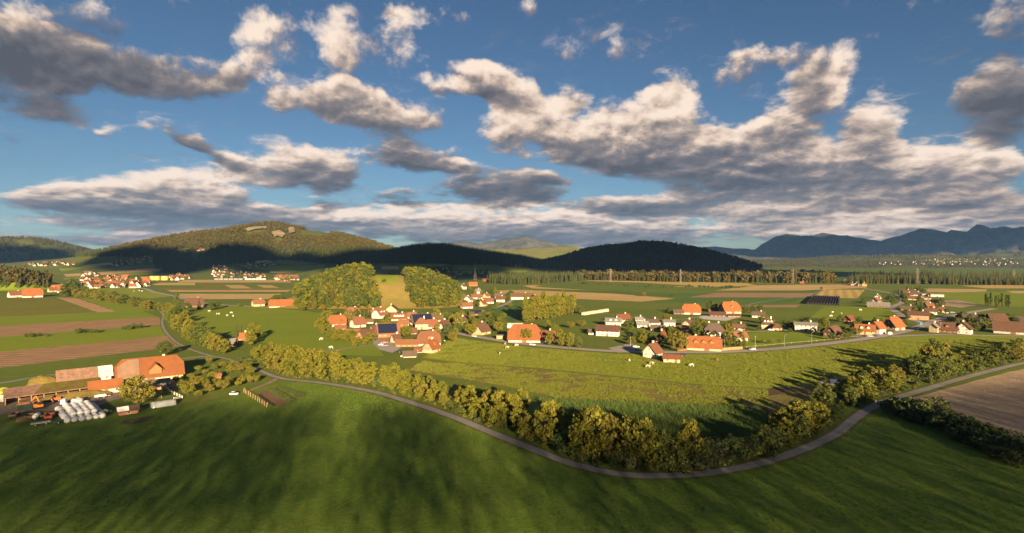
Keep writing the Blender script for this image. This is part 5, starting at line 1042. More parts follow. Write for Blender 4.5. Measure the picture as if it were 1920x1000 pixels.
# the village and farms: column, base row, length, depth, wall height, roof rise (in px at that row), turn, hip share, roof, wall, label, extras
VIL = [
 (661, 596, 24, 16, 6, 13, 20, .4, 'm', 'tw', 'orange-roofed farm at the foot of the knoll wood', {}),
 (632, 613, 30, 20, 8, 13, 8, .35, 'o', 'tw', 'orange-roofed house behind garden trees at the left village edge', {}),
 (638, 619, 20, 10, 4, 5, 12, 0, 'm', 't', 'low brown shed before the orange-roofed house', {'chim': 0, 'nm': 'shed'}),
 (671, 615, 24, 18, 8, 12, 30, .4, 'm', 'w', 'white house with reddish half-hipped roof and chimney', {}),
 (712, 598, 22, 20, 8, 12, 48, .35, 'm', 'w', 'white gabled house with orange roof below the knoll meadow', {'dorm': 2}),
 (735, 586, 19, 21, 5, 8, 78, 0, 'b', 'c', 'cream chalet with wide brown gable on the knoll slope', {'balcony': 0}),
 (748, 602, 28, 14, 6, 8, 0, 0, 'r', 'c', 'cream house with red-brown roof and four dormers', {'dorm': 4}),
 (728, 633, 42, 30, 9, 16, 8, .15, 'ms', 'h', 'timber barn with black solar roof in the village middle', {'chim': 0, 'nm': 'barn'}),
 (663, 629, 26, 10, 4, 7, -22, 0, 'm', 'h', 'long honey-coloured timber shed', {'chim': 0, 'nm': 'shed'}),
 (686, 638, 30, 24, 6, 12, 38, .2, 'b', 'h', 'brown-roofed timber barn with honey gable', {'chim': 0, 'nm': 'barn'}),
 (742, 643, 16, 12, 6, 9, 35, 0, 'b', 'c', 'small cream house with brown roof by the yard', {}),
 (764, 651, 42, 16, 6, 7, -8, 0, 'm', 'h', 'long low pinkish shed roof beside the yard', {'chim': 0, 'nm': 'shed'}),
 (768, 671, 24, 12, 5, 7, 4, 0, 'd', 'c', 'dark low hut at the lower end of the village', {'chim': 0, 'nm': 'shed'}),
 (793, 613, 44, 28, 8, 15, 14, .1, 'ds', 'h', 'second timber barn with black solar roof', {'chim': 1, 'nm': 'barn'}),
 (790, 618, 24, 18, 12, 9, 5, 1, 'm', 'c', 'square cream house with hipped brown roof', {}),
 (809, 617, 22, 14, 7, 10, 20, .3, 'r', 'c', 'narrow house with red-brown roof between the solar barns', {}),
 (832, 623, 24, 20, 9, 12, 52, .4, 'b', 'w', 'white gabled house with brown roof and tall trees before it', {}),
 (803, 649, 42, 24, 7, 19, 12, .4, 'm', 'tw', 'big orange-brown farmhouse with white chimney', {'dorm': 1}),
 (809, 663, 26, 22, 10, 14, 56, .35, 'o', 'Bc', 'orange shingled house with cream base at the pasture corner', {'dorm': 1}),
 (902, 629, 28, 24, 8, 14, 52, .4, 'b', 'cy', 'cream farmhouse with brown half-hipped roof beside the main road', {}),
 (892, 592, 24, 14, 4, 6, 4, 0, 'ds', 'h', 'small timber chalet with dark solar roof on a green slope', {'chim': 0}),
 (984, 643, 60, 28, 9, 24, -4, .45, 'o', 'tn', 'large farm with sweeping orange roof beside the main road', {'dorm': 0}),
 (1027, 644, 28, 20, 9, 13, 30, .2, 'r', 'kw', 'dark timber house with red-brown roof right of the large farm', {}),
 (1140, 631, 42, 22, 11, 9, -8, 0, 'b', 'w', 'long white apartment house with brown roof', {'chim': 1}),
 (1110, 628, 12, 12, 5, 5, -6, 0, 'd', 'w', 'small white garage left of the long apartment house', {'chim': 0, 'nm': 'garage'}),
 (1150, 612, 28, 16, 9, 6, 0, 0, 'g', 'w', 'white house with grey roof and red trim behind the apartment house', {'dorm': 2}),
 (1168, 607, 24, 16, 9, 8, 25, 0, 'r', 'w', 'white gabled house with red roof, topmost of the white quarter', {}),
 (1204, 615, 22, 14, 6, 6, 15, 0, 'g', 'w', 'white bungalow with slate grey roof', {}),
 (1198, 604, 14, 10, 5, 4, 10, 0, 'g', 'w', 'small grey-roofed house at the field edge', {}),
 (1224, 612, 20, 12, 8, 5, 10, 0, 'd', 'w', 'white house with flat dark roof left of the slim conifer', {}),
 (1232, 621, 22, 12, 5, 6, -5, 0, 'd', 'c', 'low house with dark brown roof behind the hedge', {}),
 (1254, 613, 21, 14, 9, 4, 12, 0, 'g', 'w', 'tall white cube house with grey roof', {}),
 (1242, 643, 24, 24, 7, 14, 78, 0, 'o', 'tw', 'orange gable house behind the white roadside house', {}),
 (1224, 673, 26, 27, 12, 15, 60, .2, 'm', 'w', 'white roadside house with red-brown roof jutting into the pasture', {}),
 (1259, 681, 30, 15, 9, 6, 4, 0, 'r', 'c', 'cream shed with a row of windows on the pasture edge', {'chim': 0, 'nm': 'shed'}),
 (1283, 625, 24, 16, 8, 6, 5, 0, 'b', 'w', 'white house with brown roof behind the big roadside tree', {}),
 (1292, 614, 20, 18, 6, 7, 60, 0, 'b', 'c', 'cream house with wide brown gable near the slim conifer', {}),
 (1296, 590, 32, 20, 6, 13, 5, .4, 'o', 'kw', 'left one of two orange-roofed farmhouses on the plain', {}),
 (1272, 590, 18, 12, 4, 5, 4, 0, 'd', 'k', 'dark shed joined to the left orange-roofed farmhouse', {'chim': 0, 'nm': 'shed'}),
 (1368, 590, 32, 26, 8, 15, 28, .35, 'o', 'tc', 'right one of two orange-roofed farmhouses on the plain', {'dorm': 1}),
 (1346, 594, 28, 12, 4, 5, 0, 0, 'b', 'k', 'long low shed before the right orange-roofed farmhouse', {'chim': 0, 'nm': 'shed'}),
 (1376, 595, 22, 10, 3, 3, 8, 0, 'b', 'h', 'low timber shed at the right end of the pale farmyard', {'chim': 0, 'nm': 'shed'}),
 (1338, 586, 16, 12, 4, 5, -10, 0, 'm', 'k', 'small brown-roofed shed under the dark tree', {'chim': 0, 'nm': 'shed'}),
 (1339, 634, 36, 24, 14, 13, 0, .9, 'd', 'w', 'white manor with big dark hipped roof', {'chim': 2}),
 (1385, 621, 20, 14, 7, 6, 5, 0, 'b', 'w', 'white house with brown roof right of the manor', {}),
 (1386, 641, 24, 18, 9, 9, 30, 0, 'm', 'w', 'white cottage with mottled brown roof by the lane', {}),
 (1320, 658, 60, 22, 9, 17, 0, .3, 'o', 'tc', 'long barn with red-orange roof on the main road', {'dorm': 3, 'chim': 2, 'nm': 'barn'}),
 (1422, 596, 22, 14, 5, 6, 0, 0, 'd', 'w', 'small white house beyond the meadow', {}),
 (1440, 617, 24, 20, 10, 10, 4, 1, 'b', 'c', 'cream house with hipped brown roof and three dormers', {'dorm': 3}),
 (1457, 620, 16, 14, 6, 7, 5, 1, 'b', 'c', 'small hipped annexe right of the cream house', {'chim': 0}),
 (1511, 622, 37, 16, 13, 4, 0, 0, 'g', 'w', 'long white modern house with grey roof', {}),
 (1562, 634, 24, 24, 10, 12, 62, .25, 'b', 'kt', 'dark brown barn house behind the shrubs', {'chim': 0}),
 (1592, 606, 16, 16, 7, 7, 60, 0, 'r', 'R', 'small dark red barn', {'chim': 0, 'nm': 'barn'}),
 (1622, 628, 30, 18, 9, 10, 0, 0, 'o', 'cy', 'restaurant wing with red roof and two cross gables', {'dorm': 2}),
 (1645, 627, 20, 20, 12, 11, 60, 0, 'o', 'w', 'taller restaurant wing with orange roof and white gable', {'dorm': 0}),
 (1632, 612, 26, 14, 6, 3, 0, 0, 'd', 'k', 'dark flat shed behind the restaurant', {'chim': 0, 'nm': 'shed'}),
 (1675, 620, 26, 26, 9, 16, 55, .3, 'o', 'kc', 'orange-roofed timber farmhouse beside the restaurant', {}),
 (1722, 600, 32, 14, 10, 6, 0, .3, 'b', 'B', 'brick house with dark brown roof at the junction', {}),
 (1647, 577, 36, 16, 4, 6, 0, 0, 'g', 'k', 'long farm building with grey roof behind the pasture', {'chim': 0, 'nm': 'barn'}),
 (1644, 569, 12, 10, 5, 6, 60, 0, 'r', 'w', 'small red-roofed house behind the grey-roofed farm', {}),
 (1646, 561, 10, 9, 4, 4, 80, 0, 'g', 'w', 'tiny white gabled house above the grey-roofed farm', {}),
 (1702, 583, 22, 12, 4, 5, 0, 0, 'd', 'k', 'dark low house below the big conifers', {}),
 (1742, 580, 14, 12, 5, 6, 40, 0, 'r', 'c', 'red-roofed house right of the big conifers', {}),
 (1746, 590, 18, 12, 7, 5, 0, .4, 'b', 'w', 'white house with dark roof above the junction', {}),
 (1765, 587, 14, 12, 6, 5, 20, .6, 'b', 'y', 'yellow house with hipped roof near the car park', {}),
 (1753, 624, 14, 14, 11, 6, 68, 0, 'g', 'c', 'narrow cream house at the right junction', {}),
 (1776, 625, 30, 18, 8, 12, 0, 0, 'b', 'k', 'brown barn with a white dormer in the right village', {'dorm': 1, 'chim': 0, 'nm': 'barn'}),
 (1808, 627, 20, 22, 11, 11, 80, 0, 'b', 'w', 'white gabled house beside the side road at the right', {}),
 (1822, 602, 25, 16, 6, 6, 0, 0, 'd', 'w', 'white house with dark roof hidden by trees at the right', {}),
 (1868, 610, 26, 24, 9, 12, 28, 0, 'b', 'R', 'large dark red barn at the right', {'chim': 0, 'nm': 'barn'}),
 (1900, 627, 56, 22, 8, 15, 0, 0, 'b', 'kn', 'long brown-roofed barn at the right edge', {'chim': 0, 'nm': 'barn'}),
 (1915, 608, 20, 14, 6, 8, 0, 0, 'd', 'k', 'dark roof behind the long brown barn', {'chim': 0}),
 (527, 577, 42, 16, 5, 10, 3, .3, 'o', 'tc', 'long orange-roofed barn beside the lane', {'chim': 0, 'nm': 'barn'}),
 (484, 575, 20, 12, 6, 7, 20, .3, 'm', 'c', 'brown-roofed house left of the long lane barn', {}),
 (564, 577, 12, 9, 4, 5, 0, .3, 'o', 't', 'small orange shed right of the long lane barn', {'chim': 0, 'nm': 'shed'}),
 (364, 577, 30, 16, 6, 12, 5, .3, 'b', 'k', 'dark barn between spruce and cypress', {'chim': 1, 'nm': 'barn'}),
 (428, 651, 26, 14, 7, 8, -20, 0, 'g', 'k', 'dark shed with grey roof beside the path fork', {'chim': 0, 'nm': 'shed'}),
 (456, 640, 18, 14, 7, 8, -15, .3, 'o', 't', 'small orange roof among the creek trees', {}),
 (29, 558, 20, 14, 5, 7, 20, 0, 'm', 'w', 'brown-roofed house at the left edge', {}),
 (61, 558, 29, 18, 5, 12, 2, .35, 'o', 'tw', 'orange-roofed barn before the dark wood', {'chim': 0, 'nm': 'barn'}),
 (110, 547, 22, 12, 6, 7, 0, .3, 'o', 'w', 'orange-roofed house of the left hamlet', {}), (98, 548, 12, 9, 4, 5, 20, 0, 'm', 'c', 'small house left in the left hamlet', {}), (116, 549, 12, 9, 4, 5, -10, 0, 'm', 'w', 'small house right in the left hamlet', {}),
 (645, 605, 14, 10, 5, 6, 20, .2, 'm', 'tw', 'small brown-roofed house between the two left orange roofs', {}), (690, 607, 20, 10, 4, 4, -5, 0, 'm', 'w', 'low pale garage row below the two small conifers', {'chim': 0, 'nm': 'shed'}),
 (703, 624, 16, 12, 6, 7, 30, .2, 'b', 'h', 'small timber house left of the solar roof barn', {}), (757, 613, 18, 12, 6, 7, -15, 0, 'm', 'h', 'timber outhouse right of the solar roof barn', {'chim': 0, 'nm': 'shed'}), (772, 628, 18, 12, 5, 7, 20, 0, 'b', 't', 'brown-roofed shed behind the big orange-brown farmhouse', {'chim': 0, 'nm': 'shed'}),
 (822, 604, 16, 12, 6, 7, 10, .3, 'b', 'c', 'brown-roofed house at the right end of the second solar barn', {}), (848, 616, 12, 10, 4, 5, 30, 0, 'm', 'c', 'small outhouse right of the white gabled house', {'chim': 0, 'nm': 'shed'}), (772, 598, 18, 12, 5, 7, 20, .3, 'm', 'c', 'reddish-roofed house below the knoll meadow gate', {}),
 (697, 590, 12, 10, 4, 5, 0, .2, 'm', 't', 'small house under the knoll wood', {}), (722, 643, 14, 9, 4, 4, -10, 0, 'b', 'h', 'open timber shed at the paved yard', {'chim': 0, 'nm': 'shed'}), (865, 606, 16, 12, 5, 6, 30, .2, 'b', 'tc', 'brown house in the thicket above the stone wall', {}), (785, 662, 14, 10, 4, 5, -20, 0, 'm', 'c', 'small shed between dark hut and orange shingled house', {'chim': 0, 'nm': 'shed'}),
 # white houses on the slope right of the knoll
 (878, 568, 14, 13, 6, 6, 70, 0, 'g', 'w', 'white gabled hillside house, uppermost left', {}), (875, 579, 20, 13, 5, 6, 20, 0, 'm', 'w', 'hillside house with red-brown roof, lowest left', {}), (893, 562, 20, 12, 5, 5, 15, 0, 'm', 'w', 'hillside house with pinkish roof under the pylon', {}),
 (905, 575, 14, 12, 5, 6, 60, 0, 'o', 'c', 'orange gabled house in the hillside quarter', {}), (915, 570, 18, 12, 5, 6, 20, 0, 'm', 'w', 'white house with brown roof in the middle of the hillside quarter', {}), (912, 560, 10, 10, 5, 5, 50, 0, 'm', 'c', 'small cream house in the hillside quarter', {}),
 (938, 567, 16, 11, 6, 5, 5, 0, 'b', 'w', 'white house with dark roof at the curving lane', {}), (936, 560, 16, 11, 5, 5, 0, 0, 'd', 'w', 'dark-roofed house above the curving lane', {}), (977, 562, 38, 12, 6, 6, 0, 0, 'b', 'w', 'long white house with brown roof behind the poplars', {}), (1001, 561, 9, 8, 4, 3, 0, 0, 'b', 'w', 'small white annexe right of the long white house', {}),
 (887, 537, 16, 9, 3, 5, 2, .3, 'o', 'h', 'orange barn on the slope below the pylon', {'chim': 0, 'nm': 'barn'}), (869, 543, 9, 8, 6, 4, 50, 0, 'b', 'w', 'white house at the edge of the knoll wood', {}), (912, 528, 14, 8, 2, 3, 0, 0, 'o', 'h', 'far orange roof behind the pylon', {'chim': 0, 'nm': 'barn'}), (896, 551, 9, 8, 5, 4, 30, 0, 'g', 'w', 'small white house below the orange slope barn', {}),
 # far houses right
 (1700, 553, 12, 9, 5, 4, 10, 0, 'b', 'w', 'white house left in the far group by the sheds', {}), (1712, 552, 14, 9, 4, 4, 0, 0, 'b', 'c', 'brown-roofed house behind the far group', {}), (1718, 557, 16, 10, 5, 4, 5, 0, 'd', 'w', 'white house in the middle of the far group', {}), (1704, 558, 12, 10, 5, 4, 60, 0, 'b', 'c', 'gabled house in front of the far group', {}), (1711, 563, 14, 8, 4, 4, 0, 0, 'b', 'y', 'yellow house lowest in the far group', {}), (1731, 562, 11, 10, 4, 4, 80, 0, 'b', 'c', 'cream gable house below the white sheds', {}), (1741, 562, 8, 7, 3, 3, 70, 0, 'b', 'c', 'small gable house below the white sheds', {}),
 (1738, 556, 22, 12, 5, 1, 2, 0, 'g', 'w', 'white flat-roofed industrial shed, left one', {'chim': 0, 'nm': 'industrial_shed'}), (1757, 557, 20, 12, 5, 1, 4, 0, 'g', 'w', 'white flat-roofed industrial shed, right one', {'chim': 0, 'nm': 'industrial_shed'}),
 (1585, 531, 8, 6, 3, 3, 80, 0, 'm', 'y', 'tiny yellow gable house at the forest gap', {}), (1606, 536, 7, 6, 3, 3, 70, 0, 'd', 'w', 'tiny white gable house right of the forest gap', {}), (1621, 537, 7, 6, 4, 3, 80, 0, 'o', 'y', 'tiny house with yellow gable at the far road', {}), (1596, 535, 9, 5, 2, 2, 0, 0, 'd', 'w', 'low white house at the forest gap', {}), (1504, 532, 7, 5, 2, 2, 0, 0, 'o', 't', 'tiny orange hut at the long forest edge', {}),
]
for (px, row, L, D, hw, hr, rot, k, roof, wall, lb, ex) in VIL:
    nm = ex.get('nm', 'house'); far = row < 566
    if row >= 566: hw *= 1.0
    house(px, row, L, D, hw, hr, rot, k, roof, wall, lb, nm, {'house': 'house', 'barn': 'barn', 'shed': 'shed', 'garage': 'garage', 'industrial_shed': 'shed'}[nm], chim=ex.get('chim', 1), dorm=ex.get('dorm', 0), balcony=ex.get('balcony', 0), nwin=(mpp(row) < 1.15))
# far villages: small houses, each one its own thing
FH = []
for rc, wc, rr in (('o', 'w', 'orange'), ('r', 'w', 'red'), ('b', 'w', 'brown'), ('m', 'c', 'reddish')):
    V, Fs, _ = roof_geo(11, 9, 3.6, 5.2, .7, 0); v = [(-5.5, -4.5, -1), (5.5, -4.5, -1), (5.5, 4.5, -1), (-5.5, 4.5, -1), (-5.5, -4.5, 3.6), (5.5, -4.5, 3.6), (5.5, 4.5, 3.6), (-5.5, 4.5, 3.6), (-5.5, 0, 8.7), (5.5, 0, 8.7)]
    FH.append((mesh('far_wall', v, [(0, 1, 5, 4), (2, 3, 7, 6), (1, 2, 6, 9, 5), (3, 0, 4, 8, 7)], WM[wc]), mesh('far_roof', V, Fs, RM[rc]), rr))
def far_village(n, poly, hill, label, group, smin=.8, smax=1.5, seed=1, pick=(0, 1, 2, 3), trees=0, mass=False):
    r = random.Random(seed); x0, x1 = min(p[0] for p in poly), max(p[0] for p in poly); y0, y1 = min(p[1] for p in poly), max(p[1] for p in poly); t = 0; got = []; tp = []
    while (len(got) < n or len(tp) < trees) and t < 6000:
        t += 1; px, row = r.uniform(x0, x1), r.uniform(y0, y1)
        if not inpoly(px, row, poly): continue
        P = hit_any(px, row) if hill else G(px, row)
        if P is None: continue
        if len(got) < n: got.append((px, P, r.choice(pick), r.uniform(smin, smax), r.uniform(-.5, .5) + r.choice((0, 1.57))))
        else: tp.append((P.x, P.y, P.z - .3, r.uniform(6, 12), r.uniform(.9, 1.5)))
    got.sort(key=lambda q: q[0]); c = {}
    if mass:
        V = []; Fq = []; mi = []; ms = []
        for px, P, i, s, a in got:
            M_ = Matrix.Translation(P) @ Matrix.Rotation(a, 4, 'Z') @ Matrix.Scale(s, 4)
            for me, m in ((FH[i][0], 0), (FH[i][1], 1)):
                n0 = len(V); V += [M_ @ v.co for v in me.vertices]; Fq += [tuple(k + n0 for k in p.vertices) for p in me.polygons]
                mt = me.materials[0]
                if mt not in ms: ms.append(mt)
                mi += [ms.index(mt)] * len(me.polygons)
        tag(obj('houses', mesh('houses', V, Fq, ms, False, mi)), 'tiny far houses ' + label, 'houses', None, 'stuff'); got = []
    for px, P, i, s, a in got:
        c[i] = c.get(i, 0) + 1
        e = empty('house', P, a, '%s-roofed house %s, %s of them from the left' % (FH[i][2], label, ordn(c[i])), 'house', group, s)
        obj('wall', FH[i][0], e); obj('roof', FH[i][1], e)
    if tp: scatter('trees', tp, BRD[:3], 'trees among the houses ' + label, 'trees')
far_village(60, [(150, 527), (200, 520), (250, 520), (280, 526), (275, 540), (160, 541)], None, 'in the far village by the straight road', 'far village on the left plain', .8, 1.5, 1, (0, 0, 1, 1, 2, 3), 90)
far_village(12, [(150, 515), (185, 513), (187, 518), (150, 520)], 1, 'in the hamlet beyond the far village', 'red-roofed hamlet', .8, 1.4, 2, (0, 1), 16)
far_village(44, [(400, 500), (420, 498), (430, 510), (490, 514), (500, 522), (400, 522)], 1, 'at the foot of the big hill', 'village at the foot of the big hill', .75, 1.2, 3, (1, 2, 2, 3), 60)
far_village(14, [(455, 496), (515, 494), (520, 500), (460, 504)], 1, 'above the hillside village', 'slope above the hillside village', .8, 1.3, 4, (2, 2, 3), 20)
far_village(6, [(368, 468), (390, 464), (392, 469), (370, 473)], 1, 'in the clearing high on the big hill', 'farm clearing on the big hill', 1.0, 1.5, 5, (0, 3))
far_village(30, [(205, 493), (280, 482), (290, 490), (215, 500)], 1, 'on the slope between the mountains', 'hamlets between the mountains', .8, 1.3, 6, (0, 1, 3), 60, True)
far_village(24, [(778, 506), (848, 502), (850, 510), (785, 511)], 1, 'in the hamlet behind the knoll', 'white hamlet behind the knoll', .7, 1.1, 7, (2, 2, 3), 40)
far_village(10, [(820, 515), (950, 512), (955, 520), (840, 521)], 1, 'on the shaded slope by the pylon', 'scattered houses by the pylon', .9, 1.4, 8, (1, 2), 30)
far_village(22, [(515, 520), (558, 520), (558, 527), (520, 527)], 1, 'by the far railway near the knoll', 'houses by the far railway', .8, 1.3, 9, (1, 2, 3), 24)
far_village(20, [(320, 519), (350, 518), (352, 525), (322, 527)], 1, 'right of the yellow tanks', 'houses by the yellow tanks', .8, 1.3, 10, (2, 3), 16)
far_village(40, [(45, 494), (120, 490), (140, 497), (60, 500)], 1, 'in the town below the left mountain', 'valley town below the left mountain', .7, 1.1, 11, (2, 2, 3), 60, True)
far_village(90, [(1640, 490), (1760, 484), (1900, 484), (1910, 497), (1800, 499), (1650, 497)], 1, 'in the far town below the mountains', 'far town below the mountains', .6, 1.0, 12, (2, 2, 3, 1), 120, True)
garden_trees()
# ---------------------------------------------------------------- the farm in the left corner
MOSS = fieldmat('mossy_roof', (.085, .085, .022), (.16, .115, .03), (.10, .060, .035), blotch=.25, fine=1.2, bump=.8, bdist=.2)
RUST = flat('rusty_sheet', (.17, .105, .075), .85, nz=.6, amt=.4); SHEETW = flat('fibre_sheet_pale', (.50, .46, .40), .7, nz=.4); METALG = flat('grey_metal', (.30, .30, .30), .5, .4); ORANGEP = flat('orange_paint', (.62, .20, .03), .5); REDP = flat('red_paint', (.36, .085, .05), .6); BLUEP = flat('blue_paint', (.05, .10, .22), .5)
WHITEP = flat('white_paint', (.75, .75, .74), .45, amt=.08); TYRE = flat('rubber', (.02, .02, .02), .9); DARKM = flat('dark_metal', (.04, .042, .05), .5); FOIL = flat('bale_foil', (.58, .60, .62), .45, amt=.06, spec=.5); POLY = flat('polytunnel_foil', (.28, .31, .31), .3, spec=.5); NETB = flat('black_net', (.012, .012, .016), .8)
POST = woodmat('post_wood', (.30, .20, .10)); STONE = flat('field_stone', (.42, .35, .25), .9, nz=1.5, amt=.35)
h = house(281, 716, 104, 52, 12, 30, 4, .38, 'o', 'tc', 'great farmhouse with orange hipped roof, its left part brown', 'farmhouse', 'farmhouse', chim=1, dorm=0)
# brown left third of the roof and the big gable dormer
s_ = mpp(716); L_, D_, hw_, hr_ = 104 * s_, 52 * s_, 12 * s_, 30 * s_
V, Fs, _ = roof_geo(L_ * .30, D_ + .5, hw_ + .14, hr_ + .1, .9, 0)
mm = MB(); sl = hr_ / (D_ / 2); x0, x1 = -L_ / 2 - .2, -L_ * .17
q0, q1 = (-(D_ / 2 + .85), hw_ - .85 * sl), (-.6, hw_ + hr_ - .6 * sl)
mm.add([(x0 + .3, q0[0], q0[1] + .30), (x1, q0[0], q0[1] + .30), (x1, q1[0], q1[1] + .30), (x0 + 4.6, q1[0], q1[1] + .30), (x0 + .3, -D_ / 2 * .42, hw_ + hr_ * .58 + .30), (x0 + .3, q0[0], q0[1] + .1), (x1, q0[0], q0[1] + .1), (x1, q1[0], q1[1] + .1)], [(0, 1, 2, 3, 4), (5, 6, 1, 0), (6, 7, 2, 1)])
ro = [c for c in h.children if c.name.startswith('roof')][0]
o_ = obj('roof_patch', mm.mesh('roof_patch', roofmat('tiles_grey_brown', (.20, .125, .085), (.14, .09, .065))), ro); o_['label'] = 'brown older tiles on the left third of the roof'
mm = MB(); w = 2.6; yy = -(D_ / 2) * .72; zz = hw_ + hr_ * .22; mm.prism([(-w, -2.2), (w, -2.2), (w, .9), (0, 3.4), (-w, .9)], yy - 1.6, yy + 5, 0)
dm = obj('gable_dormer', mm.mesh('gable_dormer', WM['h']), ro, (L_ * .07, 0, zz))
mm = MB(); mm.add([(-w - .7, yy - 2.4, .5), (0, yy - 2.4, 3.9), (0, yy + 6, 3.9), (-w - .7, yy + 6, .5), (w + .7, yy - 2.4, .5), (w + .7, yy + 6, .5)], [(0, 1, 2, 3), (1, 4, 5, 2)]); mm.add([(-w - .7, yy - 2.4, .25), (0, yy - 2.4, 3.65), (w + .7, yy - 2.4, .25), (-w - .7, yy - 2.4, .5), (0, yy - 2.4, 3.9), (w + .7, yy - 2.4, .5)], [(0, 1, 4, 3), (1, 2, 5, 4)])
obj('dormer_roof', mm.mesh('dormer_roof', RM['o']), dm)
house(158, 717, 80, 34, 9, 15, 4, 0, 'g', 'w', 'white farm shed with grey sheet roof, pale at its right end', 'shed', 'shed', chim=0)
e = [o for o in COL.objects if o.name.startswith('shed') and 'pale at its right' in o.get('label', '')][0]
for c in e.children:
    if c.name.startswith('roof'): c.data.materials[0] = RUST
s_ = mpp(717); mm = MB(); L_, D_, hw_, hr_ = 80 * s_, 34 * s_, 9 * s_, 15 * s_; sl = hr_ / (D_ / 2)
mm.add([(L_ * .26, -D_ / 2 - .9, hw_ - .9 * sl + .12), (L_ / 2 + .9, -D_ / 2 - .9, hw_ - .9 * sl + .12), (L_ / 2 + .9, -.1, hw_ + hr_ + .10), (L_ * .26, -.1, hw_ + hr_ + .10)], [(0, 1, 2, 3)])
obj('pale_sheet', mm.mesh('pale_sheet', SHEETW), e)
house(198, 739, 50, 30, 12, 12, 4, 0, 'o', 'n', 'stone outbuilding with rusty orange roof at the end of the long shed', 'outbuilding', 'shed', chim=0)
# long open machine shed with mossy roof
P = G(103, 748); az = math.atan((103 - CX) / F); s_ = mpp(748); L_, D_ = 146 * s_, 34 * s_
e = empty('machine_shed', P + Vector((P.x, P.y, 0)).normalized() * D_ * .5, rad(6) - az, 'long open machine shed with a mossy rusty roof', 'shed')
mm = MB(); hf, hb = 3.2, 5.7
mm.add([(-L_ / 2, -D_ / 2 - 1, hf), (L_ / 2, -D_ / 2 - 1, hf), (L_ / 2, D_ / 2, hb), (-L_ / 2, D_ / 2, hb), (-L_ / 2, -D_ / 2 - 1, hf - .3), (L_ / 2, -D_ / 2 - 1, hf - .3), (L_ / 2, D_ / 2, hb - .3), (-L_ / 2, D_ / 2, hb - .3)], [(0, 1, 2, 3), (7, 6, 5, 4), (0, 4, 5, 1), (1, 5, 6, 2), (2, 6, 7, 3), (3, 7, 4, 0)])
ro = obj('roof', mm.mesh('roof', RUST), e)
mm = MB(); mm.add([(-L_ * .22, -D_ / 2 - .6, hf + .16), (L_ / 2 - .3, -D_ / 2 - .6, hf + .16), (L_ / 2 - .3, D_ / 2 - .3, hb + .10), (-L_ * .10, D_ / 2 - .3, hb + .10)], [(0, 1, 2, 3)]); obj('moss', mm.mesh('moss', MOSS), ro)
mm = MB(); mm.box((0, D_ / 2 - .2, hb / 2 - .3), (L_ - .6, .2, hb - .6)); mm.box((-L_ / 2 + .4, 0, 1.4), (.2, D_ - .6, 2.9)); obj('back_wall', mm.mesh('back_wall', WM['k']), e)
pm = MB(); pm.box((0, 0, 1.45), (.3, .3, 2.9)); pmm = pm.mesh('post', POST)
for i in range(9): obj('post', pmm, e, (-L_ / 2 + .5 + (L_ - 1) * i / 8, -D_ / 2 + .1, 0))
house(295, 732, 38, 22, 10, 9, 3, 0, 'g', 'B', 'small brick stable with grey roof and dark doorways', 'stable', 'stable', chim=0)
house(240, 778, 30, 17, 9, 5, 8, 0, 'd', 'B', 'small shed with half white and half brown roof below the walnut tree', 'shed', 'shed', chim=0)
e = [o for o in COL.objects if 'half white and half brown' in o.get('label', '')][0]
s_ = mpp(778); L_, D_, hw_, hr_ = 30 * s_, 17 * s_, 9 * s_, 5 * s_; sl = hr_ / (D_ / 2); mm = MB()
mm.add([(-L_ / 2 - .6, -D_ / 2 - .6, hw_ - .6 * sl + .14), (.1, -D_ / 2 - .6, hw_ - .6 * sl + .14), (.1, -.1, hw_ + hr_ + .12), (-L_ / 2 - .6, -.1, hw_ + hr_ + .12)], [(0, 1, 2, 3)]); obj('white_sheet', mm.mesh('white_sheet', WHITEP), e)
# grassed old bunker and mossy bank
def mound(name, px, row, wpx, hpx, dpx, mat, label, cat='bank', rz=0):
    s = mpp(row); P = G(px, row) ; e_ = []
    bm = bmesh.new(); bmesh.ops.create_icosphere(bm, subdivisions=4, radius=1)
    for v in bm.verts:
        n = mnoise.fractal(v.co * 2.3 + Vector((px, row, 0)), 1, 2, 4); v.co *= 1 + .16 * n; v.co.z = max(v.co.z, -.25)
    me = bpy.data.meshes.new(name); bm.to_mesh(me); bm.free(); me.materials.append(mat); me.polygons.foreach_set('use_smooth', [True] * len(me.polygons))
    o = obj(name, me, None, P + Vector((P.x, P.y, 0)).normalized() * dpx * s * .5, (0, 0, rz - math.atan((px - CX) / F))); o.scale = (wpx * s / 2, dpx * s / 2, hpx * s); return tag(o, label, cat)
mound('earth_mound', 80, 722, 46, 16, 22, MOSS, 'overgrown earth-covered bunker beside the farm lane')
mound('mossy_bank', 140, 748, 112, 12, 12, MOSS, 'long mossy bank in front of the machine shed', 'bank', rad(6))
mound('weed_bank', 5, 752, 40, 22, 24, LITG, 'weedy green bank at the left edge of the farmyard')
mound('manure_heap', 46, 790, 26, 9, 10, MUD, 'dark brush pile between the farm trailers', 'heap')
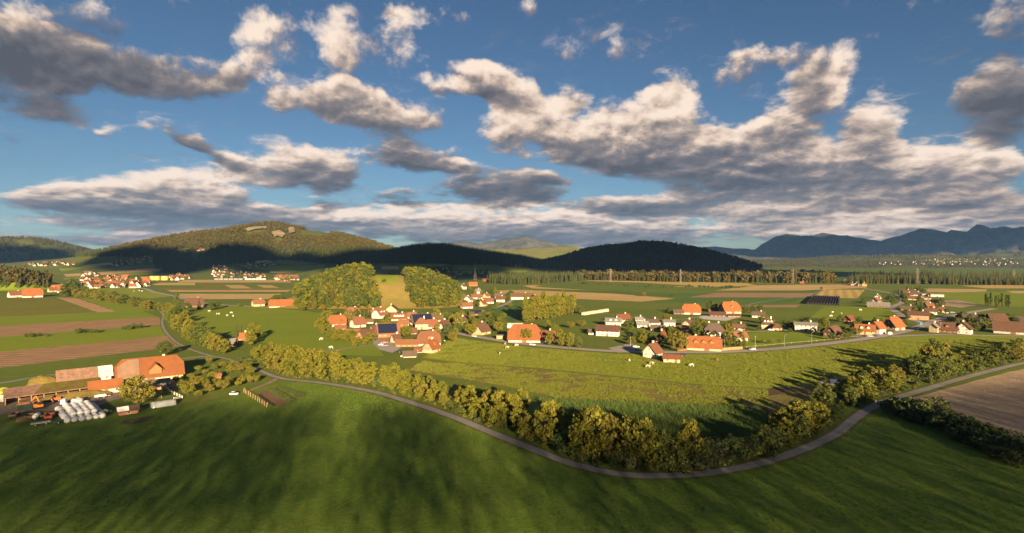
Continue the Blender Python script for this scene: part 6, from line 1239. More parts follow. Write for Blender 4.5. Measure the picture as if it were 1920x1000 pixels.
# wrapped bales
bs = bpy.data.meshes.new('bale'); bm = bmesh.new(); bmesh.ops.create_cone(bm, cap_ends=True, segments=14, radius1=.95, radius2=.95, depth=1.5); bmesh.ops.bevel(bm, geom=[e_ for e_ in bm.edges if len(e_.link_faces) == 2 and any(len(f.verts) > 4 for f in e_.link_faces)], offset=.28, segments=2, affect='EDGES')
bm.to_mesh(bs); bm.free(); bs.materials.append(FOIL); bs.polygons.foreach_set('use_smooth', [True] * len(bs.polygons))
n_ = 0
def bale(P, lb, grp):
    o = obj('wrapped_bale', bs, None, P, (random.uniform(-.06, .06), random.uniform(-.06, .06), random.uniform(0, 6))); o.scale = (1.12, 1.12, 1.1); tag(o, lb, 'bale', grp)
P0 = G(160, 788); vd = Vector((P0.x, P0.y, 0)).normalized(); sd_ = Vector((vd.y, -vd.x, 0))
for j in range(9):
    for i in range(6):
        off = (i - 2.5) * 2.12 - j * .42 + random.uniform(-.12, .12); Q = P0 + sd_ * off + vd * (j * 2.9)
        for z in range(2 if (1 <= i <= 4 and 1 <= j <= 7) else 1):
            bale(Q + Vector((0, 0, .8 + 1.6 * z)), 'white wrapped bale in the big stack, %s layer, %s row, %s across' % (['bottom', 'top'][z], ordn(j + 1), ordn(i + 1)), 'stack of white bales')
for i, (px, row) in enumerate([(139, 755), (143, 756), (146, 753), (150, 757), (152, 755), (133, 772), (137, 777)]): bale(G(px, row) + Vector((0, 0, .8)), 'loose white wrapped bale near the farm sheds, %s from the left' % ordn(i + 1), 'loose white bales')
# wheeled things
def wheel_mesh(r, w):
    k = 'wheel%.2f_%.2f' % (r, w)
    if k in bpy.data.meshes: return bpy.data.meshes[k]
    m = MB(); m.cyl((0, -w / 2, 0), (0, w / 2, 0), r, r, 14, 0); m.cyl((0, -w / 2 - .01, 0), (0, w / 2 + .01, 0), r * .55, r * .55, 10, 1); return m.mesh(k, [TYRE, METALG])
def car(P, rz, paint, label, L=4.2, van=False):
    e = empty('van' if van else 'car', P, rz, label, 'van' if van else 'car'); hb = 1.0 if not van else 1.3
    m = MB(); prof = [(-L / 2, .35), (L / 2, .35), (L / 2, .75), (L * .28, .95), (-L * .46, .98), (-L / 2, .8)] if not van else [(-L / 2, .4), (L / 2, .4), (L / 2, .95), (L * .36, 1.25), (-L / 2, 1.3)]
    m.prism(prof, -.86, .86); obj('body', m.mesh('body', paint), e)
    top = [(-L * .44, .97), (L * .26, .97), (L * .10, 1.46), (-L * .32, 1.48)] if not van else [(-L / 2 + .05, 1.29), (L * .36, 1.24), (L * .24, 2.1), (-L / 2 + .08, 2.15)]
    m = MB(); m.prism(top, -.74, .74); obj('cabin', m.mesh('cabin', GLASS if not van else paint), e)
    m = MB(); m.box(((top[2][0] + top[3][0]) / 2, 0, top[2][1] + .03), (abs(top[2][0] - top[3][0]), 1.42, .06)); obj('cabin_roof', m.mesh('cabin_roof', paint), e)
    if van: m = MB(); m.prism([(L * .30, 1.3), (L * .345, 1.3), (L * .25, 2.0), (L * .21, 2.0)], -.76, .76); obj('windscreen', m.mesh('windscreen', GLASS), e)
    for sx in (-1, 1):
        for sy in (-1, 1): obj('wheel', wheel_mesh(.33, .22), e, (sx * L * .31, sy * .8, .33))
    return e
def heading(px, row, px2, row2): a, b = G(px, row), G(px2, row2); return math.atan2(b.y - a.y, b.x - a.x)
SILV = flat('silver_paint', (.48, .48, .50), .3, .5, amt=.05); BLK = flat('black_paint', (.02, .02, .022), .25, amt=.05); CBLUE = flat('dark_blue_paint', (.03, .05, .12), .25, amt=.05)
def roadcar(px, row, paint, lb, d=1, **k):
    a = heading(px - 10, float(np.interp(px - 10, [p[0] for p in MAIN_PX], [p[1] for p in MAIN_PX])), px + 10, float(np.interp(px + 10, [p[0] for p in MAIN_PX], [p[1] for p in MAIN_PX])))
    car(G(px, row) + Vector((0, 0, .12)), a + (0 if d > 0 else math.pi), paint, lb, **k)
roadcar(889, 632, WHITEP, 'white car on the main road by the cream farmhouse'); roadcar(998, 648, WHITEP, 'white car on the main road before the large orange farm'); roadcar(1411, 657, WHITEP, 'white car on the main road past the long barn', -1); roadcar(1669, 628, WHITEP, 'light van on the main road near the restaurant', 1, van=True)
for px, row, rz, pt, lb, vn in [(715, 648, 20, WHITEP, 'white car parked in the village yard', 0), (722, 650, 40, SILV, 'silver car parked in the village yard', 0), (752, 661, 10, BLK, 'black car parked below the village yard', 0), (758, 670, 0, WHITEP, 'white car beside the dark low hut', 0), (829, 641, 5, WHITEP, 'white car right of the big orange farmhouse', 0), (1193, 652, 0, WHITEP, 'white car parked behind the fire station forecourt', 0), (1130, 629, 0, REDP, 'red car at the long apartment house', 0), (1620, 632, 5, BLK, 'black car before the restaurant', 0), (1632, 632, 10, SILV, 'silver car before the restaurant', 0), (1640, 631, 0, CBLUE, 'blue car before the restaurant', 0), (1445, 620, 0, WHITEP, 'white car before the cream hipped house', 0), (1853, 609, 0, WHITEP, 'white van at the dark red barn', 1), (1706, 599, 0, SILV, 'silver car left of the brick house', 0), (120, 758, 80, WHITEP, 'white camper van among the farm machinery', 1), (1774, 588, 10, WHITEP, 'white car in the right car park, leftmost', 0), (1780, 588, 10, CBLUE, 'blue car in the right car park', 0), (1786, 587, 10, SILV, 'silver car in the right car park, rightmost', 0), (1282, 668, 20, BLK, 'black car beside the cream shed', 0), (1305, 600, 0, BLK, 'black car on the lane to the orange-roofed farms', 0), (1208, 640, 0, SILV, 'silver car on the parking place behind the fire station', 0)]:
    car(G(px, row) + Vector((0, 0, .11)), rad(rz) - math.atan((px - CX) / F), pt, lb, van=bool(vn), L=4.2 if not vn else 5.0)
def trailer(px, row, rz, L, Wd, hb, mat, label, sides=True, bedm=None):
    e = empty('trailer', G(px, row), rad(rz) - math.atan((px - CX) / F), label, 'trailer')
    m = MB(); m.box((0, 0, .9), (L, Wd, .16)); m.box((L / 2 + .8, 0, .75), (1.7, .12, .12)); obj('bed', m.mesh('bed', bedm or mat), e)
    if sides:
        m = MB()
        for c, d in (((0, -Wd / 2, .98 + hb / 2), (L, .08, hb)), ((0, Wd / 2, .98 + hb / 2), (L, .08, hb)), ((-L / 2, 0, .98 + hb / 2), (.08, Wd - .1, hb)), ((L / 2, 0, .98 + hb / 2), (.08, Wd - .1, hb))): m.box(c, d)
        obj('side_boards', m.mesh('side_boards', mat), e)
    for sx in (-.28, .28):
        for sy in (-1, 1): obj('wheel', wheel_mesh(.45, .25), e, (sx * L, sy * (Wd / 2 - .05), .45))
    return e
trailer(93, 786, 78, 5.0, 2.3, .9, REDP, 'red farm trailer on the lower track'); trailer(55, 786, 80, 4.6, 2.2, .7, RUST, 'rusty hay wagon beside the brush pile'); trailer(122, 792, 5, 7.4, 2.6, .3, DARKM, 'flat dark trailer with panels beside the bales', False); trailer(76, 797, 4, 5.5, 2.3, .2, METALG, 'pale flatbed wagon on the meadow edge', False, CONCRETE)
trailer(105, 753, 0, 3.2, 2.0, .8, REDP, 'small reddish trailer under the mossy bank'); trailer(188, 747, 8, 4.0, 2.0, .4, WHITEP, 'white flat wagon before the stone outbuilding'); trailer(118, 777, 12, 4.0, 2.0, .5, RUST, 'rusty wagon left of the bales'); trailer(189, 778, 20, 4.0, 2.0, .7, METALG, 'grey wagon right of the bales'); trailer(28, 783, 70, 4.2, 2.1, .7, RUST, 'rusty wagon at the left end of the machine row'); trailer(80, 784, 85, 3.6, 2.0, .6, RUST, 'brown wagon between tank and red trailer')
# slurry tanker
e = empty('tanker', G(68, 787), rad(75) - math.atan((68 - CX) / F), 'small white tanker trailer among the farm machinery', 'tanker'); m = MB(); m.cyl((-2.0, 0, 1.5), (2.0, 0, 1.5), .85, .85, 16); m.cyl((2.0, 0, 1.5), (2.3, 0, 1.5), .85, .4, 16); m.cyl((-2.3, 0, 1.5), (-2.0, 0, 1.5), .4, .85, 16); obj('tank', m.mesh('tank', WHITEP, True), e); m = MB(); m.box((.3, 0, .6), (4.6, .5, .15)); obj('chassis', m.mesh('chassis', METALG), e)
for sy in (-1, 1): obj('wheel', wheel_mesh(.5, .3), e, (-.3, sy * .95, .5))
# excavator
e = empty('excavator', G(72, 767), rad(20) - math.atan((72 - CX) / F), 'small orange excavator beside the dark container', 'excavator'); m = MB(); m.box((0, 0, 1.3), (2.6, 1.9, .9)); m.box((-.9, 0, 1.7), (.9, 1.8, .7)); obj('body', m.mesh('body', ORANGEP), e)
m = MB(); m.box((.5, -.4, 2.3), (1.2, 1.0, 1.3), taper=.85); obj('cab', m.mesh('cab', GLASS), e); m = MB(); m.cyl((1.0, .4, 1.6), (-.6, .4, 5.2), .28, .22, 6); m.cyl((-.6, .4, 5.2), (-2.2, .4, 3.4), .22, .16, 6); obj('boom', m.mesh('boom', ORANGEP), e); m = MB(); m.prism([(-2.6, 2.6), (-1.9, 2.6), (-2.0, 3.5), (-2.5, 3.4)], 0, .8); obj('bucket', m.mesh('bucket', DARKM), e)
for sy in (-1, 1): m = MB(); m.box((0, sy * .85, .4), (3.2, .5, .75), taper=.9); obj('track', m.mesh('track', TYRE), e)
e = empty('container', G(54, 766), rad(4) - math.atan((54 - CX) / F), 'dark green open container with a rusty rim', 'container'); m = MB(); m.box((0, 0, 1.1), (7.0, 2.5, 2.2)); obj('body', m.mesh('body', flat('dark_green_paint', (.015, .035, .028), .6)), e); m = MB()
for c, d in (((0, -1.25, 2.3), (7.1, .18, .25)), ((0, 1.25, 2.3), (7.1, .18, .25)), ((-3.5, 0, 2.3), (.18, 2.3, .25)), ((3.5, 0, 2.3), (.18, 2.3, .25))): m.box(c, d)
obj('rim', m.mesh('rim', flat('rusty_rim', (.40, .14, .05), .8)), e); m = MB(); m.box((0, 0, 2.23), (6.8, 2.3, .06)); obj('load', m.mesh('load', RUST), e)
e = empty('silo_base', G(23, 750), 0, 'round pale concrete slurry basin beside the machine shed', 'basin'); m = MB(); m.cyl((0, 0, 0), (0, 0, 3.0), 4.0, 4.0, 28); obj('wall', m.mesh('wall', CONCRETE), e); m = MB(); m.cyl((0, 0, 3.0), (0, 0, 3.03), 3.6, 3.6, 28); obj('surface', m.mesh('surface', MUD), e)
# polytunnel
P = G(306, 763); e = empty('polytunnel', P + Vector((P.x, P.y, 0)).normalized() * 2, rad(9) - math.atan((306 - CX) / F), 'whitish foil polytunnel in the farm garden', 'polytunnel'); L_, r_ = 39 * mpp(763), 2.1; v = []; f = []
for i in range(9):
    for k in range(9): a = math.pi * k / 8; v.append((-L_ / 2 + L_ * i / 8, -math.cos(a) * r_, math.sin(a) * r_))
for i in range(8):
    for k in range(8): f.append((i * 9 + k, i * 9 + k + 1, (i + 1) * 9 + k + 1, (i + 1) * 9 + k))
f += [tuple(range(8, -1, -1)), tuple(range(72, 81))]; obj('foil', mesh('foil', v, f, POLY, True), e)
m = MB(); m.tube([(0, -math.cos(math.pi * k / 8) * (r_ + .05), math.sin(math.pi * k / 8) * (r_ + .05)) for k in range(9)], .07, 5); hm = m.mesh('hoop', METALG)
for i in range(7): obj('hoop', hm, e, (-L_ / 2 + L_ * i / 6, 0, 0))
# vegetable plot
ROWS = [('vegetable_bed', [(515, 727), (526, 725), (574, 741), (566, 748)], (.16, .20, .07)), ('vegetable_bed', [(503, 730), (513, 728), (556, 752), (545, 756)], (.10, .16, .08)), ('soil_bed', [(484, 735), (500, 731), (540, 757), (524, 764)], (.16, .10, .06)), ('soil_bed', [(482, 741), (488, 739), (518, 760), (512, 762)], (.07, .045, .03)), ('vegetable_bed', [(470, 739), (480, 738), (508, 761), (498, 762)], (.13, .14, .04))]
for i, (nm, pl, c) in enumerate(ROWS): field(nm, pl, fieldmat('bed%d' % i, c, tuple(x * 1.3 for x in c), None, blotch=.3, fine=2.5, bump=1, bdist=.3), ['leafy pale cabbage bed', 'blue-green cabbage bed', 'broad brown soil bed', 'narrow dark soil bed', 'weedy bed by the fence'][i] + ' in the vegetable plot', 5, 'bed')
pts = []
for pl in (ROWS[0][1], ROWS[1][1]):
    for _ in range(420):
        a, b, c, d = [G(*p) for p in pl]; u, v_ = random.random(), random.random(); q = (a.lerp(b, u)).lerp(d.lerp(c, u), v_); pts.append((q.x, q.y, .1, random.uniform(.35, .6), 1.6))
scatter('vegetables', pts, SH[:2], 'cabbages growing in rows in the vegetable plot', 'vegetables')
fe = empty('garden_fence', G(480, 745), 0, 'crooked wooden post fence along the vegetable plot', 'fence'); pm = MB(); pm.box((0, 0, .95), (.22, .22, 2.1)); pmm = pm.mesh('fence_post', POST); prev = None; O = G(480, 745)
for i in range(11):
    q = G(457 + i * 4.3, 736 + i * 2.8) - O; obj('post', pmm, fe, q, (random.uniform(-.12, .12), random.uniform(-.12, .12), 0))
    if prev is not None:
        m = MB()
        for z in (.8, 1.5): m.cyl(prev + Vector((0, 0, z)), q + Vector((0, 0, z)), .05, .05, 5)
        obj('rail', m.mesh('rail', POST), fe)
    prev = q
car(G(439, 741) + Vector((0, 0, .05)), rad(5), WHITEP, 'small white car at the orchard edge', 3.4)
e = empty('garden_hut', G(409, 711), .4, 'tiny garden hut with red roof in the orchard', 'hut'); V, Fs, _ = roof_geo(3, 2.6, 2.0, 1.1, .3, 0, .12); obj('roof', mesh('roof', V, Fs, RM['m']), e); m = MB(); m.box((0, 0, 1.0), (2.9, 2.5, 2.0)); obj('wall', m.mesh('wall', WM['t']), e)
# enclosure of the stable yard
def fence_line(pts, label, step=3.0, h_=1.3, rail=2, mat=None, picket=False):
    O = G(*pts[0]); fe = empty('fence', O, 0, label, 'fence'); pm_ = MB(); pm_.box((0, 0, h_ / 2), (.14, .14, h_ + .1)); pmm_ = pm_.mesh('post', mat or POST)
    for (a, b) in zip(pts[:-1], pts[1:]):
        A, B = G(*a) - O, G(*b) - O; n = max(1, int((B - A).length / step))
        for i in range(n + 1): obj('post', pmm_, fe, A.lerp(B, i / n))
        for z in [h_ * (j + 1) / (rail + .3) for j in range(rail)]: m = MB(); m.cyl(A + Vector((0, 0, z)), B + Vector((0, 0, z)), .05, .05, 5); obj('rail', m.mesh('rail', mat or POST), fe)
        if picket:
            n = int((B - A).length / .7); dv = (B - A); rz = math.atan2(dv.y, dv.x); pk = MB(); pk.box((0, 0, h_ * .52), (.52, .05, h_)); pkm = pk.mesh('plank', mat or POST)
            for i in range(n): obj('plank', pkm, fe, A.lerp(B, (i + .5) / n) - Vector((0, 0, 0)) + Vector((math.sin(rz), -math.cos(rz), 0)) * .12, (0, 0, rz))
fence_line([(274, 752), (303, 747), (303, 735)], 'pale rail fence of the garden left of the stable yard'); fence_line([(312, 730), (322, 738), (342, 748), (326, 751)], 'white rail fence around the stable yard', mat=WHITEP)
fence_line([(1352, 658), (1392, 655)], 'tall plank fence beside the long roadside barn', 3, 1.8, 2, None, True)
fence_line([(1270, 659), (1288, 658)], 'honey-coloured plank fence left of the long roadside barn', 3, 1.6, 2, WM['h'], True)
fence_line([(1400, 652), (1500, 643), (1560, 638), (1600, 632)], 'low pale rail fence along the main road meadow', 8, .9, 1, flat('pale_rail', (.32, .34, .28), .7))
# stone bank by the lone tree
P0, P1 = G(1093, 591), G(1139, 584); e = empty('stone_bank', (P0 + P1) / 2, math.atan2((P1 - P0).y, (P1 - P0).x), 'long pale stone bank at the edge of the green plain', 'bank'); m = MB(); n = 26; LL = (P1 - P0).length
for i in range(n): m.box((-LL / 2 + LL * (i + .5) / n, random.uniform(-.2, .2), 1.3), (LL / n + .5, 4.0 + random.uniform(-.5, .5), 3.2 + random.uniform(-.5, .6)), 0, random.uniform(-.1, .1), .8)
obj('stones', m.mesh('stones', STONE), e)['kind'] = 'stuff'
# bus shelter
e = empty('bus_shelter', G(940, 637), rad(4), 'cream flat-roofed bus shelter beside the large orange farm', 'shelter'); m = MB(); m.box((0, 3, 1.6), (7, .25, 3.2)); m.box((-3.4, 1.4, 1.6), (.25, 2.9, 3.2)); m.box((3.4, 1.4, 1.6), (.25, 2.9, 3.2)); obj('wall', m.mesh('wall', WM['y']), e); m = MB(); m.box((0, 1.3, 3.35), (8, 4.4, .25)); obj('roof', m.mesh('roof', RM['g']), e)
# silver greenhouse roofs
e = empty('greenhouse', G(966, 616), 0, 'long silvery greenhouse behind the large orange farm', 'greenhouse'); s_ = mpp(616); m = MB(); m.prism([(-4, 0), (4, 0), (4, 2.2), (0, 4.0), (-4, 2.2)], -15 * s_, 15 * s_); o_ = obj('glass_house', m.mesh('glass_house', flat('greenhouse_glass', (.32, .38, .42), .2, spec=.6)), e, (0, 6, 0), (0, 0, rad(90))); 
# yellow tanks
for i, (px, w) in enumerate([(286, 9.5), (295, 9.5), (309, 13)]):
    e = empty('tank', G(px, 525.5), 0, ['yellow storage tank, left one of three', 'yellow storage tank, middle one of three', 'yellow storage tank, right and widest of three'][i], 'tank', 'yellow tanks'); s_ = mpp(525.5); m = MB(); m.cyl((0, 0, 0), (0, 0, 7.5 * s_), w / 2 * s_, w / 2 * s_, 28); obj('shell', m.mesh('shell', flat('tank_yellow', (.42, .30, .075), .6), False), e); m = MB(); m.cyl((0, 0, 7.5 * s_), (0, 0, 7.9 * s_), w / 2 * s_ + .5, w / 4 * s_, 28); obj('lid', m.mesh('lid', METALG), e)
# far railway: two train strings
for i, (a, b) in enumerate([(402, 456), (459, 499)]):
    A, B = G(a, 525.3), G(b, 525.3); e = empty('train', (A + B) / 2, math.atan2((B - A).y, (B - A).x), ['long grey train standing on the far railway, left string', 'long pale train standing on the far railway, right string'][i], 'train'); LL = (B - A).length; n = 6
    m = MB(); m.box((0, 0, 2.6), (LL / n - 2, 4, 4.2)); cm = m.mesh('carriage', flat('train_grey%d' % i, (.16, .18, .20) if i == 0 else (.34, .36, .38), .4))
    for k in range(n): obj('carriage', cm, e, (-LL / 2 + LL * (k + .5) / n, 0, 0))
# black netted plot
NP_ = [(1525, 557), (1575, 558.5), (1574, 573), (1512, 570.5)]; e = empty('netted_plot', G(1545, 566), 0, 'black net tunnels in rows on the plain', 'net tunnels'); O = G(1545, 566); A, B, C_, D_ = [G(*p) for p in NP_]
for i in range(12):
    a, b = A.lerp(B, (i + .5) / 12), D_.lerp(C_, (i + .5) / 12); dv = (b - a); rz = math.atan2(dv.y, dv.x); w = (B - A).length / 12 * .46; m = MB(); m.prism([(-w, 0), (w, 0), (w * .8, 2.2), (0, 3.4), (-w * .8, 2.2)], -dv.length / 2, dv.length / 2); obj('net_tunnel', m.mesh('net_tunnel', NETB), e, (a + b) / 2 - O, (0, 0, rz - math.pi / 2))
# power pylons
def pylon(px, row, hpx, label):
    s = mpp(row); h_ = hpx * s; e = empty('power_pylon', G(px, row), .3, label, 'pylon', 'power pylons'); m = MB(); w0 = h_ * .085; t = max(.16, s * .16)
    lv = 9; prev = None
    for j in range(lv + 1):
        z = h_ * j / lv; w = w0 * (1 - .86 * (j / lv) ** .7); q = [Vector((sx * w, sy * w, z)) for sx, sy in ((-1, -1), (1, -1), (1, 1), (-1, 1))]
        if prev:
            for k in range(4): m.cyl(prev[k], q[k], t, t, 4); m.cyl(prev[k], q[(k + 1) % 4], t * .6, t * .6, 4)
            if j < lv:
                for k in range(4): m.cyl(q[k], q[(k + 1) % 4], t * .5, t * .5, 4)
        prev = q
    obj('lattice_mast', m.mesh('lattice_mast', flat('galvanised_steel', (.20, .17, .14), .6)), e)
    for z, w in ((.66, .15), (.79, .20), (.92, .13)):
        m = MB()
        for sx in (-1, 1): m.cyl((0, 0, h_ * z + .6), (sx * h_ * w, 0, h_ * z), t * .8, t * .5, 4); m.cyl((0, 0, h_ * z - .9), (sx * h_ * w, 0, h_ * z), t * .7, t * .4, 4)
        obj('cross_arm', m.mesh('cross_arm', MATS['galvanised_steel']), e)
for px, row, h_, lb in [(891, 526, 33, 'tall lattice pylon above the white hillside houses'), (1276, 531, 26, 'lattice pylon before the middle of the long forest'), (1145, 529, 25, 'lattice pylon before the left part of the long forest'), (1487, 532, 28, 'lattice pylon at the right end of the long forest'), (1720, 533, 30, 'lattice pylon before the forest at the right'), (1901, 534, 28, 'lattice pylon at the right edge')]: pylon(px, row, h_, lb)
# street lamps along the main road
lm = MB(); lm.cyl((0, 0, 0), (0, 0, 8), .10, .06, 6); lamp_pole = lm.mesh('pole', METALG); lm = MB(); lm.cyl((0, 0, 7.95), (1.2, 0, 8.2), .05, .05, 5); lm.box((1.5, 0, 8.2), (.9, .25, .14)); lamp_head = lm.mesh('lamp_head', WHITEP)
for i, (px, row) in enumerate([(860, 622), (1028, 645), (1076, 649), (1182, 655), (1288, 657), (1359, 656), (1416, 653), (1471, 650), (1522, 645), (1566, 638), (1607, 632), (1721, 620), (1763, 624)]):
    e = empty('street_lamp', G(px, row), random.uniform(-2, -1.2), 'slim street lamp beside the main road, %s from the left' % ordn(i + 1), 'street lamp', 'street lamps'); obj('pole', lamp_pole, e); obj('lamp_head', lamp_head, e)
# blue direction sign at the junction
e = empty('direction_sign', G(1727, 612), rad(10), 'blue direction sign at the road junction', 'sign'); m = MB(); m.cyl((-.9, 0, 0), (-.9, 0, 3.2), .06, .06, 6); m.cyl((.9, 0, 0), (.9, 0, 3.2), .06, .06, 6); obj('posts', m.mesh('posts', METALG), e); m = MB(); m.box((0, -.1, 2.5), (2.6, .06, 1.6)); obj('panel', m.mesh('panel', flat('sign_blue', (.02, .16, .45), .4, amt=.03)), e)
# small bridge parapet where the path crosses the ditch
e = empty('path_bridge', G(1652, 757), rad(52), 'small pale concrete bridge edge on the gravel path', 'bridge'); m = MB()
for sy in (-2.0, 2.0): m.box((0, sy, .35), (5.5, .35, .8))
obj('parapet', m.mesh('parapet', CONCRETE), e)
# cattle
def cow_mesh(name, mats_, patch):
    m = bpy.data.meshes.new(name); bm = bmesh.new(); V = {}
    J = {'rump': (-.75, 0, 1.15, .30), 'mid': (-.1, 0, 1.08, .38), 'chest': (.55, 0, 1.12, .32), 'neck': (.95, 0, 1.10, .19), 'head': (1.22, 0, .85, .14), 'nose': (1.36, 0, .58, .09)}
    for s, y in (('l', .20), ('r', -.20)):
        J['hk' + s] = (-.80, y, .75, .15); J['hh' + s] = (-.88, y, .42, .075); J['hf' + s] = (-.84, y, .02, .07); J['fk' + s] = (.58, y, .72, .12); J['fw' + s] = (.60, y, .38, .07); J['ff' + s] = (.60, y, .02, .065)
    for k, (x, y, z, r) in J.items(): V[k] = bm.verts.new((x, y, z))
    E = [('rump', 'mid'), ('mid', 'chest'), ('chest', 'neck'), ('neck', 'head'), ('head', 'nose')]
    for s in 'lr': E += [('rump', 'hk' + s), ('hk' + s, 'hh' + s), ('hh' + s, 'hf' + s), ('chest', 'fk' + s), ('fk' + s, 'fw' + s), ('fw' + s, 'ff' + s)]
    for a, b in E: bm.edges.new((V[a], V[b]))
    bm.to_mesh(m); bm.free(); o = bpy.data.objects.new(name, m); COL.objects.link(o); md = o.modifiers.new('s', 'SKIN'); ks = list(J)
    for i, sv in enumerate(m.skin_vertices[0].data): sv.radius = (J[ks[i]][3],) * 2; sv.use_root = (ks[i] == 'mid')
    o.modifiers.new('u', 'SUBSURF').levels = 1; dg = bpy.context.evaluated_depsgraph_get(); me = bpy.data.meshes.new_from_object(o.evaluated_get(dg)); bpy.data.objects.remove(o)
    for x in mats_: me.materials.append(x)
    if patch:
        for p in me.polygons:
            if mnoise.noise(Vector(p.center) * 1.7 + Vector((patch, 0, 0))) > .12: p.material_index = 1
    me.polygons.foreach_set('use_smooth', [True] * len(me.polygons)); return me
CW = flat('hide_white', (.62, .56, .48), .8, nz=2); CBR = flat('hide_brown', (.22, .10, .045), .8, nz=2); COWS = [cow_mesh('cow_white', [CW, CW], 0), cow_mesh('cow_brown_patch', [CW, CBR], 3.3), cow_mesh('cow_brown', [CBR, CBR], 0)]
CN = ['white cow', 'brown and white cow', 'brown cow']
COWP = [(437, 594, 0, 'standing apart in the bright pasture, lowest'), (426, 593, 0, 'lying apart at the left of the bright pasture'), (407, 590, 0, 'in a pair in the bright pasture'), (411, 590, 0, 'right one of a pair in the bright pasture'), (392, 585, 0, 'uppermost in the bright pasture'), (434, 588, 0, 'at the right of the bright pasture group'), (602, 638, 0, 'grazing alone in the shaded pasture, upper'), (621, 654, 0, 'grazing alone in the shaded pasture, lower'),
        (947, 647, 1, 'near the main road below the large farm, left one'), (968, 650, 0, 'near the main road below the large farm, right one'), (951, 654, 1, 'just below the roadside pair'), (937, 665, 1, 'alone in the tufted pasture'), (1179, 678, 1, 'below the hedge of the white roadside house'), (1215, 690, 1, 'in the group below the white roadside house, left one'), (1222, 684, 1, 'in the group below the white roadside house, right one'), (1297, 688, 0, 'alone in the pasture under the long barn'), (1343, 677, 2, 'lying in the pasture under the long barn'),
        (921, 591, 1, 'on the slope beside the small chalet, left one'), (923, 592, 0, 'on the slope beside the small chalet, right one'), (913, 592, 2, 'on the slope left of the chalet pair'), (936, 595, 0, 'below the chalet on the dark grazing field'), (1559, 594, 0, 'uppermost in the pasture behind the restaurant'), (1561, 587, 0, 'far back in the pasture behind the restaurant'), (1555, 594, 0, 'left of its neighbour behind the restaurant'), (1577, 589, 0, 'in the middle of the pasture behind the restaurant'), (1612, 582, 0, 'at the top of the pasture behind the restaurant'), (1614, 583, 0, 'at the right top of the pasture behind the restaurant'), (251, 547, 0, 'far off in the pasture by the straight road, left one'), (261, 546, 0, 'far off in the pasture by the straight road, middle one'), (266, 547, 0, 'far off in the pasture by the straight road, right one')]
for px, row, t, lb in COWP: o = obj('cow', COWS[t], None, G(px, row), (0, 0, random.uniform(0, 6.28))); o.scale = (1.25,) * 3; tag(o, CN[t] + ' ' + lb, 'cow', 'grazing cattle')

# ---------------------------------------------------------------- grass and corn
GT = []
def tuft(name, seed, n, mat, spread=.5, w=.09):
    r = random.Random(seed); v = []; f = []
    for i in range(n):
        a = r.uniform(0, 6.28); d = spread * math.sqrt(r.random()); x, y = d * math.cos(a), d * math.sin(a); b = r.uniform(0, 6.28); hh = r.uniform(.5, 1.0); lx, ly = r.uniform(-.4, .4), r.uniform(-.4, .4); k = len(v)
        v += [(x - math.cos(b) * w, y - math.sin(b) * w, -.03), (x + math.cos(b) * w, y + math.sin(b) * w, -.03), (x + lx, y + ly, hh)]; f.append((k, k + 1, k + 2))
    return proto(name, mesh(name, v, f, mat))
GL = leafmat('grass_blades', (.12, .20, .025), (.15, .21, .03), .4); GLL = leafmat('pasture_blades', (.175, .235, .026), (.235, .25, .036), .4, (.24, .22, .06)); GC = leafmat('corn_blades', (.09, .15, .036), (.115, .17, .04), .3)
T1 = [tuft('tuft_a', 1, 22, GL), tuft('tuft_b', 2, 22, GL), tuft('tuft_c', 3, 18, GL)]; T2 = [tuft('tuft_d', 4, 24, GLL, .55), tuft('tuft_e', 5, 24, GLL, .6), tuft('tuft_f', 6, 20, GLL, .5)]; T3 = [tuft('corn_a', 7, 16, GC, .28, .07), tuft('corn_b', 8, 16, GC, .28, .07)]
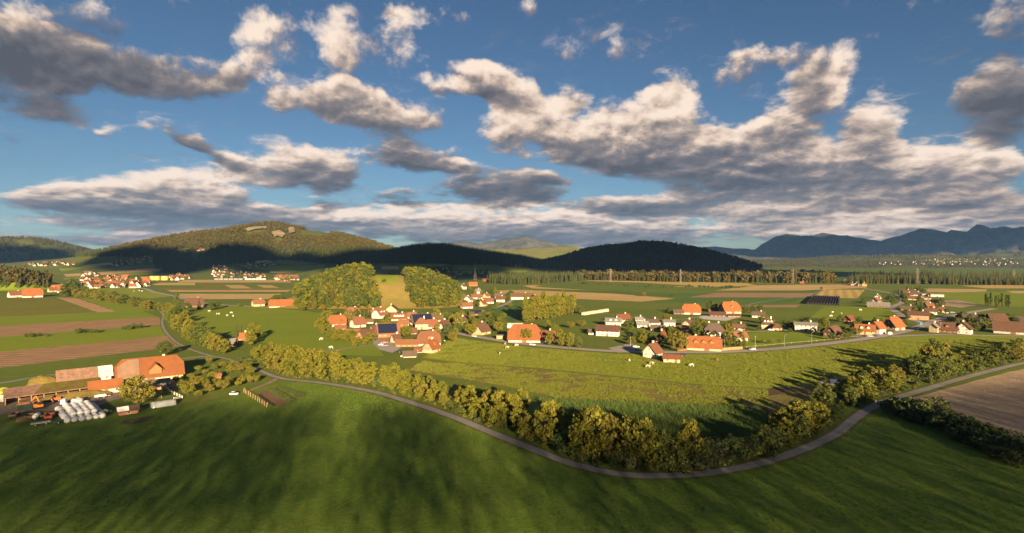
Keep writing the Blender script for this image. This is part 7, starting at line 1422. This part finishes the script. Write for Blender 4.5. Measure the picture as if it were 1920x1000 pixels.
def scat_px(poly, n, smin, smax, protos, name, label, cat, clump=0.0, exclude=None):
    W_ = [G(*p) for p in poly]; P2 = [(p.x, p.y) for p in W_]; x0, x1 = min(p[0] for p in P2), max(p[0] for p in P2); y0, y1 = min(p[1] for p in P2), max(p[1] for p in P2); out = []
    t = 0
    while len(out) < n and t < n * 12:
        t += 1; x, y = NP.uniform(x0, x1), NP.uniform(y0, y1)
        if not inpoly(x, y, P2): continue
        if clump and mnoise.noise(Vector((x / 7., y / 7., 1.5))) + .5 * mnoise.noise(Vector((x / 25., y / 25., 4.5))) < clump * NP.uniform(-1, 1) : continue
        out.append((x, y, .02, NP.uniform(smin, smax), NP.uniform(1.0, 2.4)))
    scatter(name, out, protos, label, cat)
scat_px([(850, 634), (1000, 654), (1160, 666), (1300, 667), (1420, 663), (1540, 652), (1640, 640), (1920, 634), (1920, 660), (1700, 698), (1560, 710), (1440, 726), (1300, 718), (1150, 703), (1000, 689), (880, 681), (800, 670)], 26000, .3, .75, T2, 'grass', 'tufty grass of the sunlit pasture', 'grass', .5)
scat_px([(790, 676), (1000, 693), (1150, 708), (1300, 722), (1440, 731), (1440, 764), (1250, 764), (1060, 749), (930, 721), (770, 694)], 9000, .25, .6, T2, 'grass', 'short yellowing grass of the olive field', 'grass', .5)
scat_px([(0, 815), (230, 790), (455, 745), (560, 716), (660, 731), (760, 757), (870, 796), (1000, 849), (1120, 887), (1240, 898), (1380, 884), (1520, 842), (1605, 788), (1660, 770), (1780, 815), (1920, 880), (1920, 1000), (0, 1000)], 30000, .10, .30, T1, 'grass', 'grass tufts of the large shaded meadow', 'grass', 0)
pts = []
A, B, C_, D_ = G(1010, 752), G(1440, 770), G(1432, 842), G(1120, 842)
for i in range(34):
    for k in range(150):
        u, v_ = (k + random.uniform(-.3, .3)) / 150, (i + random.uniform(-.12, .12)) / 33; q = A.lerp(B, u).lerp(D_.lerp(C_, u), v_); pts.append((q.x, q.y, 0, random.uniform(1.7, 2.5), random.uniform(.6, 1.0)))
scatter('corn', pts, T3, 'standing green corn behind the creekside trees', 'corn')
# ---------------------------------------------------------------- haze
hz = MB(); hz.box((0, 6900, 520), (30400, 17000, 1042)); hm, nt, b_ = newmat('haze'); nt.nodes.remove(b_); vol = nd(nt, 'ShaderNodeVolumePrincipled'); vol.inputs['Color'].default_value = (.20, .45, 1.0, 1); vol.inputs['Density'].default_value = HAZE; vol.inputs['Anisotropy'].default_value = 0.0
nt.links.new(vol.outputs[0], nt.nodes['Material Output'].inputs['Volume'])
tag(obj('haze', hz.mesh('haze', hm)), 'thin bluish evening haze over the whole valley', 'haze', None, 'stuff')
